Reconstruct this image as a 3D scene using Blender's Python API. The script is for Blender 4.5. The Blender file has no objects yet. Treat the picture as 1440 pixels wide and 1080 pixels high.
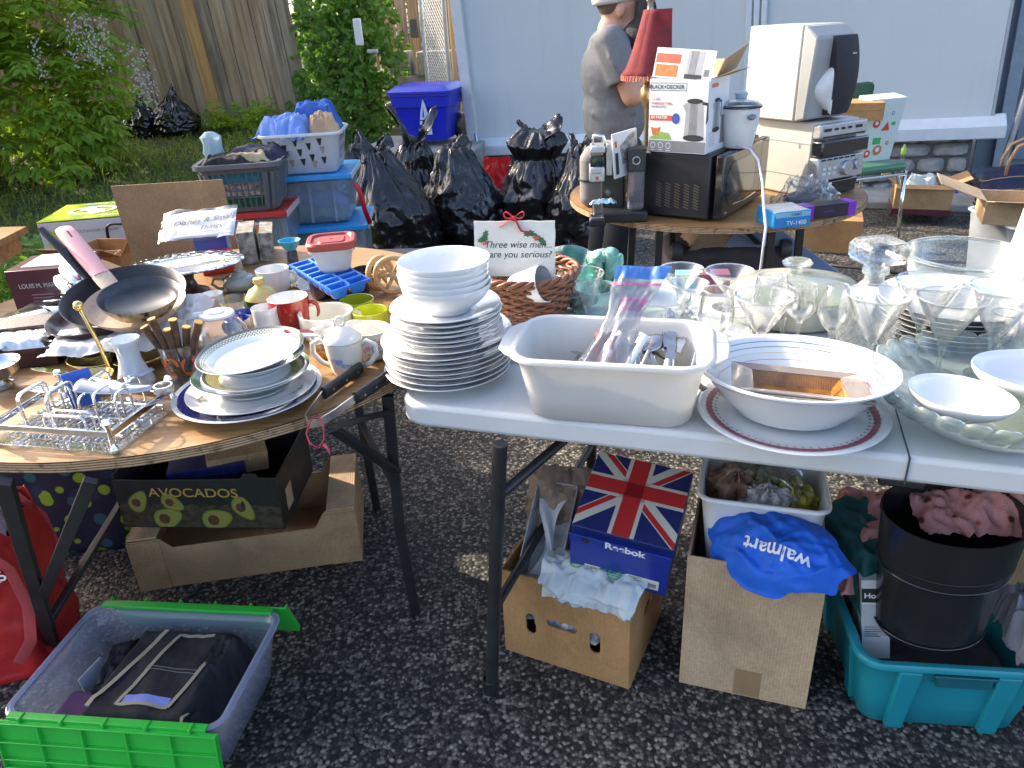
import bpy,bmesh,math,random
from mathutils import Vector,Matrix,noise,Euler
random.seed(11)
R = math.radians
PI = math.pi
scn = bpy.context.scene
COL = scn.collection
# ---------------------------------------------------------------- camera
FPX,PITCH,ROLL,CAMH = 1060.0,R(26.0),R(3.0),1.40
FWD = Vector((0,math.cos(PITCH),-math.sin(PITCH)))
UP0 = Vector((1,0,0)).cross(FWD)
RGT = Vector((1,0,0)) * math.cos(ROLL) - UP0 * math.sin(ROLL)
UPV = RGT.cross(FWD)
CAMP = Vector((0,0,CAMH))
cam_d = bpy.data.cameras.new("camera")
cam = bpy.data.objects.new("camera",cam_d)
COL.objects.link(cam)
cam_d.sensor_width = 36
cam_d.lens = FPX / 1440 * 36
cam_d.clip_start = 0.05
cam_d.clip_end = 900
mx = Matrix((RGT,UPV,-FWD)).transposed().to_4x4()
mx.translation = CAMP
cam.matrix_world = mx
scn.camera = cam
# ---------------------------------------------------------------- light
SUN_AZ = R(148)          # direction the sun stands in, counted from +x
SUN_EL = R(27.5)
SUND = Vector((math.cos(SUN_AZ) * math.cos(SUN_EL),math.sin(SUN_AZ) * math.cos(SUN_EL),math.sin(SUN_EL)))
w = bpy.data.worlds.new("World")
scn.world = w
w.use_nodes = True
nt = w.node_tree
bg = nt.nodes["Background"]
sky = nt.nodes.new("ShaderNodeTexSky")
sky.sky_type = 'NISHITA'
sky.sun_disc = False
sky.sun_elevation = SUN_EL
sky.sun_rotation = PI / 2 - SUN_AZ
sky.air_density = 0.75
sky.dust_density = 3.5
sky.ozone_density = 0.4
nt.links.new(sky.outputs[0],bg.inputs[0])
bg.inputs[1].default_value = 0.15
sl = bpy.data.lights.new("sun",'SUN')
sl.energy = 2.35
sl.angle = R(0.5)
sl.color = (1.0,0.89,0.70)
so = bpy.data.objects.new("sun",sl)
COL.objects.link(so)
so.rotation_euler = (-SUND).to_track_quat('-Z','Y').to_euler()
so.location = (-6,4,6)
scn.view_settings.view_transform = 'Standard'
scn.view_settings.look = 'None'
scn.view_settings.exposure = 2.1
scn.view_settings.gamma = 1
cy = scn.cycles
cy.use_denoising = True
cy.max_bounces = 14
cy.transparent_max_bounces = 40
cy.transmission_bounces = 12
cy.glossy_bounces = 6
cy.diffuse_bounces = 4
cy.caustics_reflective = False
cy.caustics_refractive = False
cy.sample_clamp_indirect = 6
# ---------------------------------------------------------------- where things stand
def ray(px,py):
 return FWD + RGT * ((px - 720) / FPX) + UPV * ((540 - py) / FPX)
def at(px,py,z=0.0):
 d = ray(px,py)
 return CAMP + d * ((z - CAMH) / d.z)
def aty(px,py,y):
 d = ray(px,py)
 return CAMP + d * (y / d.y)
def zof(p,py):
 k = (540 - py) / FPX
 v0 = Vector((p[0],p[1],0)) - CAMP
 return (k * v0.dot(FWD) - v0.dot(UPV)) / (UPV.z - k * FWD.z)
def mpp(p):
 return (Vector(p) - CAMP).dot(FWD) / FPX
# ---------------------------------------------------------------- materials
MATS = {}
def lin(h):
 if not isinstance(h,str):
  return tuple(h)
 h = h.lstrip('#')
 o = []
 for i in (0,2,4):
  c = int(h[i:i + 2],16) / 255
  o.append(c / 12.92 if c <= .04045 else ((c + .055) / 1.055) ** 2.4)
 return tuple(o)
class N:
 def __init__(s,name):
  s.m = bpy.data.materials.new(name)
  s.m.use_nodes = True
  s.t = s.m.node_tree
  s.b = s.t.nodes["Principled BSDF"]
  s.out = s.t.nodes["Material Output"]
 def n(s,k,**kw):
  x = s.t.nodes.new("ShaderNode" + k)
  for a,v in kw.items():
   setattr(x,a,v)
  return x
 def l(s,a,b):
  s.t.links.new(a,b)
 def coord(s,scale=(1,1,1),kind='Object',rot=(0,0,0)):
  c = s.n('TexCoord')
  mp = s.n('Mapping')
  mp.inputs['Scale'].default_value = scale
  mp.inputs['Rotation'].default_value = rot
  s.l(c.outputs[kind],mp.inputs[0])
  return mp.outputs[0]
 def noise(s,vec,scale,detail=4,rough=.6,dist=0):
  x = s.n('TexNoise')
  x.inputs['Scale'].default_value = scale
  x.inputs['Detail'].default_value = detail
  x.inputs['Roughness'].default_value = rough
  x.inputs['Distortion'].default_value = dist
  s.l(vec,x.inputs['Vector'])
  return x.outputs['Fac']
 def ramp(s,fac,stops,interp='LINEAR'):
  x = s.n('ValToRGB')
  e = x.color_ramp.elements
  x.color_ramp.interpolation = interp
  while len(e) < len(stops):
   e.new(0.5)
  for i,(p,c) in enumerate(stops):
   e[i].position = p
   e[i].color = (*lin(c),1)
  s.l(fac,x.inputs[0])
  return x.outputs[0]
 def mix(s,fac,a,b,mode='MIX'):
  x = s.n('Mix',data_type='RGBA',blend_type=mode)
  for i,v in ((0,fac),(6,a),(7,b)):
   if isinstance(v,(int,float)):
    x.inputs[i].default_value = v
   elif isinstance(v,tuple):
    x.inputs[i].default_value = (*v,1)
   else:
    s.l(v,x.inputs[i])
  return x.outputs[2]
 def bump(s,fac,strength=.3,dist=.002):
  x = s.n('Bump')
  x.inputs['Strength'].default_value = strength
  x.inputs['Distance'].default_value = dist
  s.l(fac,x.inputs['Height'])
  s.l(x.outputs[0],s.b.inputs['Normal'])
 def set(s,**kw):
  for k,v in kw.items():
   i = s.b.inputs[k.replace('_',' ')]
   if hasattr(v,'is_linked'):
    s.l(v,i)
   else:
    i.default_value = (*v,1) if isinstance(v,tuple) and len(v) == 3 and i.type == 'RGBA' else v
def pm(name,col,rough=.5,metal=0,var=.12,scale=14,bump=0,bscale=60,bdist=.002,coat=0,sub=0,trans=0,spec=.5,stretch=(1,1,1),dark=None):
 if name in MATS:
  return MATS[name]
 a = N(name)
 col = lin(col)
 v = a.coord(stretch)
 f = a.noise(v,scale,5)
 lo = tuple(x * (1 - var) for x in col) if dark is None else lin(dark)
 hi = tuple(min(1,x * (1 + var)) for x in col)
 cc = a.ramp(f,[(.3,lo),(.7,hi)])
 a.set(Base_Color=cc,Metallic=metal,Specular_IOR_Level=spec)
 rr = a.n('MapRange')
 rr.inputs['To Min'].default_value = max(0,rough - .08)
 rr.inputs['To Max'].default_value = min(1,rough + .08)
 a.l(a.noise(v,scale * 2.3,3),rr.inputs[0])
 a.set(Roughness=rr.outputs[0])
 if coat:
  a.set(Coat_Weight=coat,Coat_Roughness=.06)
 if sub:
  a.set(Subsurface_Weight=sub,Subsurface_Radius=(.01,.01,.01))
 if trans:
  tb = a.n('BsdfTranslucent')
  a.l(cc,tb.inputs[0])
  ms = a.n('MixShader')
  ms.inputs[0].default_value = trans
  a.l(a.b.outputs[0],ms.inputs[1])
  a.l(tb.outputs[0],ms.inputs[2])
  a.l(ms.outputs[0],a.out.inputs[0])
 if bump:
  a.bump(a.noise(v,bscale,5),bump,bdist)
 MATS[name] = a.m
 return a.m
def thin_clear(name,tint=(1,1,1),refl=1.0,haze=0.0,hazecol=(.8,.85,.9),edge=.35,bump=0,bscale=30,rough=.02):
 if name in MATS:
  return MATS[name]
 a = N(name)
 tr = a.n('BsdfTransparent')
 tr.inputs[0].default_value = (*tint,1)
 gl = a.n('BsdfGlossy')
 gl.inputs['Roughness'].default_value = rough
 lw = a.n('LayerWeight')
 lw.inputs[0].default_value = .5
 if bump:
  bp = a.n('Bump')
  bp.inputs['Strength'].default_value = bump
  bp.inputs['Distance'].default_value = .004
  a.l(a.noise(a.coord(),bscale,4),bp.inputs['Height'])
  a.l(bp.outputs[0],gl.inputs['Normal'])
  a.l(bp.outputs[0],lw.inputs['Normal'])
 pw = a.n('Math',operation='POWER')
 a.l(lw.outputs['Facing'],pw.inputs[0])
 pw.inputs[1].default_value = 2.1
 mt = a.n('Math',operation='MULTIPLY_ADD',use_clamp=True)
 a.l(pw.outputs[0],mt.inputs[0])
 mt.inputs[1].default_value = .85 * refl
 mt.inputs[2].default_value = .035 * refl
 ms = a.n('MixShader')
 a.l(mt.outputs[0],ms.inputs[0])
 a.l(tr.outputs[0],ms.inputs[1])
 a.l(gl.outputs[0],ms.inputs[2])
 last = ms.outputs[0]
 if haze:
  df = a.n('BsdfDiffuse')
  df.inputs[0].default_value = (*hazecol,1)
  tl = a.n('BsdfTranslucent')
  tl.inputs[0].default_value = (*hazecol,1)
  m1 = a.n('MixShader')
  m1.inputs[0].default_value = .5
  a.l(df.outputs[0],m1.inputs[1])
  a.l(tl.outputs[0],m1.inputs[2])
  m2 = a.n('MixShader')
  m2.inputs[0].default_value = haze
  a.l(last,m2.inputs[1])
  a.l(m1.outputs[0],m2.inputs[2])
  last = m2.outputs[0]
 a.l(last,a.out.inputs[0])
 a.t.nodes.remove(a.b)
 MATS[name] = a.m
 return a.m
def solid_glass(name,tint=(1,1,1),bump=0,bscale=60):
 if name in MATS:
  return MATS[name]
 a = N(name)
 a.set(Base_Color=tint,Roughness=.02,IOR=1.45,Transmission_Weight=1.0)
 if bump:
  a.bump(a.noise(a.coord(),bscale,3),bump,.003)
 tr = a.n('BsdfTransparent')
 tr.inputs[0].default_value = (.96 * tint[0],.98 * tint[1],.97 * tint[2],1)
 ms = a.n('MixShader')
 ms.inputs[0].default_value = .45
 a.l(a.b.outputs[0],ms.inputs[1])
 a.l(tr.outputs[0],ms.inputs[2])
 a.l(ms.outputs[0],a.out.inputs[0])
 MATS[name] = a.m
 return a.m
# ---------------------------------------------------------------- mesh builder
def rotm(rot):
 return Euler(rot).to_matrix().to_4x4() if rot is not None else Matrix.Identity(4)
class M:
 def __init__(s):
  s.v,s.f,s.mi,s.k = [],[],[],0
 def use(s,k):
  s.k = k
  return s
 def add(s,vs,fs,mat=None,ks=None):
  o = len(s.v)
  s.v += [tuple(mat @ Vector(p)) if mat is not None else tuple(p) for p in vs]
  for i,f in enumerate(fs):
   s.f.append(tuple(o + j for j in f))
   s.mi.append(ks[i] if ks else s.k)
  return s
 def box(s,c,d,rot=None,taper=(1,1)):
  x,y,z = (q / 2 for q in d)
  vs = []
  for sz in (-1,1):
   tx,ty = (taper if sz < 0 else (1,1))
   vs += [(-x * tx,-y * ty,sz * z),(x * tx,-y * ty,sz * z),(x * tx,y * ty,sz * z),(-x * tx,y * ty,sz * z)]
  fs = [(3,2,1,0),(4,5,6,7),(0,1,5,4),(1,2,6,5),(2,3,7,6),(3,0,4,7)]
  return s.add(vs,fs,Matrix.Translation(c) @ rotm(rot))
 def lathe(s,prof,seg=48,c=(0,0,0),ks=None,rot=None,sx=1,sy=1,wob=None,a0=0,a1=2 * PI):
  vs,fs,kk = [],[],[]
  full = abs(a1 - a0 - 2 * PI) < 1e-6
  n = seg if full else seg + 1
  for (r,z) in prof:
   for i in range(n):
    a = a0 + (a1 - a0) * i / seg
    q = wob(a,r,z) if wob else (r,z)
    vs.append((q[0] * math.cos(a) * sx,q[0] * math.sin(a) * sy,q[1]))
  for j in range(len(prof) - 1):
   for i in range(seg):
    i2 = (i + 1) % n
    fs.append((j * n + i,j * n + i2,(j + 1) * n + i2,(j + 1) * n + i))
    kk.append(ks[j] if ks else s.k)
  return s.add(vs,fs,Matrix.Translation(c) @ rotm(rot),kk)
 def tube(s,pts,r,seg=8,closed=False,flat=None):
  pts = [Vector(p) for p in pts]
  n = len(pts)
  rs = r if isinstance(r,(list,tuple)) else [r] * n
  vs,fs = [],[]
  up = None
  for i,p in enumerate(pts):
   a = pts[(i - 1) % n] if (closed or i > 0) else p
   b = pts[(i + 1) % n] if (closed or i < n - 1) else p
   t = (b - a).normalized()
   if up is None:
    up = t.orthogonal().normalized()
    if flat is not None:
     up = Vector(flat[2]) if len(flat) > 2 else up
   up = (up - t * up.dot(t)).normalized()
   sd = t.cross(up)
   fa,fb = (flat[0],flat[1]) if flat else (1,1)
   for k in range(seg):
    an = 2 * PI * (k + .5) / seg
    vs.append(p + up * (math.cos(an) * rs[i] * fa) + sd * (math.sin(an) * rs[i] * fb))
  m = n if closed else n - 1
  for i in range(m):
   j = (i + 1) % n
   for k in range(seg):
    k2 = (k + 1) % seg
    fs.append((i * seg + k,i * seg + k2,j * seg + k2,j * seg + k))
  if not closed:
   fs.append(tuple(reversed(range(seg))))
   fs.append(tuple((n - 1) * seg + k for k in range(seg)))
  return s.add(vs,fs)
 def prism(s,pts,h,mat=None):
  n = len(pts)
  vs = [(p[0],p[1],0) for p in pts] + [(p[0],p[1],h) for p in pts]
  fs = [tuple(reversed(range(n))),tuple(range(n,2 * n))]
  fs += [(i,(i + 1) % n,n + (i + 1) % n,n + i) for i in range(n)]
  return s.add(vs,fs,mat)
 def poly(s,pts,z=0,mat=None):
  return s.add([(p[0],p[1],z) for p in pts],[tuple(range(len(pts)))],mat)
 def rect(s,x,y,w_,h_,z=0):
  return s.poly([(x,y),(x + w_,y),(x + w_,y + h_),(x,y + h_)],z)
 def ell(s,x,y,a,b,z=0,n=28,a0=0,a1=2 * PI,rot=0):
  c,q = math.cos(rot),math.sin(rot)
  pts = []
  for i in range(n):
   t = a0 + (a1 - a0) * i / (n if abs(a1 - a0 - 2 * PI) < 1e-6 else n - 1)
   u,v = a * math.cos(t),b * math.sin(t)
   pts.append((x + u * c - v * q,y + u * q + v * c))
  return s.poly(pts,z)
 def ring(s,x,y,a,b,wd,z=0,n=40):
  vs = [(x + (a - k * wd) * math.cos(2 * PI * i / n),y + (b - k * wd) * math.sin(2 * PI * i / n),z) for k in (0,1) for i in range(n)]
  return s.add(vs,[(i,(i + 1) % n,n + (i + 1) % n,n + i) for i in range(n)])
 def surf(s,fn,nu,nv,cu=False,cv=False):
  vs = [fn(i / (nu if cu else nu - 1),j / (nv if cv else nv - 1)) for j in range(nv) for i in range(nu)]
  fs = []
  for j in range(nv if cv else nv - 1):
   for i in range(nu if cu else nu - 1):
    i2,j2 = (i + 1) % nu,(j + 1) % nv
    fs.append((j * nu + i,j * nu + i2,j2 * nu + i2,j2 * nu + i))
  return s.add(vs,fs)
 def blob(s,c,r,rot=None,nu=20,nv=12):
  vs,fs = [(0,0,-r[2])],[]
  for j in range(1,nv):
   t = -PI / 2 + PI * j / nv
   for i in range(nu):
    a = 2 * PI * i / nu
    vs.append((r[0] * math.cos(t) * math.cos(a),r[1] * math.cos(t) * math.sin(a),r[2] * math.sin(t)))
  vs.append((0,0,r[2]))
  L = len(vs) - 1
  for i in range(nu):
   fs.append((0,1 + (i + 1) % nu,1 + i))
   fs.append((L,L - nu + i,L - nu + (i + 1) % nu))
  for j in range(nv - 2):
   for i in range(nu):
    a,b = 1 + j * nu + i,1 + j * nu + (i + 1) % nu
    fs.append((a,b,b + nu,a + nu))
  return s.add(vs,fs,Matrix.Translation(c) @ rotm(rot))
def props(o,label=None,cat=None,group=None,kind=None):
 for k,v in (('label',label),('category',cat),('group',group),('kind',kind)):
  if v:
   o[k] = v
 return o
def part(name,m,mats,parent=None,loc=(0,0,0),rot=(0,0,0),smooth=40,bevel=0,solid=0,sub=0,remesh=0,label=None,bseg=2):
 me = bpy.data.meshes.new(name)
 me.from_pydata(m.v,[],m.f)
 mats = mats if isinstance(mats,(list,tuple)) else [mats]
 for q in mats:
  me.materials.append(q)
 if len(mats) > 1:
  me.polygons.foreach_set('material_index',m.mi)
 if smooth:
  me.polygons.foreach_set('use_smooth',[True] * len(me.polygons))
  if smooth < 180:
   me.set_sharp_from_angle(angle=R(smooth))
 me.update()
 o = bpy.data.objects.new(name,me)
 COL.objects.link(o)
 o.parent = parent
 o.location = loc
 o.rotation_euler = rot
 if solid:
  x = o.modifiers.new('solid','SOLIDIFY')
  x.thickness = solid
  x.offset = 0
 if bevel:
  x = o.modifiers.new('bevel','BEVEL')
  x.width = bevel
  x.segments = bseg
  x.limit_method = 'ANGLE'
  x.angle_limit = R(35)
 if remesh:
  x = o.modifiers.new('remesh','REMESH')
  x.mode = 'VOXEL'
  x.voxel_size = remesh
  x.use_smooth_shade = True
  y = o.modifiers.new('smooth','SMOOTH')
  y.iterations = 6
  y.factor = .5
 if sub:
  x = o.modifiers.new('sub','SUBSURF')
  x.levels = x.render_levels = sub
 if label:
  o['label'] = label
 return o
def thing(name,label,cat,loc=(0,0,0),rz=0,group=None,rot=None,kind=None):
 o = bpy.data.objects.new(name,None)
 o.empty_display_size = .05
 COL.objects.link(o)
 o.location = loc
 o.rotation_euler = rot if rot else (0,0,rz)
 return props(o,label,cat,group,kind)
def single(name,m,mats,label,cat,loc=(0,0,0),rot=(0,0,0),group=None,**kw):
 return props(part(name,m,mats,None,loc,rot,**kw),label,cat,group)
def copy_tree(o,loc=None,rz=None,label=None,group=None):
 c = o.copy()
 COL.objects.link(c)
 for ch in list(o.children):
  d = ch.copy()
  COL.objects.link(d)
  d.parent = c
  for g in list(ch.children):
   e = g.copy()
   COL.objects.link(e)
   e.parent = d
 if loc is not None:
  c.location = loc
 if rz is not None:
  c.rotation_euler[2] = rz
 if label:
  c['label'] = label
 if group:
  c['group'] = group
 return c
def lettering(s,size,mt,parent,loc,rot,align='CENTER',sx=1.0,ext=.0002,bold=0,shear=0,space=1.0,name='lettering'):
 cu = bpy.data.curves.new('t','FONT')
 cu.body = s
 cu.size = size
 cu.align_x = align
 cu.align_y = 'CENTER'
 cu.extrude = ext
 cu.offset = bold
 cu.shear = shear
 cu.space_character = space
 ob = bpy.data.objects.new('t',cu)
 COL.objects.link(ob)
 dg = bpy.context.evaluated_depsgraph_get()
 me = bpy.data.meshes.new_from_object(ob.evaluated_get(dg))
 bpy.data.objects.remove(ob)
 bpy.data.curves.remove(cu)
 me.materials.clear()
 me.materials.append(mt)
 me.name = name
 o = bpy.data.objects.new(name,me)
 COL.objects.link(o)
 o.parent = parent
 o.location = loc
 o.rotation_euler = rot
 o.scale = (sx,1,1)
 return o
FRONT,RIGHT,LEFT,BACK,TOP = (PI / 2,0,0),(PI / 2,0,PI / 2),(PI / 2,0,-PI / 2),(PI / 2,0,PI),(0,0,0)
def rrect(w_,d_,r,n=6):
 pts = []
 for cx_,cy_,a in ((w_ / 2 - r,d_ / 2 - r,0),(-w_ / 2 + r,d_ / 2 - r,90),(-w_ / 2 + r,-d_ / 2 + r,180),(w_ / 2 - r,-d_ / 2 + r,270)):
  for i in range(n + 1):
   t = R(a + 90 * i / n)
   pts.append((cx_ + r * math.cos(t),cy_ + r * math.sin(t)))
 return pts
def loft(m,rings):
 n = len(rings[0])
 vs = [p for r_ in rings for p in r_]
 fs = []
 for j in range(len(rings) - 1):
  for i in range(n):
   fs.append((j * n + i,j * n + (i + 1) % n,(j + 1) * n + (i + 1) % n,(j + 1) * n + i))
 return m.add(vs,fs)
def tub(m,w0,d0,w1,d1,h,r=.03,t=.003,rim=.012,floor=True,lip=.008):
 def ring(w_,d_,z,rr):
  return [(x,y,z) for x,y in rrect(max(w_,.01),max(d_,.01),max(.002,rr))]
 seq = [ring(w0 * .02,d0 * .02,0,.0005),ring(w0 - .012,d0 - .012,0,r),ring(w0,d0,.006,r)]
 for k in (.33,.66,1):
  seq.append(ring(w0 + (w1 - w0) * k,d0 + (d1 - d0) * k,.006 + (h - .006) * k,r))
 if rim:
  seq.insert(-1,ring(w1 - .001,d1 - .001,h - lip - .0005,r))
  seq[-1] = ring(w1,d1,h - lip,r)
  seq += [ring(w1 + 2 * rim,d1 + 2 * rim,h - lip,r + rim),ring(w1 + 2 * rim,d1 + 2 * rim,h - lip * .3,r + rim),ring(w1 + 2 * rim - .006,d1 + 2 * rim - .006,h,r + rim),ring(w1 + .002,d1 + .002,h,r)]
 seq += [ring(w1 - 2 * t,d1 - 2 * t,h - .003,r)]
 for k in (.66,.33,0):
  seq.append(ring(w0 + (w1 - w0) * k - 2 * t,d0 + (d1 - d0) * k - 2 * t,t + .006 + (h - .01) * k,r))
 seq.append(ring(w0 * .02,d0 * .02,t + .004,.0005))
 return loft(m,seq)
def nz(x,y,z,s=1.0,o=3):
 return noise.fractal((x * s,y * s,z * s),1.0,2.0,o)
def crumple(m,w_,d_,h,nu=40,nv=30,s=18,amp=.02,seed=0,edge=.35):
 def fn(u,v):
  x,y = (u - .5) * w_,(v - .5) * d_
  e = 1 - max(abs(u - .5),abs(v - .5)) * 2
  dome = min(1,e / edge) if edge else 1
  dome = dome * dome * (3 - 2 * dome)
  q = nz(x + seed,y,seed * 1.7,s)
  q2 = abs(nz(x * 1.3 - seed,y * 1.3,5.1 + seed,s * 1.6,2))
  return (x + amp * .8 * nz(y,x,seed + 2,s),y + amp * .8 * nz(x,y,seed + 9,s),h * dome + amp * q + amp * .9 * (.5 - q2))
 return m.surf(fn,nu,nv)
# the drive slopes a little: UPG is the plumb direction of the buildings as seen from it
UPG = Vector((-.059,-.019,.998)).normalized()
def plumb(x_dir):
 x = (Vector(x_dir) - UPG * Vector(x_dir).dot(UPG)).normalized()
 y = UPG.cross(x)
 return Matrix((x,y,UPG)).transposed().to_euler()
# ================================================================ materials
PORC = pm('white porcelain',(.66,.66,.655),.12,var=.02,coat=.6)
PORC2 = pm('cool porcelain',(.64,.66,.66),.15,var=.03,coat=.5)
CREAM = pm('cream glaze',(.74,.70,.58),.15,var=.04,coat=.5)
BISQ = pm('matt white ceramic',(.72,.70,.66),.5,var=.04)
PLASW = pm('white plastic',(.68,.68,.66),.35,var=.03,scale=5)
STEEL = pm('polished steel',(.75,.75,.74),.16,1,var=.06,scale=8)
CHROME = pm('chrome',(.82,.83,.84),.07,1,var=.03)
DULLST = pm('worn steel',(.5,.5,.5),.35,1,var=.25,scale=20)
BRASS = pm('brass',(.72,.55,.22),.25,1,var=.15,scale=12)
BLKMET = pm('black painted steel',(.022,.022,.022),.38,0,var=.3,bump=.15,bscale=90)
BLKPL = pm('black plastic',(.018,.018,.02),.35,0,var=.2)
BLKGL = pm('black gloss',(.012,.012,.014),.08,0,var=.1,coat=.5)
DGREY = pm('dark grey plastic',(.055,.058,.065),.45,var=.15)
INK = pm('black ink',(.02,.02,.02),.6,var=.05)
WHITEINK = pm('white ink',(.8,.8,.8),.55,var=.02)
REDINK = pm('red ink',(.62,.06,.04),.5,var=.06)
PAPER = pm('white paper',(.66,.67,.68),.75,var=.04,scale=10,bump=.1,bscale=25,trans=.25)
NEWS = pm('newsprint',(.50,.47,.42),.8,var=.3,scale=45,bump=.3,bscale=60)
def cardboard(name,col):
 a = N(name)
 col = lin(col)
 v = a.coord()
 c = a.ramp(a.noise(v,6,6,.65),[(.3,tuple(x * .82 for x in col)),(.7,tuple(x * 1.12 for x in col))])
 c = a.mix(1,c,a.ramp(a.noise(v,2.2,6,.7,.6),[(.36,(.74,.72,.70)),(.5,(1,1,1))]),'MULTIPLY')
 c = a.mix(1,c,a.ramp(a.noise(v,190,3),[(.35,(.86,.86,.86)),(.65,(1.08,1.08,1.08))]),'MULTIPLY')
 wv = a.n('TexWave',bands_direction='X')
 wv.inputs['Scale'].default_value = 48
 wv.inputs['Distortion'].default_value = .6
 a.l(v,wv.inputs[0])
 c = a.mix(1,c,a.ramp(wv.outputs['Fac'],[(0,(.95,.95,.95)),(1,(1.02,1.02,1.02))]),'MULTIPLY')
 a.set(Base_Color=c,Roughness=.82)
 ad = a.n('Math',operation='ADD')
 a.l(wv.outputs['Fac'],ad.inputs[0])
 m6 = a.n('Math',operation='MULTIPLY')
 m6.inputs[1].default_value = 6
 a.l(a.noise(v,7,5),m6.inputs[0])
 a.l(m6.outputs[0],ad.inputs[1])
 a.bump(ad.outputs[0],.35,.0015)
 MATS[name] = a.m
 return a.m
CARD = cardboard('brown cardboard',(.40,.245,.12))
CARDL = cardboard('pale cardboard',(.50,.345,.20))
CARDD = cardboard('dark tan cardboard',(.42,.225,.085))
NAVY = pm('navy fabric',(.012,.016,.05),.8,var=.3,bump=.3,bscale=300)
RED = pm('red woven plastic',(.50,.022,.02),.45,var=.22,scale=10,bump=.3,bscale=35,bdist=.006)
BLUECL = pm('bright blue nonwoven cloth',(.008,.11,.55),.7,var=.15,scale=10,bump=.25,bscale=350)
GLASS = thin_clear('thin clear glass',(.985,.988,.986),1.5,haze=.02,hazecol=(.9,.92,.92))
GLASSG = thin_clear('greenish clear glass',(.95,.98,.97),1.25,haze=.035,hazecol=(.85,.9,.9))
CUT = thin_clear('cut glass wall',(.92,.94,.93),1.6,haze=.16,bump=.9,bscale=70,edge=.4)
SOLG = solid_glass('solid clear glass')
CUTG = solid_glass('cut crystal',(1,1,1),.9,45)
CLEARP = thin_clear('clear plastic film',(.95,.96,.97),.8,haze=.10,bump=.8,bscale=25,rough=.1)
BINP = thin_clear('frosted bin plastic',(.88,.93,.97),.8,haze=.26,hazecol=(.75,.84,.9),rough=.2)
POLY = pm('black bin liner',(.008,.008,.009),.17,var=.1,bump=.45,bscale=10,bdist=.02,spec=.7)
def wood(name,c1,c2,c3,scale=1.0,axis=0,rough=.45):
 if name in MATS:
  return MATS[name]
 a = N(name)
 st = [14,14,14]
 st[axis] = 1.2
 v = a.coord(tuple(q * scale for q in st))
 n1 = a.noise(v,3.2,7,.65,.8)
 n2 = a.noise(v,11,6,.7)
 col = a.ramp(n1,[(.3,c1),(.5,c2),(.72,c3)])
 col = a.mix(.35,col,a.ramp(n2,[(.35,c1),(.65,c3)]))
 a.set(Base_Color=col,Roughness=rough)
 a.bump(n2,.25,.001)
 MATS[name] = a.m
 return a.m
TABW = wood('worn oak plywood',(.13,.06,.02),(.30,.155,.055),(.45,.26,.105),1.0,0,.42)
PLYE = wood('plywood edge',(.16,.08,.035),(.36,.21,.10),(.50,.33,.17),2.0,2,.6)
LWOOD = wood('light turned wood',(.36,.19,.07),(.55,.34,.15),(.66,.45,.22),4,0,.4)
# ---- asphalt
a = N('asphalt with pale stones')
v = a.coord()
vo = a.n('TexVoronoi')
vo.inputs['Scale'].default_value = 112
a.l(v,vo.inputs['Vector'])
sep = a.n('SeparateColor')
a.l(vo.outputs['Color'],sep.inputs[0])
stone = a.ramp(sep.outputs[0],[(0,(.022,.0215,.02)),(.42,(.05,.048,.045)),(.6,(.12,.114,.10)),(.8,(.24,.222,.185)),(1,(.44,.405,.34))])
big = a.noise(v,1.3,6,.65)
tint = a.ramp(big,[(.35,(.75,.75,.77)),(.65,(1.25,1.2,1.1))])
mm = a.ramp(vo.outputs['Distance'],[(.0,(1,1,1)),(.55,(.55,.55,.55)),(.8,(.2,.2,.2))])
col = a.mix(1,a.mix(1,stone,tint,'MULTIPLY'),mm,'MULTIPLY')
fine = a.ramp(a.noise(v,420,3),[(.3,(.7,.7,.7)),(.7,(1.25,1.25,1.25))])
col = a.mix(1,col,fine,'MULTIPLY')
stain = a.ramp(a.noise(v,.55,5,.6,.4),[(.40,(.72,.72,.74)),(.55,(1,1,1))])
col = a.mix(1,col,stain,'MULTIPLY')
a.set(Base_Color=col,Roughness=.75,Specular_IOR_Level=.35)
inv = a.n('Math',operation='SUBTRACT')
inv.inputs[0].default_value = 1
a.l(vo.outputs['Distance'],inv.inputs[1])
a.bump(inv.outputs[0],.7,.004)
ASPH = a.m
# ================================================================ ground
def gz(x,y):
 e = -0.75 - .11 * (y - 4)
 k = max(0,min(1,(e - x) / .8))
 return max(0,(y - 3.9)) * .10 * k
g = M()
g.add([(-160,-60,0),(160,-60,0),(160,260,0),(-160,260,0)],[(0,1,2,3)])
props(part('ground',g,ASPH,smooth=0),kind='structure')
# a paler worn strip of paving near the wall
SOIL = pm('grassy soil',(.045,.055,.016),.9,var=.5,scale=5,bump=.5,bscale=30,bdist=.02)
g = M()
def fn(u,v):
 y = 3.4 + v * 13
 e = -0.75 - .11 * (y - 4)
 x = e - u * 13
 return (x,y,gz(x,y) + .012 + .03 * nz(x,y,0,.9))
g.surf(fn,60,60)
props(part('grass_bank',g,SOIL),kind='structure')
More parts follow.
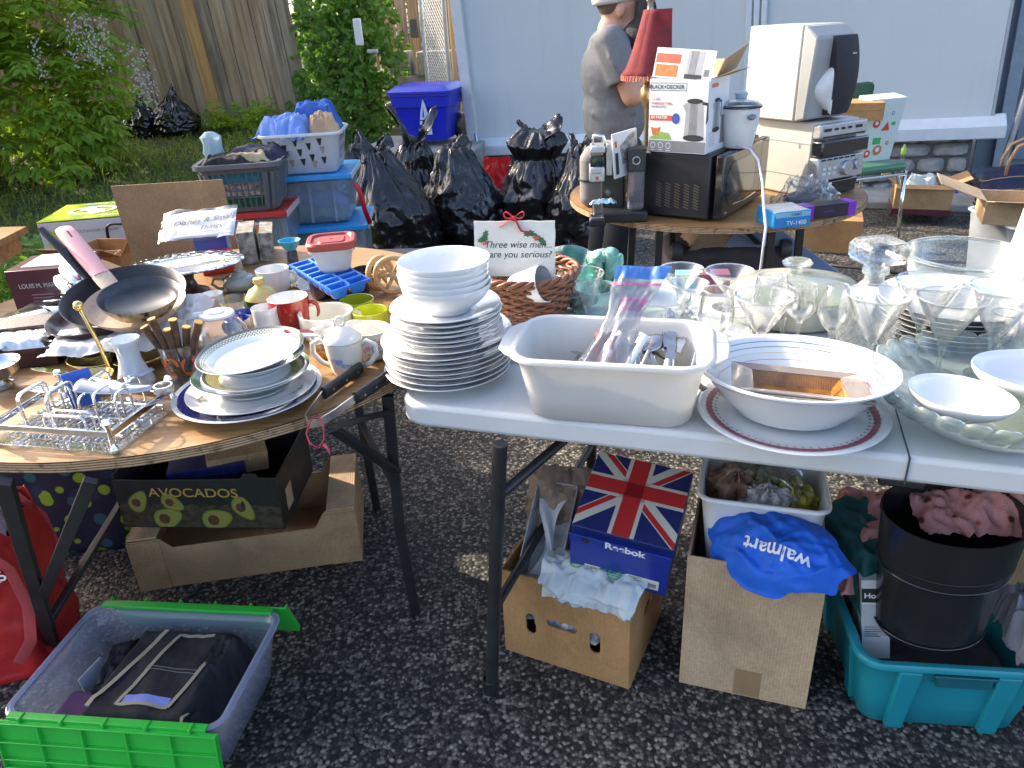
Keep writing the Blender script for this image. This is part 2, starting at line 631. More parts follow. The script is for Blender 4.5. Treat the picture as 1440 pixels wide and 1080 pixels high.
# ================================================================ building
GR_ = at(1330,283,0)
ZLED = .45
dr = ray(1388,192)
WR = CAMP + dr * ((GR_ + UPG * ZLED - CAMP).length / dr.length * 1.0)
WR = at(1388,192,ZLED)
dl = ray(672,217)
WL = CAMP + dl * ((WR - CAMP).dot(UPG) / dl.dot(UPG))
wd = (WR - WL)
WLEN = wd.length
HROT = plumb(wd)
HM = HROT.to_matrix()
HORG = WL - UPG * ZLED
WANG = math.atan2(wd.y,wd.x)
bld = thing('house','pale blue rendered house wall on a grey stone base','house',HORG,rot=HROT)
a = N('pale blue render')
v = a.coord()
f1 = a.noise(v,.9,5)
f2 = a.noise(v,240,3)
f3 = a.noise(a.coord((4,4,.35)),2.2,5)
cc = a.ramp(f1,[(.3,(.47,.515,.53)),(.7,(.52,.56,.57))])
cc = a.mix(a.ramp(f3,[(.55,(0,0,0)),(.8,(.35,.35,.35))]),cc,(.35,.40,.43))
a.set(Base_Color=cc,Roughness=.85)
a.bump(f2,.35,.0025)
WALLM = a.m
TRIM = pm('pale blue trim',(.52,.57,.61),.7,var=.05,bump=.2,bscale=200)
TRIMW = pm('white corner trim',(.55,.57,.58),.55,var=.08)
ZL0,ZL1 = ZLED,ZLED + .14
m = M()
m.box((WLEN / 2,1.5,ZL1 + 1.23),(WLEN,3,2.46))
part('wall',m,WALLM,bld)
m = M()
m.prism([(-.09,-.10),(WLEN + .10,-.10),(WLEN + .10,.3),(-.09,.3)],.085,Matrix.Translation((0,0,ZL0)))
m.add([(-.09,-.10,ZL0 + .085),(WLEN + .1,-.10,ZL0 + .085),(WLEN + .1,.02,ZL1 + .015),(-.09,.02,ZL1 + .015),(-.09,.02,ZL0 + .086),(WLEN + .1,.02,ZL0 + .086)],
      [(0,1,2,3),(0,3,4),(1,5,2)])
part('ledge',m,TRIM,bld,bevel=.008)
m = M()
m.box((-.02,.06,1.77),(.10,.20,2.44))
part('corner_trim',m,TRIMW,bld,bevel=.006)
m = M()
xt = (at(1083,20,0) - at(1083,20,0)).x + WLEN * .585
for dx in (0,.055,.11):
 m.box((xt + dx,-.012,1.79),(.042,.024,2.42))
part('pilaster_strip',m,TRIM,bld,bevel=.006)
m = M()
m.box((WLEN + .012,.32,1.78),(.024,.64,2.42))
part('return_trim',m,pm('greyish trim',(.33,.35,.37),.7),bld,bevel=.004)
# stone base
a = N('split grey stone')
v = a.coord()
f1 = a.noise(v,9,7,.65)
f2 = a.noise(v,45,5)
cc = a.ramp(f1,[(.25,(.22,.215,.205)),(.5,(.33,.325,.31)),(.75,(.44,.43,.41))])
a.set(Base_Color=cc,Roughness=.9)
a.bump(f2,.8,.008)
STONE = a.m
m = M()
m.box((WLEN / 2,.17,.1),(WLEN - .16,.26,.70))
part('mortar_bed',m,pm('grey mortar',(.135,.13,.125),.95,bump=.5,bscale=90),bld)
rnd = random.Random(5)
m = M()
rows = [(-.20,-.09),(-.09,.012),(.012,.125),(.125,.185),(.185,.305),(.305,.41),(.41,.448)]
for z0,z1 in rows:
 x = .10
 while x < WLEN - .12:
  L = rnd.uniform(.13,.36) * (1.2 if z1 - z0 < .07 else 1)
  x1 = min(x + L,WLEN - .09)
  if WLEN - .09 - x1 < .08:
   x1 = WLEN - .09
  nx,nzz = 9,7
  cx_,cz_ = (x + x1) / 2,(z0 + z1) / 2
  hw,hh = (x1 - x) / 2 - .007,(z1 - z0) / 2 - .006
  sd = rnd.uniform(0,50)
  def fn(u,v):
   uu,vv = u * 2 - 1,v * 2 - 1
   q = max(abs(uu),abs(vv))
   rr = 1 - .16 * (abs(uu) ** 3) * (abs(vv) ** 3)
   px_,pz_ = uu * hw * rr + .006 * nz(uu + sd,vv,0,2),vv * hh * rr + .006 * nz(vv,uu + sd,3,2)
   dep = .05 * (1 - q ** 5) + .014 * nz(uu * hw * 8 + sd,vv,sd,1.3)
   return (cx_ + px_,.042 - dep,cz_ + pz_)
  m.surf(fn,nx,nzz)
  x = x1 + .004
part('stone_facing',m,STONE,bld,smooth=50)
# roof just above the frame, it gives the wall its shade
m = M()
m.box((WLEN / 2 + 1.0,1.52,3.13),(WLEN + 2.2,3.2,.14))
part('roof',m,pm('roof soffit',(.5,.5,.5),.8),bld)
# concrete strip at the foot
CONC = pm('weathered concrete',(.30,.295,.28),.9,var=.25,scale=6,bump=.5,bscale=60)
m = M()
m.box((-.95,-.17,.03),(2.2,.62,.06))
props(part('concrete_step',m,CONC,None,(WR.x,WR.y,0),(0,0,WANG),bevel=.012),kind='structure')
# recess with the door on the far right
m = M()
m.box((WLEN + .68,.66,1.5),(1.3,.06,3.0))
part('recess_wall',m,pm('recess blue',(.22,.265,.32),.8,var=.06),bld)
dm = pm('blue grey door paint',(.20,.245,.30),.5,var=.05)
m = M()
m.box((WLEN + .74,.61,1.2),(.9,.045,2.1))
d = part('door',m,dm,bld,bevel=.004)
m = M()
for zz,hh in ((.55,.55),(1.3,.6),(1.95,.35)):
 for xx in (-.2,.2):
  m.box((WLEN + .74 + xx,.582,zz),(.3,.016,hh))
part('door_panel',m,dm,d,bevel=.006)
m = M()
m.box((WLEN + .20,.60,1.25),(.09,.07,2.3))
m.box((WLEN + .74,.60,2.33),(1.1,.07,.1))
part('door_frame',m,pm('pale frame',(.33,.39,.45),.6),bld,bevel=.005)
m = M()
m.box((.6,.25,.04),(1.1,.7,.08))
props(part('door_step',m,CONC,None,(WR.x,WR.y,0),(0,0,WANG),bevel=.012),kind='structure')
p0,p1 = at(1400,262,.1),None
d0 = Vector((p0.x,p0.y,.06))
t1 = aty(1446,120,d0.y)
m = M()
m.tube([d0 - d0,t1 - d0,(t1 - d0) * 2.2],.022,12)
m.lathe([(0,0),(.05,0),(.05,.012),(.025,.016),(.022,.03)],16)
single('handrail_post',m,pm('grey galvanised steel',(.42,.43,.44),.4,.8,var=.15),'grey metal post leaning by the doorway at the right edge','post',d0)
# brick plinth and sill block left of the bags
pb = Vector((WL.x,WL.y,0))
# metal stick against the wall
s0 = at(682,262,.02)
s1 = aty(654,104,s0.y + .55)
m = M()
m.tube([(0,0,0),s1 - s0],.017,12)
single('metal_pole',m,STEEL,'thin shiny metal pole leaning by the left corner of the house','pole',s0)
# ================================================================ fence and far left corner
f0,f1 = aty(-60,187,8.9),aty(433,150,8.75)
fence = thing('wooden_fence','tall weathered board fence with two fresh orange boards','fence',f1 - UPG * .08,rot=plumb(f1 - f0))
def boardm(name,c1,c2,c3,c4):
 a = N(name)
 v = a.coord((1,1,.055))
 n1 = a.noise(v,24,6,.6)
 n2 = a.noise(v,5,4,.6)
 n3 = a.noise(a.coord((1,1,.35)),3,5)
 c = a.ramp(n1,[(.3,c1),(.52,c2),(.7,c3)])
 c = a.mix(a.ramp(n2,[(.5,(0,0,0)),(.72,(.75,.75,.75))]),c,c4)
 c = a.mix(a.ramp(n3,[(.55,(0,0,0)),(.7,(.8,.8,.8))]),c,c1)
 a.set(Base_Color=c,Roughness=.85)
 a.bump(n1,.5,.004)
 return a.m
FB = [boardm('weathered board',(.17,.115,.07),(.37,.255,.16),(.51,.375,.245),(.47,.29,.14)),
      boardm('greyer board',(.15,.11,.075),(.33,.25,.17),(.45,.36,.26),(.40,.27,.15)),
      boardm('fresh orange board',(.36,.18,.06),(.55,.30,.11),(.62,.36,.15),(.58,.36,.17))]
FL = (f1 - f0).length
m = M()
rnd = random.Random(3)
x = -FL
zb = 0
# where the two orange strips run in the picture
ox = [(at(0,0,0).x,0)] if False else []
def fx(px,py):
 q = aty(px,py,f1.y)
 return -(Vector((q.x - f1.x,q.y - f1.y))).length
oA,oB = fx(305,130),fx(409,100)
while x < -.02:
 w_ = rnd.uniform(.125,.15)
 k = 2 if (abs(x + w_ / 2 - oA) < .07 or abs(x + w_ / 2 - oB) < .05) else rnd.choice((0,0,1))
 m.use(k)
 m.box((x + w_ / 2,rnd.uniform(-.008,.008) - (.02 if k == 2 else 0),zb + 1.6 + rnd.uniform(0,.02)),(w_ - .007,.02,3.2),(0,rnd.uniform(-.003,.003),0))
 x += w_
part('board',m,FB,fence,smooth=0)
m = M()
m.box((-FL / 2,.024,zb + 1.58),(FL,.012,3.1))
part('backing',m,FB[1],fence)  # sheet added behind the boards so no light shows through the gaps
m = M()
for z in (.4,1.6,2.8):
 m.box((-FL / 2,.03,zb + z),(FL,.04,.09))
part('rail',m,FB[1],fence)
for xx in (-FL + .4,-FL / 2,-.1):
 m = M()
 m.box((xx,.08,zb + 1.6),(.09,.09,3.2))
 part('post',m,FB[1],fence)
# older fence further back, behind the vine
q0 = aty(455,150,11.5)
q1 = aty(640,110,11.2)
fen2 = thing('old_fence','old grey plank fence almost hidden behind the climbing vine','fence',(q0.x,q0.y,0),math.atan2(q1.y - q0.y,q1.x - q0.x))
L2 = (q1 - q0).length
m = M()
x = 0
while x < L2:
 m.use(rnd.choice((0,1)))
 m.box((x + .08,0,2.1),(.15,.02,4.2))
 x += .17
part('plank',m,FB[:2],fen2,smooth=0)
m = M()
m.box((L2 / 2,.03,2.0),(L2,.05,.1))
part('rail',m,FB[1],fen2)
def post(name,label,cat,pa,pb_,yy,r,mt,extra=None):
 a_,b_ = aty(*pa,yy),aty(*pb_,yy)
 d_ = (b_ - a_).normalized()
 k0 = -a_.z / d_.z
 base = a_ + d_ * k0
 t = thing(name,label,cat,base)
 m = M()
 m.tube([(0,0,0),d_ * 2.2,d_ * 4.2],r,14)
 part('shaft',m,mt,t)
 if extra:
  extra(t,d_,base)
 return t
GALV = pm('galvanised pipe',(.42,.43,.43),.42,.7,var=.2,scale=8)
def ex1(t,d_,base):
 k = (aty(505,45,8.15) - base)
 m = M()
 m.box((k.x,k.y - .05,k.z),(.075,.05,.24))
 part('white_box',m,PLASW,t,bevel=.01)
 k = (aty(524,72,8.15) - base)
 m = M()
 m.box((k.x,k.y,k.z),(.10,.10,.035))
 part('clamp',m,GALV,t,bevel=.008)
post('metal_post','tall galvanised post with a small white box in front of the vine','post',(511,0),(536,140),8.15,.028,GALV,ex1)
post('thin_metal_post','thin galvanised post at the right end of the board fence','post',(419,0),(431,70),8.9,.016,GALV)
POLEW = boardm('dark utility pole wood',(.05,.035,.025),(.11,.078,.055),(.17,.125,.09),(.12,.07,.04))
def ex2(t,d_,base):
 k = (aty(580,40,11.0) - base)
 m = M()
 m.box((k.x + .03,k.y - .12,k.z),(.10,.08,.22))
 part('meter_box',m,DGREY,t,bevel=.01)
post('utility_pole','dark weathered wooden utility pole above the blue bin','pole',(577,0),(588,100),11.0,.085,POLEW,ex2)
# concrete block retaining wall left of the bin
q = at(560,215,0)
c0 = aty(578,160,9.6)
rw = thing('block_wall','low wall of rough grey concrete blocks beside the blue bin','wall',(c0.x,c0.y,0),R(-8))
for i,(dx,dz,w_) in enumerate(((-.2,.14,.36),(.18,.14,.38),(-.05,.42,.40),(.28,.42,.26),(.02,.70,.50),(-.1,.96,.36),(.55,.14,.36),(.6,.42,.36),(.55,.70,.4),(.45,.95,.6))):
 m = M()
 m.box((dx,0,dz),(w_ - .012,.28,.262),(0,0,.01 * i))
 part('block',m,pm('rough block',(.27,.245,.205),.95,var=.3,scale=9,bump=.7,bscale=45,bdist=.01),rw,bevel=.015)
# chain link gate and a strip of wood beside the house corner
gq0,gq1 = aty(600,100,8.3),aty(631,100,7.8)
gt = thing('wire_gate','tall grey wire mesh gate squeezed between pole and house corner','gate',(gq0.x,gq0.y,0),math.atan2(gq1.y - gq0.y,gq1.x - gq0.x))
gw = (Vector((gq1.x,gq1.y)) - Vector((gq0.x,gq0.y))).length
m = M()
for xx in (0,gw):
 m.tube([(xx,0,.1),(xx,0,3.6)],.022,10)
for zz in (.12,1.9,3.58):
 m.tube([(0,0,zz),(gw,0,zz)],.016,10)
part('gate_frame',m,GALV,gt)
m = M()
st = .055
k = -60
while k * st < gw:
 for sg in (1,-1):
  pts = []
  x0 = k * st
  za,zb2 = .15,3.55
  xa,xb = x0,x0 + (zb2 - za) * 1.0
  if sg < 0:
   xa,xb = x0 + (zb2 - za),x0
  def zx(x_):
   return za + (x_ - xa) / (xb - xa) * (zb2 - za)
  lo,hi = max(0,min(xa,xb)),min(gw,max(xa,xb))
  if hi > lo + .005:
   m.tube([(lo,0,zx(lo)),(hi,0,zx(hi))],.0032,4)
 k += 1
part('wire_mesh',m,pm('pale mesh wire',(.5,.52,.53),.45,.5),gt)
q = aty(640,108,7.75)
t_ = aty(628,0,7.75)
m = M()
m.box((0,0,1.6),(.035,.03,3.2),(0,0,.2))
single('wooden_batten',m,LWOOD,'thin pale wooden batten upright against the house corner','batten',(q.x,q.y,0),(0,0,0),bevel=.003)
# ================================================================ foliage
def leafm(name,c1,c2,c3,tr=.35):
 a = N(name)
 oi = a.n('TexCoord')
 nn = a.noise(oi.outputs['Object'],2.3,4)
 n2 = a.noise(oi.outputs['Object'],19,3)
 c = a.ramp(nn,[(.3,c1),(.5,c2),(.7,c3)])
 c = a.mix(.45,c,a.ramp(n2,[(.3,c1),(.7,c3)]))
 a.set(Base_Color=c,Roughness=.45)
 tl = a.n('BsdfTranslucent')
 a.l(a.mix(1,c,(1.25,1.3,.6),'MULTIPLY'),tl.inputs[0])
 ms = a.n('MixShader')
 ms.inputs[0].default_value = tr
 a.l(a.b.outputs[0],ms.inputs[1])
 a.l(tl.outputs[0],ms.inputs[2])
 a.l(ms.outputs[0],a.out.inputs[0])
 return a.m
LEAF1 = leafm('wisteria leaf',(.11,.19,.012),(.20,.32,.025),(.34,.46,.055),.45)
LEAF2 = leafm('vine leaf',(.05,.125,.015),(.10,.22,.025),(.20,.34,.045),.4)
LEAF3 = leafm('tree leaf',(.03,.08,.012),(.055,.13,.018),(.11,.21,.03))
GRASS = leafm('grass blade',(.09,.145,.012),(.18,.25,.03),(.31,.37,.07),.45)
BARK = pm('bark',(.10,.075,.05),.9,var=.35,scale=14,bump=.7,bscale=35)
def leaf(m,p,d,n_,L,W):
 s_ = d.cross(n_).normalized()
 a_ = p + d * (L * .45)
 m.add([p,a_ + s_ * (W / 2) + n_ * (W * .15),p + d * L - n_ * (L * .12),a_ - s_ * (W / 2) + n_ * (W * .15),a_],[(0,1,4),(1,2,4),(2,3,4),(3,0,4)])
def frond(m,rnd,p,d,n_lf,L,lf,wd_=.42):
 q = p.copy()
 dd = d.normalized()
 for i in range(n_lf):
  dd = (dd + Vector((0,0,-.10))).normalized()
  q = q + dd * (L / n_lf)
  sd = dd.cross(Vector((0,0,1)))
  if sd.length < .1:
   sd = Vector((1,0,0))
  sd.normalize()
  up = sd.cross(dd)
  for sg in (-1,1):
   ld = (sd * sg + dd * .7 + Vector((0,0,-.35)) + Vector((rnd.uniform(-.25,.25),rnd.uniform(-.25,.25),rnd.uniform(-.25,.25)))).normalized()
   leaf(m,q,ld,(up + Vector((rnd.uniform(-.4,.4),rnd.uniform(-.4,.4),0))).normalized(),lf * rnd.uniform(.75,1.2),lf * wd_)
 leaf(m,q,dd,up,lf,lf * wd_)
# big wisteria bush on the left
rnd = random.Random(21)
bush = thing('wisteria_bush','huge leafy green bush with drooping leaflets at the left edge','bush',(-5.3,7.4,.2))
m = M()
lobes = [((0,0,1.5),(1.6,1.3,1.6)),((.35,-.4,.7),(1.5,1.0,.8)),((.25,.1,2.5),(1.3,1.1,1.1)),((-.9,-.6,2.0),(1.5,1.1,1.6)),((.0,.2,3.4),(1.3,.9,.9)),((-.4,-.9,1.1),(1.4,.8,1.1)),((.75,-.2,1.5),(1.25,.9,1.2)),((.7,-.1,2.6),(1.1,.9,1.1)),((.55,-.5,.6),(1.3,.8,.7))]
for k in range(5200):
 c,r_ = lobes[rnd.randrange(len(lobes))]
 while True:
  dv = Vector((rnd.gauss(0,1),rnd.gauss(0,1),rnd.gauss(0,1))).normalized()
  if dv.y < .45:
   break
 rad = rnd.uniform(.72,1.02)
 p = Vector((c[0] + dv.x * r_[0] * rad,c[1] + dv.y * r_[1] * rad,c[2] + dv.z * r_[2] * rad))
 if nz(p.x,p.y,p.z,1.7) < -.28 or p.z < .05:
  continue
 frond(m,rnd,p,dv + Vector((.1,-.35,.3)),5,rnd.uniform(.2,.34),rnd.uniform(.09,.135))
part('foliage',m,LEAF1,bush,smooth=0)
m = M()
for k in range(9):
 an = rnd.uniform(0,6.28)
 pts = [Vector((.1 * math.cos(an),.1 * math.sin(an),0))]
 for j in range(5):
  pts.append(pts[-1] + Vector((.18 * math.cos(an) + rnd.uniform(-.1,.1),.18 * math.sin(an) + rnd.uniform(-.1,.1),.48)))
 m.tube(pts,[.05,.04,.033,.026,.018,.01],7)
part('trunk',m,BARK,bush)
# pale faded flower racemes on the right flank
FADE = pm('faded pale petals',(.40,.385,.34),.8,trans=.3)
for px_,py_ in ((105,12),(118,22),(138,20),(95,30),(188,85),(203,95),(198,68),(180,60),(45,50),(130,40)):
 p = aty(px_,py_,5.9) - bush.location
 m = M()
 for k in range(46):
  q = p + Vector((rnd.gauss(0,.025),rnd.gauss(0,.02),-rnd.uniform(0,.3)))
  leaf(m,q,Vector((rnd.uniform(-1,1),rnd.uniform(-1,1),-.4)).normalized(),Vector((0,-1,.3)).normalized(),.022,.014)
 part('flower_raceme',m,FADE,bush,smooth=0)
# climbing vine on the right end of the fence
vb = aty(480,190,8.5)
vine = thing('climbing_vine','dense dark green climbing vine between fence and metal post','vine',(vb.x,vb.y,gz(vb.x,vb.y)))
m = M()
for k in range(4200):
 px_ = rnd.gauss(482,38)
 py_ = rnd.uniform(-30,205)
 if px_ < 412 + max(0,(120 - py_)) * .05 or px_ > 575 - abs(py_ - 90) * .25:
  continue
 p = aty(px_,py_,8.5 + rnd.uniform(.1,.9)) - vine.location
 if nz(p.x,p.z,0,2.2) < -.33:
  continue
 d_ = Vector((rnd.uniform(-1,1),rnd.uniform(-1,-.1),rnd.uniform(-.9,.35))).normalized()
 L_ = rnd.uniform(.06,.13)
 for s_ in range(3):
  dd = (d_ + Vector((rnd.uniform(-.7,.7),0,rnd.uniform(-.7,.4)))).normalized()
  leaf(m,p,dd,Vector((rnd.uniform(-.5,.5),-1,rnd.uniform(.2,.9))).normalized(),L_,L_ * .55)
part('foliage',m,LEAF2,vine,smooth=0)
m = M()
for k in range(7):
 x = (k - 3) * .1
 pts = [Vector((x,.6,0))]
 for j in range(6):
  pts.append(pts[-1] + Vector((rnd.uniform(-.1,.1),rnd.uniform(-.05,.05),.5)))
 m.tube(pts,.015,6)
part('stem',m,BARK,vine)
# trees behind the old fence
def tree(px_,yy,h,cr,label,n_=900):
 b = aty(px_,100,yy)
 t = thing('leafy_tree',label,'tree',(b.x,b.y,0),group='trees behind the old fence')
 m = M()
 m.tube([(0,0,0),(.05,0,h * .35),(0,.05,h * .7),(.1,0,h * .95)],[.12,.10,.06,.02],9)
 for k in range(8):
  an,z = k * 2.4,h * (.3 + .07 * k)
  m.tube([(0,0,z),(.5 * cr * math.cos(an),.5 * cr * math.sin(an),z + .3),(.9 * cr * math.cos(an),.9 * cr * math.sin(an),z + .45)],[.045,.03,.008],6)
 part('trunk',m,BARK,t)
 m = M()
 for k in range(n_):
  z = rnd.uniform(.12,1) * h
  an = rnd.uniform(0,6.28)
  rr = cr * rnd.uniform(.5,1.05) * (1 - .5 * abs(z / h - .55))
  p = Vector((rr * math.cos(an),rr * math.sin(an),z))
  if nz(p.x,p.y,p.z,1.4) < -.22:
   continue
  frond(m,rnd,p,Vector((math.cos(an),math.sin(an),.2)),3,.22,.11,.5)
 part('crown',m,LEAF3,t,smooth=0)
tree(548,12.6,5.2,1.25,'pale green tree right behind the galvanised post')
tree(610,13.2,5.4,1.3,'shadowed green tree showing behind the utility pole')
tree(495,13.5,5.8,1.4,'dark tree rising behind the climbing vine')
# ferny weed clumps by the fence foot
for i,(px_,py_,s_,lb) in enumerate(((340,160,.32,'bright weed clump under the fence beside its orange board'),(360,205,.25,'low weed clump on the bank above the grey laundry basket'),(165,270,.36,'ferny weed clump at the foot of the big bush'),(118,262,.3,'broad leaved weed clump behind the green box'),(395,180,.22,'small weed clump left of the vine foot'),(40,280,.34,'dark weed clump behind the wooden table corner'))):
 b = aty(px_,py_,{0: 8.3,1: 6.3,2: 4.7,3: 4.6,4: 7.8,5: 4.2}[i])
 wb = thing('weed_clump',lb,'weed',(b.x,b.y,gz(b.x,b.y)),group='weeds on the grass bank')
 m = M()
 for k in range(46):
  an = rnd.uniform(0,6.28)
  frond(m,rnd,Vector((.25 * s_ * math.cos(an),.25 * s_ * math.sin(an),.02)),Vector((math.cos(an),math.sin(an),rnd.uniform(.6,2.2))),6,s_ * rnd.uniform(.6,1.2),s_ * .24,.5)
 part('foliage',m,LEAF2 if i % 2 else LEAF1,wb,smooth=0)
# grass
m = M()
n_g = 0
while n_g < 26000:
 y = 3.6 + rnd.random() ** 1.5 * 5.6
 e = -0.75 - .11 * (y - 4)
 x = e - rnd.random() * (2.6 + (y - 3.6) * .75)
 z = gz(x,y)
 h = rnd.uniform(.05,.19) * (1 + .7 * nz(x,y,4,1.1))
 lean = Vector((rnd.uniform(-.6,.6),rnd.uniform(-.6,.6),1)).normalized()
 s_ = Vector((rnd.uniform(-1,1),rnd.uniform(-1,1),0)).normalized() * rnd.uniform(.002,.005)
 p = Vector((x,y,z))
 mid,tip = p + lean * (h * .6),p + lean * h + Vector((lean.x,lean.y,-.25)) * (h * .5)
 m.add([p - s_,p + s_,mid + s_ * .7,mid - s_ * .7,tip],[(0,1,2,3),(3,2,4)])
 n_g += 1
 if n_g % 5 == 0:
  for j in range(3):
   dd = Vector((rnd.uniform(-1,1),rnd.uniform(-1,1),rnd.uniform(-.1,.5))).normalized()
   leaf(m,p + Vector((0,0,h * .7)),dd,Vector((0,0,1)),rnd.uniform(.02,.05),.02)
props(part('grass',m,GRASS,smooth=0),'long unmown grass and small weeds on the sloping bank',kind='stuff')
# ================================================================ white folding table
TZ = .74
FTa = at(556,566,TZ)
FTb = at(1440,661,TZ)
ed = (FTb - FTa)
ed.z = 0
EANG = math.atan2(ed.y,ed.x)
eu = Vector((math.cos(EANG),math.sin(EANG),0))
ev = Vector((-eu.y,eu.x,0))
FORG = Vector((FTa.x,FTa.y,0)) - eu * .004
def wt(u,v,z=TZ):
 return FORG + eu * u + ev * v + Vector((0,0,z))
TL,TD = 1.98,.86
ft = thing('folding_table','long white plastic folding table with black tube legs','table',(FORG.x,FORG.y,0),EANG)
WT = pm('white blow moulded plastic',(.58,.59,.575),.5,var=.07,scale=5,bump=.15,bscale=260)
m = M()
outl = [(x + TL / 2,y + TD / 2) for x,y in rrect(TL,TD,.06,8)]
seam = TL * .5
m.prism(outl,.048,Matrix.Translation((0,0,TZ - .048)))
part('tabletop',m,WT,ft,bevel=.009,bseg=3)
m = M()
su = (at(1268,605,TZ) - FORG).dot(eu)
m.box((su,TD / 2 - .001,TZ - .0235),(.0025,TD + .004,.0485))
part('centre_seam',m,DGREY,ft)
m = M()
m.box((su,.03,TZ - .058),(.07,.035,.018))
part('hinge_catch',m,BLKPL,ft,bevel=.005)
def tleg(a_,b_,r=.0145,name='leg',mt=BLKMET,par=ft,mid=None):
 pm_ = Matrix.Rotation(-par.rotation_euler[2],4,'Z') @ Matrix.Translation(-Vector(par.location))
 m = M()
 pts = [pm_ @ Vector(a_)] + [pm_ @ Vector(q) for q in (mid or [])] + [pm_ @ Vector(b_)]
 m.tube(pts,r,12)
 o = part(name,m,mt,par)
 return o
l0 = at(703,624,TZ - .05)
lf = at(691,972,0)
tleg(l0,lf,mid=[l0.lerp(lf,.35)])
rear = wt(.25,.72,TZ - .05)
tleg(rear,Vector((rear.x - .02,rear.y,0)))
tleg(l0.lerp(lf,.18),wt(.42,.30,TZ - .05),.010,'brace')
tleg(wt(.25,.45,TZ - .07),wt(.62,.34,TZ - .055),.010,'brace')
tleg(l0.lerp(lf,.62),rear.lerp(Vector((rear.x - .02,rear.y,0)),.62),.010,'cross_bar')
for u in (1.62,):
 for v in (.12,.72):
  a_ = wt(u,v,TZ - .05)
  tleg(a_,Vector((a_.x + .05 * eu.x,a_.y + .05 * eu.y,0)))
m = M()
m.lathe([(0,-.004),(.017,-.004),(.019,.0),(.019,.035),(.0155,.037)],14)
c0 = Matrix.Rotation(-EANG,4,'Z') @ (lf - Vector((FORG.x,FORG.y,0)))
part('foot_cap',m,BLKPL,ft,(c0.x,c0.y,.004))
# ---------------------------------------------------------------- plate and bowl shapes
def plate_prof(r,h,well=.62,t=.0042):
 return [(0,.003),(r * well * .8,.003),(r * well * .82,0),(r * well * .9,0),(r * well * .92,.004),(r * .93,h - t * .7),(r * .985,h - .001),(r,h),(r * .99,h + .0012),
   (r * .93,h - .001),(r * (well + .04),.004 + t),(r * well * .9,.003 + t),(0,.003 + t)]
def bowl_prof(r,h,foot=.42,t=.004,curve=.55):
 out,inn = [],[]
 for i in range(9):
  k = i / 8
  rr = r * (foot + (1 - foot) * math.sin(k * PI / 2) ** curve) if False else r * (foot + (1 - foot) * (1 - (1 - k) ** 1.9))
  out.append((rr,.004 + (h - .004) * k))
 pr = [(0,.002),(r * foot * .85,.002),(r * foot * .88,0),(r * foot * .98,0)] + out
 pr += [(r - .0005,h + .0015),(r - t,h)]
 for k in (.8,.6,.4,.2,.08):
  rr = r * (foot + (1 - foot) * (1 - (1 - k) ** 1.9)) - t
  pr.append((max(.001,rr),.004 + t + (h - .004 - t) * k))
 pr += [(r * foot * .6,.005 + t),(0,.005 + t)]
 return pr
ORD = ['topmost','second from the top','third from the top','fourth from the top','fifth from the top','sixth from the top','seventh from the top','eighth from the top','lowest']
# the tall stack: dinner plates, side plates, bowls
c = at(633,527,TZ)
k = mpp(c)
rD = 178 / 2 * mpp(c + Vector((0,0,.05)))
z = TZ + .002
zt = zof(c,470)
nD,nS,nB = 8,6,5
rnd = random.Random(2)
mD = M().lathe(plate_prof(rD,.024,.60),72)
dstep = .0128
meD = None
def stack(name,label,cat,group,prof,n,z0,step,cxy,mats,ks=None,jit=.003,seg=72,skip_top=None):
 m = M()
 m.lathe(prof,seg,ks=ks)
 o0 = None
 for i in range(n):
  nm = 'lowest' if i == n - 1 and n > 1 else ORD[i]
  zz = z0 + (n - 1 - i) * step
  loc = (cxy[0] + rnd.uniform(-jit,jit),cxy[1] + rnd.uniform(-jit,jit),zz)
  if o0 is None:
   o0 = single(name,m,mats,label % nm,cat,loc,(0,0,0),group,smooth=50)
  else:
   o1 = o0.copy()
   COL.objects.link(o1)
   o1.location = loc
   o1.rotation_euler[2] = rnd.uniform(0,6)
   o1['label'] = label % nm
 return z0 + (n - 1) * step
# heights follow the picture: rims of the three tiers
zd = zof((c.x - rD,c.y),466) - .004      # rim height of the top dinner plate (left end of it)
zs = zof((c.x,c.y),447)
hD = .026
stepD = (zd - TZ - hD) / (nD - 1)
ztop = stack('dinner_plate','white dinner plate, %s of the tall stack at the table corner','plate','white dinner plates in the tall stack',plate_prof(rD,hD,.60),nD,TZ + .001,stepD,c,PORC)
cS = Vector((c.x + .004,c.y,0))
rS = 153 / 2 * mpp((c.x,c.y,zd))
z0s = ztop + .0095
zs_r = zof((cS.x - rS,cS.y),430)
stepS = max(.009,(zs_r - z0s - .022) / (nS - 1))
ztop2 = stack('side_plate','white side plate, %s of the middle tier in the tall stack','plate','white side plates in the tall stack',plate_prof(rS,.022,.60),nS,z0s,stepS,cS,PORC)
rB = 130 / 2 * mpp((c.x,c.y,zs_r + .08))
z0b = ztop2 + .0095
zb_r = zof((cS.x - rB,cS.y),368)
hB = .055
stepB = max(.010,(zb_r - z0b - hB) / (nB - 1))
stack('cereal_bowl','white cereal bowl, %s of the five crowning the tall stack','bowl','white bowls on the tall stack',bowl_prof(rB,hB,.5),nB,z0b,stepB,Vector((c.x + .006,c.y,0)),PORC)
# loose plate half hidden behind the dish pan
q = at(720,478,TZ)
m = M().lathe(plate_prof(.125,.022,.6),64)
single('oval_plate',m,PORC,'white plate lying behind the tall stack, beside the wicker basket','plate',(q.x - .01,q.y,TZ + .0015),smooth=50)
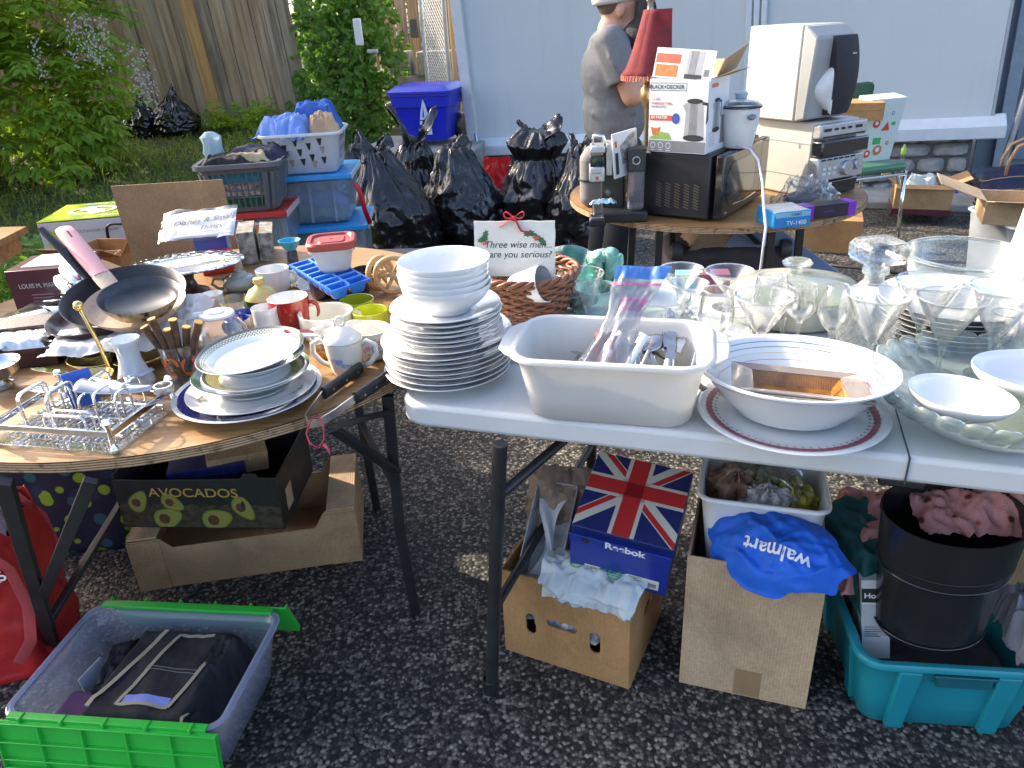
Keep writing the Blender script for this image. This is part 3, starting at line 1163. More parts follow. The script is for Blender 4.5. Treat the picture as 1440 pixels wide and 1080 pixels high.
# ---------------------------------------------------------------- dish pan with cutlery
pA,pB = at(745,592,TZ),at(967,608,TZ)
pang = math.atan2((pB - pA).y,(pB - pA).x)
wb_ = (pB - pA).length + .01
zr = zof(pA,497)
rimA,rimB = at(706,499,zr),at(998,511,zr)
wr_ = (rimB - rimA).length - .02
bkA = at(757,436,zr)
dr_ = (bkA - rimA).dot(Vector((-math.sin(pang),math.cos(pang),0))) - .02
pu = Vector((math.cos(pang),math.sin(pang),0))
pv = Vector((-pu.y,pu.x,0))
pc = pA + pu * ((pB - pA).length / 2) + pv * (dr_ / 2 - .022)
pan = thing('dish_pan','white plastic dish pan holding loose cutlery, near the table front','dish pan',(pc.x,pc.y,TZ + .001),pang)
PANM = pm('milky white plastic',(.70,.695,.67),.32,var=.03,trans=.35)
m = M()
tub(m,wb_,dr_ - .05,wr_,dr_,zr - TZ,.045,.0028,.012)
part('tub',m,PANM,pan,smooth=60)
for sg in (-1,1):
 m = M()
 hw = .055
 pts = [(0,-hw * 1.5),(sg * .012,-hw * 1.3),(sg * .028,-hw * .9),(sg * .032,0),(sg * .028,hw * .9),(sg * .012,hw * 1.3),(0,hw * 1.5)]
 if sg < 0:
  pts.reverse()
 m.prism(pts,.006,Matrix.Translation((sg * (wr_ / 2 + .006),0,zr - TZ - .010)))
 part('handle',m,PANM,pan,bevel=.002)
def fork(m,L=.19):
 m.tube([(0,0,0),(0,.05,.004),(0,.11,.002)],[.006,.004,.0028],8,flat=(.4,1.2,(0,0,1)))
 m.box((0,.128,.001),(.021,.034,.002))
 for i in range(4):
  m.tube([(-.0085 + i * .0057,.142,.001),(-.0085 + i * .0057,.165,-.001),(-.0085 + i * .0057,.19,.003)],[.0016,.0014,.0007],6)
def spoon(m):
 m.tube([(0,0,0),(0,.05,.004),(0,.12,.002)],[.0062,.004,.0028],8,flat=(.4,1.2,(0,0,1)))
 m.blob((0,.15,.001),(.019,.032,.005),None,18,8)
def knife(m):
 m.tube([(0,0,0),(0,.09,.0)],[.007,.006],10,flat=(.6,1.1,(0,0,1)))
 m.prism([(-.006,.09),(.008,.09),(.009,.17),(.004,.205),(-.003,.215),(-.006,.2)],.0016)
def cutlery(kind,px_,py_,z,rot,label):
 m = M()
 {'fork': fork,'spoon': spoon,'knife': knife}[kind](m)
 p = at(px_,py_,z)
 return single(kind,m,pm('cutlery steel',(.50,.49,.47),.2,1,var=.3,scale=30),label,kind,p,rot,'loose cutlery in the dish pan',smooth=50)
zc = TZ + .02
Rk = [('spoon',862,556,.50,.1,'round spoon nearest the zip bag in the dish pan'),
      ('knife',880,556,.52,-.1,'broad table knife standing third from the zip bag in the dish pan'),
      ('fork',902,558,.50,.35,'fork with tilted tines in the middle of the cutlery heap'),
      ('spoon',918,558,.46,-.35,'large spoon reflecting blue sky beside the upright fork'),
      ('fork',934,558,.58,-.18,'upright fork, its tines the highest of the cutlery'),
      ('spoon',975,548,.30,-.95,'lone spoon lying at the right end of the dish pan'),
      ('fork',950,557,.5,.15,'fork at the right of the upright fork in the dish pan'),
      ('knife',912,560,.48,.12,'knife handle between the two left forks in the dish pan'),
      ('spoon',942,560,.42,-.3,'second spoon right of the cutlery heap centre'),
      ('spoon',870,560,.46,.25,'spoon standing between zip bag and broad knife'),
      ('knife',925,562,.55,-.05,'table knife right behind the front wall of the dish pan'),
      ('spoon',845,556,.45,.4,'small spoon pressed against the zip bag')]
for kd,px_,py_,til,tw,lb in Rk:
 o = cutlery(kd,px_ + 16,py_,zc + .016,(til,0,pang - tw),lb)
 o.scale = (1.15,.95,1.15)
rnd = random.Random(8)
for i,(kd,lb) in enumerate((('fork','fork lying flat at the bottom of the dish pan'),('knife','knife lying under the other cutlery in the dish pan'),('spoon','spoon lying flat under the zip bag'),('spoon','second flat spoon, right of the heap in the dish pan'),('fork','second flat fork with its tines toward the right end of the dish pan'),('knife','second low knife across the heap in the dish pan'))):
 cutlery(kd,915 + 8 * i,528 + 3 * i,zc + .004 * i,(.08 + .02 * i,0,pang + (1.3 + .12 * i if i < 3 else 1.75 - .08 * i)),lb)
# zip bag with handles of cutlery inside
zb0,zb1 = at(830,562,TZ + .03),at(890,382,TZ + .30)
bag = thing('zip_bag','clear zip bag with blue and pink top, full of cutlery, in the dish pan','plastic bag',(zb0.x,zb0.y,TZ + .03))
up_ = (aty(890,374,zb0.y + .10) - zb0)
side = pu.copy()
nrm = up_.normalized().cross(side).normalized()
def bagpt(u,v,thick):
 wv = [(0,.10),(.2,.115),(.45,.07),(.65,.062),(.82,.085),(1,.098)]
 for (a0_,w0_),(a1_,w1_) in zip(wv,wv[1:]):
  if a0_ <= v <= a1_:
   wd2 = w0_ + (w1_ - w0_) * (v - a0_) / (a1_ - a0_)
 base = up_ * v
 off = .010 * nz(u * 2,v * 3,1,1.4) + .004 * math.sin(u * 17 + v * 5) * max(0,1 - v * 1.2)
 th = thick * max(.0,(1 - v * 1.25)) * (1 - (2 * u - 1) ** 2)
 return base + side * ((u - .5) * wd2 + .02 * v) + nrm * (off + th)
m = M()
m.surf(lambda u,v: bagpt(u,v,.035),26,34)
m.surf(lambda u,v: bagpt(u,v,-.035),26,34)
part('bag',m,thin_clear('milky zip bag film',(.70,.71,.75),2.2,haze=.42,hazecol=(.58,.585,.62),bump=1.0,bscale=32,rough=.1),bag,smooth=180)
m = M()
m.surf(lambda u,v: bagpt(u,.905 + v * .095,0) + nrm * -.002,24,6)
part('blue_band',m,pm('blue bag band',(.10,.27,.72),.3,trans=.4),bag,smooth=180)
m = M()
m.surf(lambda u,v: bagpt(u,.855 + v * .018,0) + nrm * -.002,24,3)
m.surf(lambda u,v: bagpt(.25 + u * .65,.66 + v * .10,0) + nrm * -.002,24,4)
part('pink_strip',m,pm('pink bag strip',(.75,.22,.45),.3,trans=.4),bag,smooth=180)
m = M()
for i,(x,t_) in enumerate(((-.03,.05),(0,-.02),(.03,.03),(.045,-.05))):
 m.use(i % 2)
 m.tube([side * x + Vector((0,0,0)),side * (x + t_ * .6) + up_ * .30,side * (x + t_) + up_ * .50],[.009,.007,.010],8,flat=(.5,1.2))
part('bagged_cutlery',m,[STEEL,pm('reddish handles',(.35,.08,.06),.35)],bag)
# ---------------------------------------------------------------- striped bowl, plate and amber dish
pc2 = at(1110,588,TZ)
rP = 262 / 2 * mpp(pc2) * .98
prof = plate_prof(rP,.020,.66)
pl = single('serving_plate',M().lathe(prof,90),PORC2,'large white plate with a burgundy leaf border under the striped bowl','plate',(pc2.x,pc2.y,TZ + .001),smooth=50)
m = M()
nb = 64
for i in range(nb):
 an = 2 * PI * i / nb
 rr = rP * .86
 zz = .0176
 mt_ = Matrix.Translation((rr * math.cos(an),rr * math.sin(an),zz)) @ Matrix.Rotation(an,4,'Z') @ Matrix.Rotation(-.22,4,'Y')
 m.use(0)
 m.add([(q[0],q[1],.0) for q in [(.0062 * math.cos(t),.0092 * math.sin(t)) for t in [2 * PI * j / 10 for j in range(10)]]],[tuple(range(10))],mt_)
 m.use(1)
 for sg in (1,-1):
  m.add([(-.009 + .004 * sg,-.002,.0004),(-.004 + .004 * sg,.001,.0004),(-.009 + .004 * sg,.004,.0004)],[(0,1,2)],mt_)
part('border_pattern',m,[pm('burgundy glaze',(.25,.035,.075),.3),pm('dark glaze',(.03,.03,.05),.3)],pl,smooth=0)
pcb = at(1111,575,TZ + .01)
zbr = TZ + .098
rBB = 276 / 2 * mpp((pcb.x,pcb.y,zbr)) * .99
def bigbowl(r,h):
 pr = [(0,.002),(r * .5,.002),(r * .52,0),(r * .57,0),(r * .60,.006),(r * .78,h * .42),(r * .90,h * .78),(r * .95,h * .93),(r,h * .96),(r * 1.0,h),(r * .97,h * 1.005),(r * .93,h * .97)]
 ks = [0] * (len(pr))
 for q,kk in ((.90,0),(.895,1),(.86,0),(.855,2),(.815,0),(.81,3),(.765,0),(.76,4),(.6,0),(.5,0),(0,0)):
  hh = .007 + (h * .97 - .007) * max(0,(q - .55) / .38) ** 1.15 if q > .55 else .007
  pr.append((r * q,hh))
  ks.append(kk)
 return pr,ks
prof,ks = bigbowl(rBB,.082)
ks = ks[:len(prof) - 1]
# a line colour belongs to the segment that ends at its point
m = M()
bowlmats = [PORC2,pm('blue line',(.03,.045,.25),.3),pm('green line',(.06,.13,.06),.3),pm('yellow line',(.55,.42,.1),.3),pm('pink line',(.55,.12,.18),.3)]
kk = [0] * (len(prof) - 1)
base_i = 12
for i in range(len(prof) - 1):
 a_,b_ = prof[i][0] / rBB,prof[i + 1][0] / rBB
 for q,n_ in ((.8975,1),(.8575,2),(.8125,3),(.7625,4)):
  if i >= 11 and b_ < q < a_ and a_ - b_ < .008:
   kk[i] = n_
m.lathe(prof,96,ks=kk)
single('pasta_bowl',m,bowlmats,'wide white bowl with blue, green, yellow and pink rings inside','bowl',(pcb.x,pcb.y,TZ + .013),(R(-4),R(1),0),smooth=50)
# amber dish lying in the bowl
ad0 = at(1130,562,TZ + .062)
AMB = N('amber ribbed glaze')
vv = AMB.coord()
wv = AMB.n('TexWave')
wv.inputs['Scale'].default_value = 110
AMB.l(vv,wv.inputs[0])
cc = AMB.ramp(AMB.noise(vv,22,4),[(.35,(.16,.06,.008)),(.65,(.36,.16,.025))])
AMB.set(Base_Color=cc,Roughness=.12,Coat_Weight=.8)
AMB.bump(wv.outputs['Fac'],.3,.0015)
dish = thing('amber_dish','small square amber glazed dish with grey rim resting in the striped bowl','dish',(ad0.x - .002,ad0.y + .026,TZ + .071),rot=(R(-9),R(2),R(-17)))
dish.scale = (1.42,1.08,1)
m = M()
o_,i_ = .077,.052
vs = [(-o_,-o_,.012),(o_,-o_,.012),(o_,o_,.012),(-o_,o_,.012),(-i_,-i_,.008),(i_,-i_,.008),(i_,i_,.008),(-i_,i_,.008),(-i_ * .8,-i_ * .8,-.012),(i_ * .8,-i_ * .8,-.012),(i_ * .8,i_ * .8,-.012),(-i_ * .8,i_ * .8,-.012)]
m.add(vs[4:],[(0,1,5,4),(1,2,6,5),(2,3,7,6),(3,0,4,7),(4,5,6,7)])
part('well',m,AMB.m,dish,smooth=0)
m = M()
m.add(vs[:8],[(0,1,5,4),(1,2,6,5),(2,3,7,6),(3,0,4,7)])
part('rim',m,pm('taupe glaze',(.20,.155,.13),.18,var=.15,coat=.6),dish,smooth=0,solid=.003)
m = M()
m.add([(-o_,-o_,.009),(o_,-o_,.009),(o_,o_,.009),(-o_,o_,.009),(-i_ * .75,-i_ * .75,-.016),(i_ * .75,-i_ * .75,-.016),(i_ * .75,i_ * .75,-.016),(-i_ * .75,i_ * .75,-.016)],[(4,5,1,0),(5,6,2,1),(6,7,3,2),(7,4,0,3),(7,6,5,4)])
part('underside',m,PORC2,dish,smooth=0)
# ---------------------------------------------------------------- petal glass bowl with white dishes, right front
gc = at(1388,612,TZ)
rG = .19
GB = thin_clear('frosty pressed glass',(.84,.9,.87),1.5,haze=.17,hazecol=(.66,.74,.70),bump=.3,bscale=60,edge=.35)
gb = thing('glass_bowl','large scalloped petal glass bowl at the right front corner, white dishes inside','bowl',(gc.x + .02,gc.y + .035,TZ + .001))
m = M()
npet = 32
def petal(off):
 def f_(u,v):
  an = 2 * PI * u
  pt = abs(math.sin(an * npet / 2)) ** .55
  k_ = v
  r_ = rG * (.50 + .50 * (1 - (1 - k_) ** 1.7)) * (1 + .035 * pt * k_) + off
  return (r_ * math.cos(an + .22 * k_),r_ * math.sin(an + .22 * k_),.004 + .078 * k_ + .012 * pt * max(0,k_ - .75) * 4 * .6)
 return f_
m.surf(petal(0),256,12,cu=True)
part('petal_wall',m,GB,gb,smooth=60,solid=.005)
m = M()
m.lathe([(0,0),(rG * .5,0),(rG * .51,.005),(0,.006)],64)
part('base',m,GB,gb)
ob = single('oval_dish',M().lathe(bowl_prof(.115,.05,.6),64,sx=1.2,sy=.8),PORC,'larger plain white oval dish tilted inside the petal glass bowl','dish',(gc.x + .135,gc.y + .045,TZ + .034),(R(0),R(2),EANG),smooth=60)
q = at(1340,590,TZ + .05)
m = M().lathe(bowl_prof(.070,.038,.45),56,sx=1.15)
b2 = single('small_bowl',m,PORC,'small white bowl with a blue nick on its rim lying in the petal glass bowl','bowl',(q.x + .016,q.y + .022,TZ + .046),(R(1),R(5),EANG + .1),smooth=60)
# ---------------------------------------------------------------- glasses
RIMG = thin_clear('bright glass rim',(.93,.95,.95),2.6,haze=.22,hazecol=(.85,.87,.88))  # whitened mix puts the rim highlight into the material
def glass_thing(name,label,cat,group,loc,bowlp,stemp,mt=GLASS,H=None,rot=None,rim=None):
 t = thing(name,label,cat,loc,0,group,rot=rot)
 m = M().lathe(bowlp,48)
 part('bowl',m,mt,t,smooth=70)
 if stemp:
  m = M().lathe(stemp,32)
  part('stem',m,SOLG,t,smooth=50)
 if rim:
  m = M()
  r_,z_ = rim
  m.tube([(r_ * math.cos(2 * PI * i / 48),r_ * math.sin(2 * PI * i / 48),z_) for i in range(48)],.0014,6,closed=True)
  part('rim',m,RIMG,t)
 return t
def pos(px_,pyb,z=TZ):
 p = at(px_,pyb,z)
 return p
def martini(px_,pyb,Wpx,pyt,label,mt=GLASS,stem=.5,group='martini glasses',name='martini_glass',curve=1.0):
 p = pos(px_,pyb)
 H = max(.06,zof(p,pyt) - TZ)
 r_ = Wpx / 2 * mpp((p.x,p.y,TZ + H))
 zb = H * stem
 n_ = 8
 bp = [(.004,zb)]
 for i in range(1,n_ + 1):
  k_ = i / n_
  bp.append((.006 + (r_ - .006) * k_ ** curve,zb + (H - zb) * k_))
 bp += [(r_ - .0014,H - .0003)] + [(.006 + (r_ - .006) * (i / n_) ** curve - .0016,zb + .003 + (H - zb) * i / n_ * .995) for i in range(n_ - 1,0,-1)] + [(0,zb + .006)]
 fr = r_ * .62
 sp = [(0,0),(fr,0),(fr,.0015),(fr * .5,.004),(.008,.010),(.0048,.02),(.0045,zb * .6),(.007,zb * .93),(.010,zb + .002),(0,zb + .004)]
 return glass_thing(name,label,'glass',group,(p.x,p.y,TZ + .0005),bp,sp,mt,rim=(r_ - .0006,H))
def wine(px_,pyb,Wpx,pyt,label,mt=GLASS,stem=.45,rimk=.85,group='wine glasses',name='wine_glass'):
 p = pos(px_,pyb)
 H = max(.06,zof(p,pyt) - TZ)
 r_ = Wpx / 2 * mpp((p.x,p.y,TZ + H * .7))
 zb = H * stem
 bp = []
 n_ = 12
 def rad(k_):
  return r_ * (math.sin(min(1,k_ / .45) * PI / 2) ** .8 if k_ < .45 else 1 - (1 - rimk) * ((k_ - .45) / .55) ** 1.6)
 for i in range(n_ + 1):
  bp.append((max(.004,rad(i / n_)),zb + (H - zb) * i / n_))
 bp += [(rad(1) - .0014,H)] + [(max(.001,rad(i / n_) - .0016),zb + .003 + (H - zb) * i / n_ * .99) for i in range(n_ - 1,0,-1)] + [(0,zb + .004)]
 fr = r_ * .8
 sp = [(0,0),(fr,0),(fr,.0015),(fr * .5,.004),(.007,.010),(.004,.02),(.0038,zb * .75),(.006,zb * .95),(.009,zb + .002),(0,zb + .004)]
 return glass_thing(name,label,'glass',group,(p.x,p.y,TZ + .0005),bp,sp,mt,rim=(rad(1) - .0006,H))
def tumbler(px_,pyb,Wpx,pyt,label,mt=GLASS,base=.75,group='tumblers',name='tumbler',cat='glass',bulge=0):
 p = pos(px_,pyb)
 H = max(.03,zof(p,pyt) - TZ)
 r_ = Wpx / 2 * mpp((p.x,p.y,TZ + H))
 def rad(k_):
  return r_ * (base + (1 - base) * k_) + bulge * math.sin(k_ * PI) * r_
 bp = [(0,.001),(rad(0) * .9,.0),(rad(0),.003)] + [(rad(i / 8),.003 + (H - .003) * i / 8) for i in range(1,9)]
 bp += [(rad(1) - .0018,H)] + [(rad(i / 8) - .002,.003 + (H - .003) * i / 8) for i in range(7,0,-1)] + [(rad(0) * .8,.009),(0,.009)]
 return glass_thing(name,label,cat,group,(p.x,p.y,TZ + .0005),bp,None,mt,rim=(rad(1) - .0008,H))
# left group behind the dish pan
tumbler(767,452,70,398,'flared clear glass dish standing just behind the dish pan corner',GLASSG,.42,group='flared dessert glasses',name='dessert_glass')
tumbler(838,448,62,404,'flared clear dessert glass nearest the zip bag',GLASSG,.42,group='flared dessert glasses',name='dessert_glass')
tumbler(817,438,66,384,'wide clear dessert glass behind the other two flared ones',GLASSG,.42,group='flared dessert glasses',name='dessert_glass')
tumbler(930,445,80,417,'low clear glass dish showing blue behind the dish pan',GLASSG,.7,group=None,name='glass_dish',cat='dish')
martini(955,440,62,378,'cone shaped cocktail glass furthest left, beside the zip bag',GLASSG,.42)
martini(966,452,55,398,'short cocktail glass in front of the furthest left one',GLASSG,.42)
martini(1022,432,68,381,'wide cocktail glass before the white casserole lid',GLASS,.35)
wine(1003,500,50,408,'gold rimmed glass goblet close to the dish pan corner',GLASS,.3,.8,'short glass goblets','goblet')
wine(1032,500,46,440,'small clear goblet tucked between gold rimmed goblet and front martini glass',GLASS,.35,.9,'short glass goblets','goblet')
martini(1066,508,82,416,'front martini glass between dish pan and striped bowl',GLASS,.42,curve=.8)
wine(1078,470,50,388,'wide wine glass standing before the casserole lid knob',GLASS,.3,.78)
wine(1098,478,44,402,'slim wine glass with a gold mark left of the tall pair',GLASS,.4,.85)
wine(1118,494,44,402,'tall wine glass directly behind the striped bowl',GLASS,.45,.85)
wine(1164,502,46,402,'round bellied wine glass left of the crystal decanter',GLASS,.34,.62)
martini(1218,522,86,414,'martini glass standing in front of the crystal decanter',GLASS,.38,curve=.78)
martini(1284,512,88,395,'tall martini glass between decanter and cream vase, furthest back of the three',GLASS,.45,curve=.85)
martini(1316,528,92,418,'martini glass right behind the petal glass bowl',GLASS,.42,curve=.85)
martini(1384,528,92,404,'martini glass nearest the right edge beside the moulded pot',GLASS,.42,curve=.85)
wine(1395,520,40,440,'small stemmed glass between the moulded pot and the plate stack',GLASS,.5,.9)
# crystal decanter
p = pos(1212,494)
dec = thing('crystal_decanter','cut crystal decanter with a big faceted square stopper','decanter',(p.x,p.y,TZ + .0005))
H1 = zof(p,392) - TZ
HB = zof(p,338) - TZ
rr = 62 / 2 * mpp((p.x,p.y,TZ + H1 * .5))
H_n = H1 * .98
def sq(r_,z_,k_=.35):
 pts = rrect(2 * r_,2 * r_,r_ * k_,4)
 return [(x,y,z_) for x,y in pts]
m = M()
loft(m,[sq(rr * .02,0),sq(rr * .95,0),sq(rr,.004),sq(rr,H_n * .74),sq(rr * .92,H_n * .84),sq(rr * .6,H_n * .93,.7),sq(rr * .42,H_n,.99),sq(rr * .42,H_n * 1.08,.99),sq(rr * .56,H_n * 1.10,.99),sq(rr * .56,H_n * 1.16,.99),sq(rr * .36,H_n * 1.17,.99)])
part('bottle',m,CUT,dec,rot=(0,0,.5),smooth=40)
m = M()
loft(m,[sq(rr * .02,0),sq(rr * .93,.001),sq(rr * .95,.02),sq(rr * .02,.022)])
part('thick_base',m,SOLG,dec,rot=(0,0,.5))
m = M()
for i in range(4):
 for k_ in range(5):
  for sg in (1,-1):
   x0 = -rr * .9 + k_ * rr * .45
   a_ = (x0,-rr - .0006,H_n * .08)
   b_ = (min(rr,max(-rr,x0 + sg * rr * .9)),-rr - .0006,H_n * .45)
   mt_ = Matrix.Rotation(i * PI / 2,4,'Z')
   m.tube([mt_ @ Vector(a_),mt_ @ Vector(b_)],.0012,5)
part('cut_lines',m,SOLG,dec,rot=(0,0,.5))
m = M()
hs = HB - H_n * 1.17
z0 = H_n * 1.17
loft(m,[sq(rr * .3,z0 - .02,.99),sq(rr * .45,z0,.9),sq(rr * .5,z0 + hs * .12,.9),sq(rr * .86,z0 + hs * .25,.3),sq(rr * .95,z0 + hs * .4,.25),sq(rr * .95,z0 + hs * .8,.25),sq(rr * .8,z0 + hs,.3),sq(rr * .02,z0 + hs)])
part('stopper',m,CUTG,dec,rot=(0,0,.15),smooth=20)
# white casserole with glass lid (behind the glasses)
p = pos(1098,455)
cas = thing('casserole','large oval white casserole with a clear knobbed lid behind the wine glasses','casserole',(p.x + .03,p.y + .02,TZ + .001),EANG + .15)
rc = 178 / 2 * mpp(p) * 1.0
m = M().lathe([(0,0),(rc * .82,0),(rc * .9,.008),(rc * .97,.05),(rc,.058),(rc * 1.02,.062),(rc * .98,.066),(rc * .94,.05),(rc * .86,.012),(0,.008)],72,sy=.72)
part('dish',m,pm('milky casserole',(.72,.72,.62),.2,var=.03,coat=.4),cas,smooth=50)
m = M().lathe([(rc * .99,.066),(rc * .97,.078),(rc * .85,.094),(rc * .5,.106),(.016,.110),(0,.110)],72,sy=.72)
lid = part('lid',m,thin_clear('cloudy lid glass',(.93,.95,.9),1.3,haze=.28,hazecol=(.75,.76,.68)),cas,smooth=60,solid=.003)
m = M().lathe([(0,.11),(.014,.111),(.012,.122),(.030,.130),(.033,.136),(.028,.141),(0,.142)],32)
part('knob',m,SOLG,lid,smooth=40)
# stack of green rimmed plates with a glass bowl on it
p = pos(1330,478)
GRN = pm('olive glaze',(.08,.085,.05),.25,var=.2)
prof = plate_prof(.150,.018,.62)
kk = [0] * (len(prof) - 1)
for i in range(4,7):
 kk[i] = 1
rnd = random.Random(4)
zt = stack('green_backed_plate','white plate with green underside, %s of the stack under the clear bowl','plate','green backed plates under the clear bowl',prof,7,TZ + .001,.0115,(p.x + .02,p.y + .03),[PORC,GRN],kk,.004)
zt += .009
gbt = thing('clear_mixing_bowl','clear glass mixing bowl sitting on the stack of green backed plates','bowl',(p.x + .035,p.y + .045,zt))
rg = .118
m = M().lathe([(0,0),(rg * .6,0),(rg * .68,.006),(rg * .95,.06),(rg,.085),(rg * 1.03,.09),(rg * 1.03,.097),(rg * .98,.098),(rg * .92,.06),(rg * .64,.012),(0,.009)],72)
part('bowl',m,GLASSG,gbt,smooth=60)
m = M()
m.tube([(rg * 1.02 * math.cos(2 * PI * i / 64),rg * 1.02 * math.sin(2 * PI * i / 64),.095) for i in range(64)],.004,8,closed=True)
part('rim',m,SOLG,gbt)
# cream moulded pot on the right edge
p = pos(1440,508)
m = M()
def wob(an,r_,z_):
 return (r_ * (1 + .05 * math.sin(an * 5 + z_ * 60) + .03 * math.sin(an * 3 - z_ * 90)),z_)
hp = zof(p,435) - TZ
m.lathe([(0,0),(.042,0),(.048,.01),(.05,hp * .25),(.036,hp * .38),(.045,hp * .5),(.056,hp * .68),(.052,hp * .85),(.036,hp * .94),(.040,hp),(.036,hp + .002),(.03,hp * .9),(.04,hp * .7),(0,hp * .45)],64,wob=wob)
single('moulded_pot',m,BISQ,'cream moulded ceramic pot cut off by the right edge','pot',(p.x,p.y,TZ + .001),smooth=60)
# tall white bag or pitcher behind it
p = wt(1.62,.80)
p = at(1452,440,TZ)
m = M()
hp = .22
def wob2(an,r_,z_):
 return (r_ * (1 + .04 * math.sin(an * 2 + 1) + .02 * nz(an,z_ * 8,0,1)),z_)
m.lathe([(0,0),(.075,0),(.082,.01),(.08,.07),(.066,.15),(.06,hp),(.057,hp + .002),(.055,hp - .01),(.06,.1),(0,.02)],48,wob=wob2)
single('paper_sack',m,pm('cream paper',(.74,.70,.62),.7,var=.05,bump=.2,bscale=30),'tall cream paper sack standing at the right edge','bag',(p.x + .02,p.y + .04,TZ + .001),smooth=60)
# ---------------------------------------------------------------- wicker basket with slate sign
bc = at(762,452,TZ)
bc = Vector((bc.x - .03,bc.y + .03,TZ))
WICK = pm('reddish brown wicker',(.20,.075,.032),.45,var=.4,scale=40,bump=.3,bscale=120)
bk = thing('wicker_basket','round reddish brown wicker basket behind the white plate stack','basket',bc)
rb,hb = .115,.115
m = M()
ns = 26
for i in range(ns):
 an = 2 * PI * i / ns
 m.tube([((rb * .72 + rb * .28 * k_) * math.cos(an),(rb * .72 + rb * .28 * k_) * math.sin(an),hb * k_) for k_ in (0,.5,1)],.003,5)
part('stake',m,WICK,bk)
m = M()
for j in range(13):
 k_ = (j + .5) / 13
 r_ = rb * .72 + rb * .28 * k_
 ph = PI * (j % 2)
 pts = []
 for i in range(104):
  an = 2 * PI * i / 104
  q = r_ + .0045 * math.sin(an * ns / 2 + ph)
  pts.append((q * math.cos(an),q * math.sin(an),hb * k_))
 m.tube(pts,.0046,6,closed=True)
part('weave',m,WICK,bk,smooth=180)
m = M()
for ph in (0,2.1,4.2):
 m.tube([((rb * 1.02 + .005 * math.cos(an * 9 + ph)) * math.cos(an),(rb * 1.02 + .005 * math.cos(an * 9 + ph)) * math.sin(an),hb + .005 + .006 * math.sin(an * 9 + ph)) for an in [2 * PI * i / 120 for i in range(120)]],.0052,6,closed=True)
part('braided_rim',m,WICK,bk,smooth=180)
m = M().lathe([(0,.006),(rb * .72,.006),(rb * .72,.001),(0,.001)],32)
part('bottom',m,WICK,bk)
# slate sign
sl_ = at(668,322,TZ + .235)
slb = aty(722,400,bc.y - .01)
ctr = aty(724,350,bc.y + .03)
SLATE = pm('painted cream slate',(.60,.60,.545),.7,var=.06,scale=10,bump=.7,bscale=30,bdist=.006)
sg_ = thing('slate_sign','cream painted slate sign with lettering, holly and a red bow standing in the wicker basket','sign',ctr,rot=(R(-10),R(0),R(-10)))
sw,sh = .192,.13
m = M()
rs = random.Random(12)
ol = []
for (x0,y0,x1,y1) in ((-sw / 2,-sh / 2,sw / 2,-sh / 2),(sw / 2,-sh / 2,sw / 2,sh / 2),(sw / 2,sh / 2,-sw / 2,sh / 2),(-sw / 2,sh / 2,-sw / 2,-sh / 2)):
 for k_ in range(10):
  ol.append((x0 + (x1 - x0) * k_ / 10 + rs.uniform(-.0012,.0012),y0 + (y1 - y0) * k_ / 10 + rs.uniform(-.0012,.0012)))
m.prism(ol,.007,Matrix.Rotation(PI / 2,4,'X') @ Matrix.Translation((0,0,-.0035)))
part('slab',m,SLATE,sg_,smooth=0)
lettering('Three wise men...',.0225,INK,sg_,(.008,-.0040,.010),FRONT,shear=.25)
lettering('are you serious?',.0225,INK,sg_,(.012,-.0040,-.013),FRONT,shear=.25)
m = M()
for (x,y,an) in ((-.070,.032,1.2),(-.076,.022,.2),(.052,.028,-.6),(.066,.018,-.9),(.035,.036,.2)):
 pts = []
 for i in range(16):
  t_ = 2 * PI * i / 16
  rr_ = 1 + (.28 if i % 2 else -.18)
  u_,v_ = .0125 * math.cos(t_) * rr_,.0065 * math.sin(t_) * rr_
  pts.append((x + u_ * math.cos(an) - v_ * math.sin(an),y + u_ * math.sin(an) + v_ * math.cos(an)))
 m.use(0).poly(pts,.0)
for (x,y) in ((-.068,.014),(-.074,.012),(.050,.022),(.056,.026),(.047,.028)):
 m.use(1).ell(x,y,.0032,.0032,.0003,12)
part('holly',m,[pm('holly green',(.04,.12,.05),.5),REDINK],sg_,(0,-.0041,0),FRONT,smooth=0)
RIB = pm('red ribbon',(.62,.015,.03),.35,var=.15,trans=.2)
m = M()
def ribbon(pts,wd_):
 vs = []
 for i,p_ in enumerate(pts):
  vs += [(p_[0],p_[1] - wd_ / 2,p_[2]),(p_[0] + .001,p_[1] + wd_ / 2,p_[2] + .002)]
 m.add(vs,[(2 * i,2 * i + 1,2 * i + 3,2 * i + 2) for i in range(len(pts) - 1)])
for sgx in (-1,1):
 ribbon([(sgx * (.002 + .022 * math.sin(t_)),-.008,.072 + .012 * math.sin(2 * t_) * .6 + .008 * math.sin(t_)) for t_ in [PI * i / 12 for i in range(13)]],.012)
ribbon([(0,-.009,.072),(-.012,-.011,.066),(-.024,-.008,.058),(-.036,-.007,.05)],.012)
ribbon([(.002,-.009,.070),(.010,-.011,.055),(.016,-.008,.042),(.03,-.009,.038),(.040,-.008,.040)],.012)
m.blob((.0,-.010,.071),(.006,.006,.006))
part('bow',m,RIB,sg_,smooth=180,solid=.0008)
# white ladle-like mug lying in the basket
q = aty(722,400,bc.y - .02)
mug_in = thing('white_jug','white jug lying on its side in the wicker basket before the sign','jug',(bc.x - .035,bc.y - .05,TZ + .088),rot=(R(72),0,R(62)))
m = M().lathe([(0,0),(.03,0),(.036,.01),(.042,.06),(.044,.085),(.041,.085),(.039,.05),(.032,.012),(0,.006)],40)
part('body',m,PORC,mug_in,smooth=50)
m = M()
m.tube([(.038,0,.02),(.06,0,.03),(.066,0,.05),(.058,0,.068),(.042,0,.074)],.005,8)
part('handle',m,PORC,mug_in)
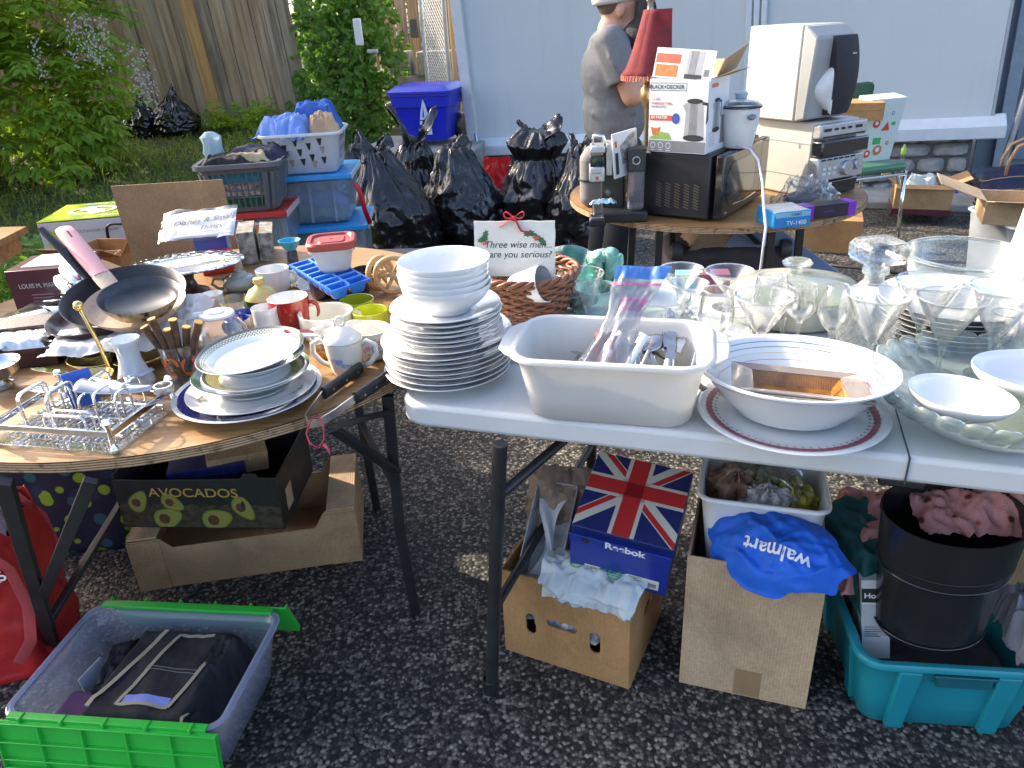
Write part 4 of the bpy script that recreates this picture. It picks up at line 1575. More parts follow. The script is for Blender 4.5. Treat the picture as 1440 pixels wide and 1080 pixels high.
# green glass ornaments beside it (grapes like lump)
GG = thin_clear('teal glass',(.35,.66,.62),1.4,haze=.25,hazecol=(.12,.35,.33),bump=.6,bscale=50)
q = at(812,420,TZ)
fr = thing('glass_fruit_bowl','teal blown glass bowl with green wavy rim behind the dessert glasses','bowl',(q.x - .01,q.y + .08,TZ + .001))
m = M()
def wobf(an,r_,z_):
 return (r_ * (1 + .10 * math.sin(an * 7) * z_ / .08),z_ + .008 * math.sin(an * 5) * z_ / .08)
m.lathe([(0,0),(.04,0),(.06,.02),(.085,.06),(.10,.085)],84,wob=wobf)
part('bowl',m,GG,fr,smooth=70,solid=.004)
q = at(848,425,TZ)
m = M()
for i in range(5):
 an = i * 1.3
 m.tube([(0,0,.0),(.02 * math.cos(an),.02 * math.sin(an),.05),(.035 * math.cos(an),.035 * math.sin(an),.085 + .008 * i),(.045 * math.cos(an),.045 * math.sin(an),.10)],[.012,.012,.018,.004],10)
single('ceramic_leaf_vase',m,pm('mint green glaze',(.16,.36,.26),.2,var=.4,scale=30,coat=.5),'mint green ceramic ornament with leafy arms between glass bowl and zip bag','ornament',(q.x + .012,q.y + .07,TZ + .002),smooth=180)
q = at(815,445,TZ)
m = M()
for i in range(7):
 an = i * .9
 m.blob((.035 * math.cos(an),.02 * math.sin(an),.02),(.018,.016,.016))
single('green_glass_cluster',m,pm('dark green glass',(.01,.09,.045),.08,var=.3,coat=.8),'cluster of dark green glass lumps under the dessert glasses','ornament',(q.x,q.y + .05,TZ + .004),smooth=180,remesh=.004)
# small blue and red boxes seen through the glasses
for px_,py_,dims,mt,lb in ((985,418,(.10,.05,.045),pm('light blue card',(.20,.42,.62),.5),'pale blue carton standing behind the cocktail glasses'),
                               (1010,420,(.08,.05,.05),pm('wine card',(.20,.05,.09),.5),'wine red carton behind the cocktail glasses'),
                               (895,424,(.09,.05,.04),pm('sea green card',(.30,.45,.45),.5),'grey green box behind the zip bag')):
 q = at(px_,py_,TZ)
 m = M()
 m.box((0,0,dims[2] / 2),dims)
 m.box((0,-dims[1] / 2 - .0004,dims[2] / 2),(dims[0] * .8,.0008,dims[2] * .5))
 single('small_box',m,mt,lb,'box',(q.x,q.y + .06,TZ + .001),(0,0,EANG + .2),bevel=.001)
# ================================================================ round wooden table on the left
RC = Vector((-.78,1.822,0))
RR = .685
rt = thing('round_table','round oak plywood folding table with black angle legs, crowded with kitchenware','table',RC)
m = M()
n_ = 120
m.add([(RR * math.cos(2 * PI * i / n_),RR * math.sin(2 * PI * i / n_),z) for z in (TZ - .019,TZ) for i in range(n_)],
      [tuple(range(n_,2 * n_)),tuple(reversed(range(n_)))])
top = part('tabletop',m,TABW,rt,smooth=0)
m = M()
m.add([((RR + .0015 + .0008 * math.sin(i * 1.7)) * math.cos(2 * PI * i / n_),(RR + .0015 + .0008 * math.sin(i * 1.7)) * math.sin(2 * PI * i / n_),z) for z in (TZ - .0205,TZ - .001) for i in range(n_)],
      [(i,(i + 1) % n_,n_ + (i + 1) % n_,n_ + i) for i in range(n_)])
a = N('layered plywood edge')
v = a.coord()
wv = a.n('TexWave',bands_direction='Z')
wv.inputs['Scale'].default_value = 62
wv.inputs['Distortion'].default_value = 1.2
wv.inputs['Detail Scale'].default_value = 14
a.l(v,wv.inputs[0])
c1 = a.ramp(wv.outputs['Fac'],[(.2,(.16,.085,.035)),(.6,(.40,.25,.12)),(.9,(.52,.35,.19))])
c2 = a.ramp(a.noise(v,55,5),[(.33,(.25,.25,.25)),(.5,(1,1,1))])
a.set(Base_Color=a.mix(1,c1,c2,'MULTIPLY'),Roughness=.7)
part('edge_band',m,a.m,rt,smooth=0,label='chipped layered plywood edge')
def fleg(a_,b_,par,w_=.03,d_=.013,mt=BLKMET,name='leg',mid=None):
 iv = Vector(par.location)
 m = M()
 m.tube([Vector(q) - iv for q in ([a_] + (mid or []) + [b_])],1,4,flat=(w_ * .7,d_ * .7,(1,0,.15)))
 return part(name,m,mt,par,smooth=30,bevel=.0015)
# right pair of legs
A1,A2 = at(545,556,TZ - .03),at(584,860,0)
fleg(A1,A2,rt,.024,.016,mid=[A1.lerp(A2,.55) + Vector((-.012,0,0))])
B1 = A1 + Vector((-.02,.55,0))
B2 = at(530,714,0)
B1 = Vector((B2.x - .01,B2.y - .03,TZ - .03))
fleg(B1,B2,rt,.024,.016)
fleg(at(468,603,TZ - .035),A1.lerp(A2,.30),rt,.022,.012,name='brace')
fleg(at(470,600,TZ - .03),A1.lerp(A2,.06),rt,.02,.012,name='cross_bar')
fleg(A1.lerp(A2,.42),B1.lerp(B2,.55),rt,.018,.01,name='cross_bar')
# left pair
L1,L2 = at(5,676,TZ - .03),at(78,918,0)
fleg(L1,L2,rt,.028,.018)
fleg(at(128,675,TZ - .03),L1.lerp(L2,.62),rt,.024,.012,name='brace')
L3 = L2 + Vector((-.02,.75,0))
fleg(L1 + Vector((.05,.75,0)),L3,rt,.028,.018)
fleg(L1.lerp(L2,.78),(L1 + Vector((.05,.75,0))).lerp(L3,.5),rt,.02,.012,name='cross_bar')
def onr(px_,py_,z=TZ):
 p = at(px_,py_,z)
 return Vector((p.x,p.y,z + .0012))
def rad_at(p,wpx,dz=0):
 return wpx / 2 * mpp((p.x,p.y,p.z + dz))
# ---------------------------------------------------------------- chrome cutlery rack on a clear tray
F_,B_,L_ = at(163,637,TZ),at(247,571,TZ),at(-30,637,TZ)
ux = (F_ - L_).normalized()
uy = (B_ - F_)
dep = uy.length
uy = Vector((-ux.y,ux.x,0))
rang = math.atan2(ux.y,ux.x)
skw = (B_ - F_).dot(ux)
rk = thing('cutlery_rack','chrome wire cutlery rack on a clear tray at the front of the round table','rack',(F_.x,F_.y,TZ + .001),rang + math.atan2((B_ - F_).dot(uy),(B_ - F_).dot(ux)) - PI / 2)
W_,D_ = .25,dep
m = M()
m.box((-W_ / 2,D_ / 2,.005),(W_ + .02,D_ + .02,.004))
part('clear_tray',m,thin_clear('clear acrylic',(.95,.97,.96),1.3,haze=.07),rk,bevel=.001)
m = M()
for (x0,y0,x1,y1) in ((0,0,-W_,0),(0,D_,-W_,D_),(0,0,0,D_),(-W_,0,-W_,D_)):
 L = math.hypot(x1 - x0,y1 - y0)
 m.box(((x0 + x1) / 2,(y0 + y1) / 2,.036),(L if y0 == y1 else .005,.005 if y0 == y1 else L,.013))
part('frame',m,CHROME,rk,bevel=.001)
for x in (0,-W_):
 for y in (0,D_):
  m = M().lathe([(0,0),(.006,.001),(.008,.006),(.006,.011),(.0045,.013),(.0045,.05),(.006,.052),(.0085,.058),(.006,.065),(0,.067)],16)
  part('corner_post',m,CHROME,rk,(x,y,0))
m = M()
for i in range(17):
 x = -.02 - i * (W_ - .04) / 16
 m.tube([(x,.012,.014),(x,D_ - .012,.014)],.0016,6)
for y in (.03,D_ / 2,D_ - .03):
 m.tube([(-.004,y,.0155),(-W_ + .004,y,.0155)],.0018,6)
part('floor_rods',m,CHROME,rk)
for j,(x0,y0,y1,h) in enumerate(((-.035,.07,D_ * .62,.075),(-.07,.06,D_ * .6,.08),(-.105,.06,D_ * .55,.07),(-.15,.04,D_ * .6,.085),(-.165,.05,D_ * .62,.075),(-.20,.03,D_ * .55,.085),(-.215,.04,D_ * .57,.08),(-.055,D_ * .6,D_ - .01,.07),(-.12,D_ * .62,D_ - .012,.08),(-.185,D_ * .6,D_ - .012,.07))):
 r_ = .014
 pts = [(x0,y0,.014),(x0,y0,h - r_)] + [(x0,y0 + r_ - r_ * math.cos(t),h - r_ + r_ * math.sin(t)) for t in (.5,1.0,PI / 2)] + [(x0,y1 - r_ + r_ * math.sin(t),h - r_ + r_ * math.cos(t)) for t in (0,.6,1.1)] + [(x0,y1,h - r_),(x0,y1,.014)]
 m = M()
 m.tube(pts,.0023,8)
 part('wire_loop',m,CHROME,rk,smooth=180)
for j in range(2):
 m = M()
 y = .012 + .02 * j
 x0,x1 = -.055,-.14
 r_ = .01
 h = .06
 m.tube([(x0,y,.014),(x0,y,h - r_),(x0 - r_ * .3,y,h - r_ * .3),(x0 - r_,y,h),(x1 + r_,y,h),(x1 + r_ * .3,y,h - r_ * .3),(x1,y,h - r_),(x1,y,.014)],.0023,8)
 part('wire_loop',m,CHROME,rk,smooth=180)
RM = Matrix.Translation(rk.location) @ Matrix.Rotation(rk.rotation_euler[2],4,'Z')
for i,(x,y,z,a_,kd,lb) in enumerate(((-.03,D_ - .03,.05,1.5,'spoon','chrome spoon lying across the back of the cutlery rack'),(-.10,D_ - .02,.055,1.45,'knife','butter knife lying across the back of the cutlery rack'),
                                          (-.06,D_ - .05,.052,1.7,'fork','fork lying beside the spoon in the cutlery rack'),(-.2,.10,.03,-.6,'fork','fork lying low in the left of the cutlery rack'))):
 m = M()
 {'fork': fork,'spoon': spoon,'knife': knife}[kd](m)
 single(kd,m,CHROME,lb,kd,RM @ Vector((x,y,z)),(0.04,0,rk.rotation_euler[2] + a_),'cutlery lying on the rack',smooth=50)
# grey cake server with ring handle
m = M()
def srv(u,v):
 wv_ = .024 * (1 - v) ** .6 + .004
 return ((u - .5) * 2 * wv_,v * .13,.022 * (1 - v) ** 2 + .008 * (1 - (2 * u - 1) ** 2))
m.surf(srv,12,20)
rp = [(.016 * math.cos(t),.148 + .016 * math.sin(t),.0) for t in [2 * PI * i / 20 for i in range(20)]]
m.tube(rp,.0045,6,closed=True,flat=(1.6,.6,(0,0,1)))
single('cake_server',m,DULLST,'ribbed grey metal server with a ring handle on the cutlery rack','server',RM @ Vector((-.13,.10,.055)),(0,0,rk.rotation_euler[2] - 1.25),smooth=60,solid=.0015)
# blue and white tag in the rack
m = M()
m.box((0,0,.035),(.05,.006,.07))
m.box((.012,-.0034,.035),(.02,.001,.05))
single('blue_card_box',m,pm('royal blue card',(.02,.10,.48),.4),'flat royal blue box stuck upright in the cutlery rack','box',RM @ Vector((-.155,D_ * .72,.018)),(R(-18),0,rk.rotation_euler[2] + .9),bevel=.001)
# steel bowls at the left edge
for px_,py_,w_,h_,lb in ((2,545,66,.045,'small polished steel bowl at the left edge beside the cutlery rack'),(-10,520,50,.04,'smaller steel bowl behind the other at the left edge')):
 p = onr(px_,py_)
 r_ = rad_at(p,w_)
 m = M().lathe([(0,0),(r_ * .5,0),(r_ * .52,.012),(r_ * .25,.016),(r_ * .6,.024),(r_ * .9,.036),(r_,h_ + .01),(r_ * 1.04,h_ + .011),(r_ * .96,h_ + .009),(r_ * .85,.038),(0,.022)],40)
 single('steel_bowl',m,STEEL,lb,'bowl',p,smooth=50)
# ---------------------------------------------------------------- vase, brass dish, drinking glass with stirrers
def lathe_thing(name,label,cat,px_,py_,prof,mt,W_,Hpy,group=None,seg=48,rot=None,ks=None,handle=None,wob=None,z=TZ,hmt=None):
 p = onr(px_,py_,z)
 H = max(.02,zof(p,Hpy) - z)
 r_ = W_ / 2 * mpp((p.x,p.y,z + H * .6))
 pr = [(a_ * r_,b_ * H) for a_,b_ in prof]
 if handle is None:
  return single(name,M().lathe(pr,seg,ks=ks,wob=wob),mt,label,cat,p,rot or (0,0,0),group,smooth=50)
 t = thing(name,label,cat,p,0,group,rot=rot)
 part('body',M().lathe(pr,seg,ks=ks,wob=wob),mt,t,smooth=50)
 for (an,h0,h1,out,rr) in handle:
  m = M()
  pts = []
  def rz_(h):
   best = 0
   for (a0_,b0_),(a1_,b1_) in zip(prof,prof[1:]):
    if min(b0_,b1_) <= h <= max(b0_,b1_) and abs(b1_ - b0_) > 1e-6:
     q = a0_ + (a1_ - a0_) * (h - b0_) / (b1_ - b0_)
     best = max(best,q)
   return best * r_
  r0,r1 = rz_(h0) - rr * .5,rz_(h1) - rr * .5
  for i in range(13):
   t_ = i / 12
   hh = h0 + (h1 - h0) * (t_ - .12 * math.sin(2 * PI * t_) * .8)
   r__ = r0 + (r1 - r0) * t_ + out * r_ * math.sin(PI * t_) ** .7
   pts.append((r__ * math.cos(an),r__ * math.sin(an),hh * H))
  m.tube(pts,rr,10)
  part('handle',m,hmt or (mt[0] if isinstance(mt,list) else mt),t,smooth=180)
 return t
VASEP = [(0,0),(.98,0),(1.0,.04),(.95,.12),(.72,.35),(.58,.55),(.58,.72),(.66,.88),(.78,.985),(.76,1.0),(.72,.985),(.56,.8),(.5,.6),(.62,.35),(0,.1)]
kk = [0] * (len(VASEP) - 1)
a = N('milk glass with gold band')
v = a.coord()
sp_ = a.n('SeparateXYZ')
a.l(v,sp_.inputs[0])
zz = sp_.outputs[2]
mr1 = a.ramp(zz,[(0,(0,0,0)),(.021,(0,0,0)),(.0215,(1,1,1)),(.03,(1,1,1)),(.0305,(0,0,0))],'CONSTANT')
vr = a.n('TexVoronoi')
vr.inputs['Scale'].default_value = 260
a.l(v,vr.inputs[0])
dots = a.ramp(vr.outputs['Distance'],[(.3,(.35,.25,.10)),(.5,(.70,.70,.66))])
a.set(Base_Color=a.mix(mr1,(.72,.73,.72),dots),Roughness=.12,Coat_Weight=.6)
lathe_thing('bud_vase','white milk glass vase with a dotted gold band, beside the brass dish','vase',193,540,VASEP,a.m,52,477)
# brass three lobed dish with upright rod
p = onr(158,528)
br = thing('brass_dish','brass dish of three pointed leaves with a tall ball ended rod','dish',p)
for i,an in enumerate((R(25),R(150),R(262))):
 m = M()
 def lf_(u,v):
  t_ = (u - .5) * 2
  L = .115
  wv_ = .044 * (1 - abs(v * 2 - 1) ** 2.2) ** .8
  x = v * L
  return (x + .008,t_ * wv_,.004 + .022 * (t_ * t_ * (1 - (2 * v - 1) ** 4)) + .02 * (2 * v - 1) ** 4 + .006 * v)
 m.surf(lf_,14,18)
 part('leaf_cup',m,BRASS,br,rot=(0,0,an),smooth=180,solid=.0025)
m = M()
tip = aty(110,430,p.y + .01) - p
m.tube([(0,0,.006),Vector(tip) * .5 + Vector((.004,0,0)),tip],[.0055,.0045,.004],10)
m.blob(tip,(.0105,.0105,.0105))
part('rod',m,BRASS,br,smooth=60)
# glass with painted swirls
p = onr(262,536)
gl = thing('painted_glass','clear drinking glass painted with orange and green swirls','glass',p)
H = zof(p,490) - TZ + .012
r_ = rad_at(p,52,H * .7)
m = M().lathe([(0,0),(r_ * .78,0),(r_ * .8,.004),(r_,H),(r_ * .97,H),(r_ * .77,.012),(0,.012)],40)
part('glass',m,GLASS,gl,smooth=50)
a1 = pm('orange enamel',(.72,.14,.03),.3)
a2 = pm('green enamel',(.03,.13,.045),.3)
m = M()
for q,(ac,zc_,s_,k_) in enumerate(((-1.75,.55,.5,0),(-1.75,.5,.26,1),(-.75,.5,.5,0),(-.8,.5,.26,1),(-2.7,.5,.5,0),(.4,.5,.5,0),(1.8,.5,.5,0))):
 m.use(k_)
 vs = []
 nn = 26
 for i in range(nn + 1):
  t_ = 2 * PI * i / nn * .82 + q
  ww = .16 if k_ == 0 else .10
  for s2 in (-1,1):
   rr_ = s_ * (1 + ww * s2 * (1 + .4 * math.sin(3 * t_)))
   da,dz = rr_ * math.cos(t_) * .75,rr_ * math.sin(t_) * .42 * H
   h_ = zc_ * H + dz
   rad_ = r_ * (.8 + .2 * h_ / H) + .0007
   vs.append((rad_ * math.cos(ac + da),rad_ * math.sin(ac + da),h_))
 m.add(vs,[(2 * i,2 * i + 1,2 * i + 3,2 * i + 2) for i in range(nn)])
part('painted_swirl',m,[a1,a2],gl,smooth=0)
# bundle of bark stirrers with orange tips
BARKS = pm('dark bark',(.10,.05,.025),.8,var=.6,scale=60,bump=.6,bscale=90)
TIP = pm('orange cut wood',(.62,.33,.05),.55,var=.15,scale=60)
for i,(px_,py_,lb) in enumerate(((213,449,'upper left'),(203,460,'far left'),(218,463,'lower left'),(235,464,'lower middle'),(243,450,'upper middle'),(262,460,'lower right'),(279,453,'far right'))):
 e = aty(px_,py_,p.y - .012 + .006 * (i % 3))
 b = Vector((p.x + (px_ - 245) * .00022,p.y + .004 * ((i % 3) - 1),TZ + .014))
 d_ = e - b
 t = thing('bark_stick','bark covered stick with orange tip in the painted glass, %s of the bundle' % lb,'stick',b,group='bark sticks in the painted glass')
 m = M()
 m.tube([(0,0,0),d_ * .5,d_],[.0062,.007,.0085],10)
 part('shaft',m,BARKS,t)
 u_ = d_.normalized()
 m = M()
 m.tube([d_ - u_ * .0005,d_ + u_ * .0018],.0083,14)
 part('tip',m,TIP,t)
# glass pitcher (coffee pot) behind the glass
p = onr(318,500)
cp = thing('coffee_carafe','round clear glass coffee pot with a white lid behind the patterned plates','coffee pot',p)
H = zof(p,440) - TZ
r_ = rad_at(p,76,H * .5)
m = M().lathe([(0,0),(r_ * .75,0),(r_ * .95,.015),(r_,H * .4),(r_ * .9,H * .65),(r_ * .62,H * .9),(r_ * .58,H * .95)],48)
part('bowl',m,GLASS,cp,smooth=60,solid=.0015)
m = M().lathe([(0,H * 1.04),(r_ * .25,H * 1.03),(r_ * .28,H * 1.0),(r_ * .6,H * .99),(r_ * .64,H * .95),(r_ * .6,H * .93),(0,H * .93)],40)
part('lid',m,PLASW,cp,smooth=40)
m = M()
m.tube([(-r_ * .5,0,H * .95),(-r_ * 1.1,0,H * .93),(-r_ * 1.3,0,H * .6),(-r_ * 1.1,0,H * .25)],.007,8,flat=(1.4,.8))
part('handle',m,PLASW,cp,smooth=180)
# ---------------------------------------------------------------- patterned plates
def greek(name,base,dark):
 a = N(name)
 v = a.coord()
 s = a.n('SeparateXYZ')
 a.l(v,s.inputs[0])
 at_ = a.n('Math',operation='ARCTAN2')
 a.l(s.outputs[1],at_.inputs[0])
 a.l(s.outputs[0],at_.inputs[1])
 br_ = a.n('TexBrick')
 br_.inputs['Scale'].default_value = 1
 cb = a.n('CombineXYZ')
 sc_ = a.n('Math',operation='MULTIPLY')
 sc_.inputs[1].default_value = 7
 a.l(at_.outputs[0],sc_.inputs[0])
 ln = a.n('VectorMath',operation='LENGTH')
 cb2 = a.n('CombineXYZ')
 a.l(s.outputs[0],cb2.inputs[0])
 a.l(s.outputs[1],cb2.inputs[1])
 a.l(cb2.outputs[0],ln.inputs[0])
 s2 = a.n('Math',operation='MULTIPLY')
 s2.inputs[1].default_value = 220
 a.l(ln.outputs['Value'],s2.inputs[0])
 a.l(sc_.outputs[0],cb.inputs[0])
 a.l(s2.outputs[0],cb.inputs[1])
 a.l(cb.outputs[0],br_.inputs[0])
 br_.inputs['Color1'].default_value = (*lin(base),1)
 br_.inputs['Color2'].default_value = (*lin(base),1)
 br_.inputs['Mortar'].default_value = (*lin(dark),1)
 br_.inputs['Mortar Size'].default_value = .08
 br_.inputs['Brick Width'].default_value = .55
 br_.inputs['Row Height'].default_value = .62
 a.set(Base_Color=br_.outputs[0],Roughness=.15,Coat_Weight=.5)
 return a.m
GK = greek('key patterned glaze',(.60,.60,.50),(.05,.06,.05))
GK2 = greek('gold patterned glaze',(.52,.45,.22),(.08,.08,.03))
COBALT = pm('cobalt glaze',(.008,.014,.16),.12,var=.1,coat=.7)
OLIVE = pm('dark green rim glaze',(.03,.09,.045),.2,coat=.5)
DKED = pm('dark edge glaze',(.05,.055,.05),.2,coat=.4)
FLOR = pm('pink sprig enamel',(.42,.10,.18),.3)
c = onr(348,560)
def plate_at(i,px_,py_,wpx,z,h,label,mats,ks=None,tilt=(0,0),well=.66,prof=None,cat='plate',name='patterned_plate',seg=72):
 p = at(px_,py_,z)
 r_ = wpx / 2 * mpp((p.x,p.y,z + h))
 pr = prof(r_,h) if prof else plate_prof(r_,h,well)
 kk = [0] * (len(pr) - 1)
 if ks:
  for a_,b_ in ks.items():
   kk[a_] = b_
 return single(name,M().lathe(pr,seg,ks=kk),mats,label,cat,(p.x,p.y,z),(tilt[0],tilt[1],0),'stack of odd patterned plates',smooth=50)
z = TZ + .0012
plate_at(0,352,560,204,z,.022,'largest plate with a broad cobalt blue rim, bottom of the patterned stack',[PORC,COBALT],{9: 1,10: 1})
fp = plate_at(1,356,553,178,z + .013,.018,'scalloped white plate with pink sprigs above the cobalt plate',[PORC])
m = M()
rs = random.Random(3)
for an in (-.15,.5,-2.7,2.6,1.6):
 for j in range(9):
  rr_ = .125 * .8 + rs.gauss(0,.008)
  aa = an + rs.gauss(0,.09)
  m.use(j % 3 == 0).ell(rr_ * math.cos(aa),rr_ * math.sin(aa),rs.uniform(.002,.004),rs.uniform(.0015,.003),0,8,rot=rs.uniform(0,3))
r_p = fp.dimensions.x / 2
part('sprig',m,[FLOR,pm('green sprig enamel',(.12,.2,.1),.3)],fp,(0,0,.0135),smooth=0)
plate_at(2,358,541,162,z + .024,.034,'deep white soup plate with a green rim in the middle of the patterned stack',[PORC,OLIVE],{8: 1,9: 1})
for i in range(4):
 plate_at(3 + i,360,530,144 - i,z + .048 + .0062 * i,.016,('fourth','third','second','first')[i] + ' of the four gold patterned plates, counted from the top, in the patterned stack',[PORC,GK2,DKED],{8: 2,9: 1})
plate_at(7,360,518,142,z + .073,.030,'white soup plate with key border, second from the top of the patterned stack',[PORC2,GK],{9: 1,8: 1},prof=lambda r,h: plate_prof(r,h,.6))
plate_at(8,357,508,150,z + .090,.026,'tilted white soup plate with key border crowning the patterned stack',[PORC2,GK,DKED],{8: 2,9: 1},(R(3),R(-4)),well=.7)
# two brand tagged spoon rests behind
for px_,py_,lb,mt in ((418,468,'burgundy lettered spoon tip behind the top patterned plate',pm('burgundy',(.25,.03,.05),.3)),(425,473,'white lettered spoon tip behind the top patterned plate',PORC)):
 q = at(px_,py_,TZ + .115)
 m = M()
 m.prism(rrect(.020,.075,.009,5),.003)
 single('spoon_rest',m,mt,lb,'spoon rest',(q.x,q.y + .01,TZ + .112),(R(-20),R(10),R(-38)),bevel=.001)
# ---------------------------------------------------------------- steel tongs with black handles
tA,tB,tC,tD = at(437,580,TZ),at(536,505,TZ),at(430,600,TZ),at(545,540,TZ)
base = at(434,590,TZ)
tg = thing('serving_tongs','steel tongs with black riveted handles and red cord at the round table edge','tongs',(base.x,base.y,TZ + .002))
bl = Vector((base.x,base.y,TZ + .002))
def loc3(px_,py_,dz):
 return at(px_,py_,TZ + dz) - bl
h0a,h0b = loc3(455,553,.017),loc3(507,517,.017)
h1a,h1b = loc3(500,560,.017),loc3(546,529,.017)
bend = []
m = M()
pts = [h0a * .98,loc3(446,566,.015),loc3(436,578,.013),loc3(430,589,.013),loc3(434,597,.013),loc3(450,594,.014),loc3(470,582,.016),h1a]
m.tube(pts,1,4,flat=(.011,.0016,(0,0,1)))
part('steel_strip',m,pm('brushed steel',(.55,.54,.52),.3,1,var=.2),tg,smooth=60)
for q in ([h0b,loc3(545,488,.017),loc3(575,470,.017)],[h1b,loc3(575,515,.017),loc3(600,500,.017)]):
 m = M()
 m.tube(q,1,4,flat=(.009,.0016,(0,0,1)))
 part('blade',m,STEEL,tg,smooth=60)
for a_,b_ in ((h0a,h0b),(h1a,h1b)):
 m = M()
 d_ = (b_ - a_)
 m.tube([a_,a_ + d_ * .08,a_ + d_ * .5,b_ - d_ * .08,b_],1,10,flat=(.0135,.0085,(0,0,1)))
 hnd = part('handle',m,pm('black bakelite',(.02,.022,.024),.4,var=.25,bump=.15,bscale=200),tg,smooth=50)
 for k_ in (.18,.52,.84):
  q = a_ + d_ * k_
  m = M()
  sd_ = d_.cross(Vector((0,0,1))).normalized()
  m.tube([q + sd_ * .0075,q + sd_ * .0092],.0026,10)
  part('rivet',m,STEEL,hnd)
m = M()
cpts = [loc3(436,592,.026),loc3(447,582,.027),loc3(455,598,.018),loc3(456,618,-.010),loc3(448,630,-.012),loc3(436,624,-.008),loc3(431,610,.004)]
m.tube(cpts,.0018,6,closed=True)
m.tube([loc3(456,626,-.012),loc3(462,632,-.014),loc3(464,640,-.020)],[.004,.0025,.001],6)
part('red_cord',m,pm('red string',(.35,.03,.06),.7),tg,smooth=180)
# ---------------------------------------------------------------- floral sugar bowl, creamer and cups
IVORY = pm('ivory china',(.74,.715,.65),.14,var=.03,coat=.6)
def flowers(par,r_,zc_,ac,s_,seed):
 rs_ = random.Random(seed)
 m = M()
 def dab(k_,an,z_,a_,b_):
  m.use(k_)
  vs = []
  for i in range(8):
   t_ = 2 * PI * i / 8
   vs.append(((r_) * math.cos(an + a_ * math.cos(t_) / r_),r_ * math.sin(an + a_ * math.cos(t_) / r_),z_ + b_ * math.sin(t_)))
  m.add(vs,[tuple(range(8))])
 for (du,dv,k_,sz) in ((0,0,0,.0075),(.014,.012,1,.006),(-.016,.002,1,.005),(.010,-.010,0,.004)):
  for j in range(5):
   t_ = 2 * PI * j / 5
   dab(k_,ac + (du + sz * .7 * math.cos(t_)) * s_ / r_,zc_ + (dv + sz * .7 * math.sin(t_)) * s_,sz * .6 * s_,sz * .6 * s_)
  dab(3,ac + du * s_ / r_,zc_ + dv * s_,sz * .3 * s_,sz * .3 * s_)
 for j in range(14):
  dab(2,ac + rs_.uniform(-.03,.03) * s_ / r_,zc_ + rs_.uniform(-.016,.024) * s_,.0028 * s_,.0016 * s_)
 part('flower_print',m,[pm('blue petals',(.22,.34,.62),.3),pm('pink petals',(.68,.28,.34),.3),pm('sage leaves',(.25,.33,.22),.3),pm('yellow hearts',(.6,.42,.12),.3)],par,smooth=0)
p = onr(489,522)
sbw = thing('sugar_bowl','ivory china sugar bowl with lid, two handles and pink and blue flowers','sugar bowl',p)
H = zof(p,478) - TZ
r_ = rad_at(p,54,H * .6)
m = M().lathe([(0,0),(r_ * .74,0),(r_ * .78,.004),(r_ * .82,.008),(r_ * .95,H * .6),(r_ * 1.0,H),(r_ * .95,H),(r_ * .9,H * .6),(0,.012)],48)
part('body',m,IVORY,sbw,smooth=50)
m = M().lathe([(r_ * 1.0,H + .001),(r_ * .98,H + .005),(r_ * .7,H + .015),(r_ * .5,H + .022),(r_ * .28,H + .028),(r_ * .16,H + .030),(0,H + .030)],40)
ld = part('lid',m,IVORY,sbw,smooth=50)
m = M()
m.tube([(.0085 * math.cos(t),0,H + .040 + .0095 * math.sin(t)) for t in [2 * PI * i / 18 for i in range(18)]],.0032,8,closed=True)
part('ring_knob',m,IVORY,ld,smooth=180)
for sgx in (-1,1):
 m = M()
 m.tube([(sgx * r_ * .93,0,H * .82),(sgx * r_ * 1.25,0,H * .98),(sgx * r_ * 1.68,0,H * .85),(sgx * r_ * 1.72,0,H * .55),(sgx * r_ * 1.35,0,H * .28),(sgx * r_ * .86,0,H * .15)],[.004,.0045,.005,.005,.0045,.004],8,flat=(1,1.3))
 part('handle',m,IVORY,sbw,rot=(0,0,-.15),smooth=180)
flowers(sbw,r_ * .945,H * .52,-1.75,.95,5)
p = onr(524,500)
crm = thing('creamer','ivory china cream jug with pink flowers behind the sugar bowl','jug',p)
H = zof(p,462) - TZ
r_ = rad_at(p,60,H * .6)
def lipw(an,rr_,z_):
 k_ = max(0,math.cos(an - 2.6)) ** 6 * max(0,z_ / H - .6) * 1.2
 return (rr_ * (1 + .5 * k_),z_ + .018 * k_)
m = M().lathe([(0,0),(r_ * .8,0),(r_ * .92,.006),(r_,H * .45),(r_ * .92,H * .8),(r_ * .96,H),(r_ * .9,H),(r_ * .86,H * .8),(r_ * .9,H * .4),(0,.01)],56,wob=lipw)
part('body',m,IVORY,crm,smooth=50)
m = M()
m.tube([(r_ * .85,0,H * .85),(r_ * 1.3,0,H * 1.02),(r_ * 1.62,0,H * .85),(r_ * 1.55,0,H * .5),(r_ * 1.2,0,H * .25),(r_ * .9,0,H * .2)],.0048,8)
part('handle',m,IVORY,crm,rot=(0,0,.15),smooth=180)
flowers(crm,r_ * 1.0,H * .5,-1.2,1.0,9)
MUGP = [(0,0),(.86,0),(.9,.03),(.96,.2),(1.0,.6),(1.0,.99),(.97,1.0),(.93,.98),(.92,.5),(.86,.1),(0,.08)]
CUPP = [(0,0),(.55,0),(.6,.04),(.8,.25),(.95,.6),(1.0,.99),(.97,1.0),(.92,.95),(.86,.55),(.6,.12),(0,.1)]
lathe_thing('small_cup','small plain ivory cup left of the sugar bowl','cup',460,492,MUGP,IVORY,30,458,handle=[(3.0,.3,.8,.7,.0035)])
lathe_thing('small_cup','second plain ivory cup just behind the sugar bowl lid','cup',478,494,CUPP,IVORY,40,466,handle=[(3.5,.35,.85,.6,.0035)])
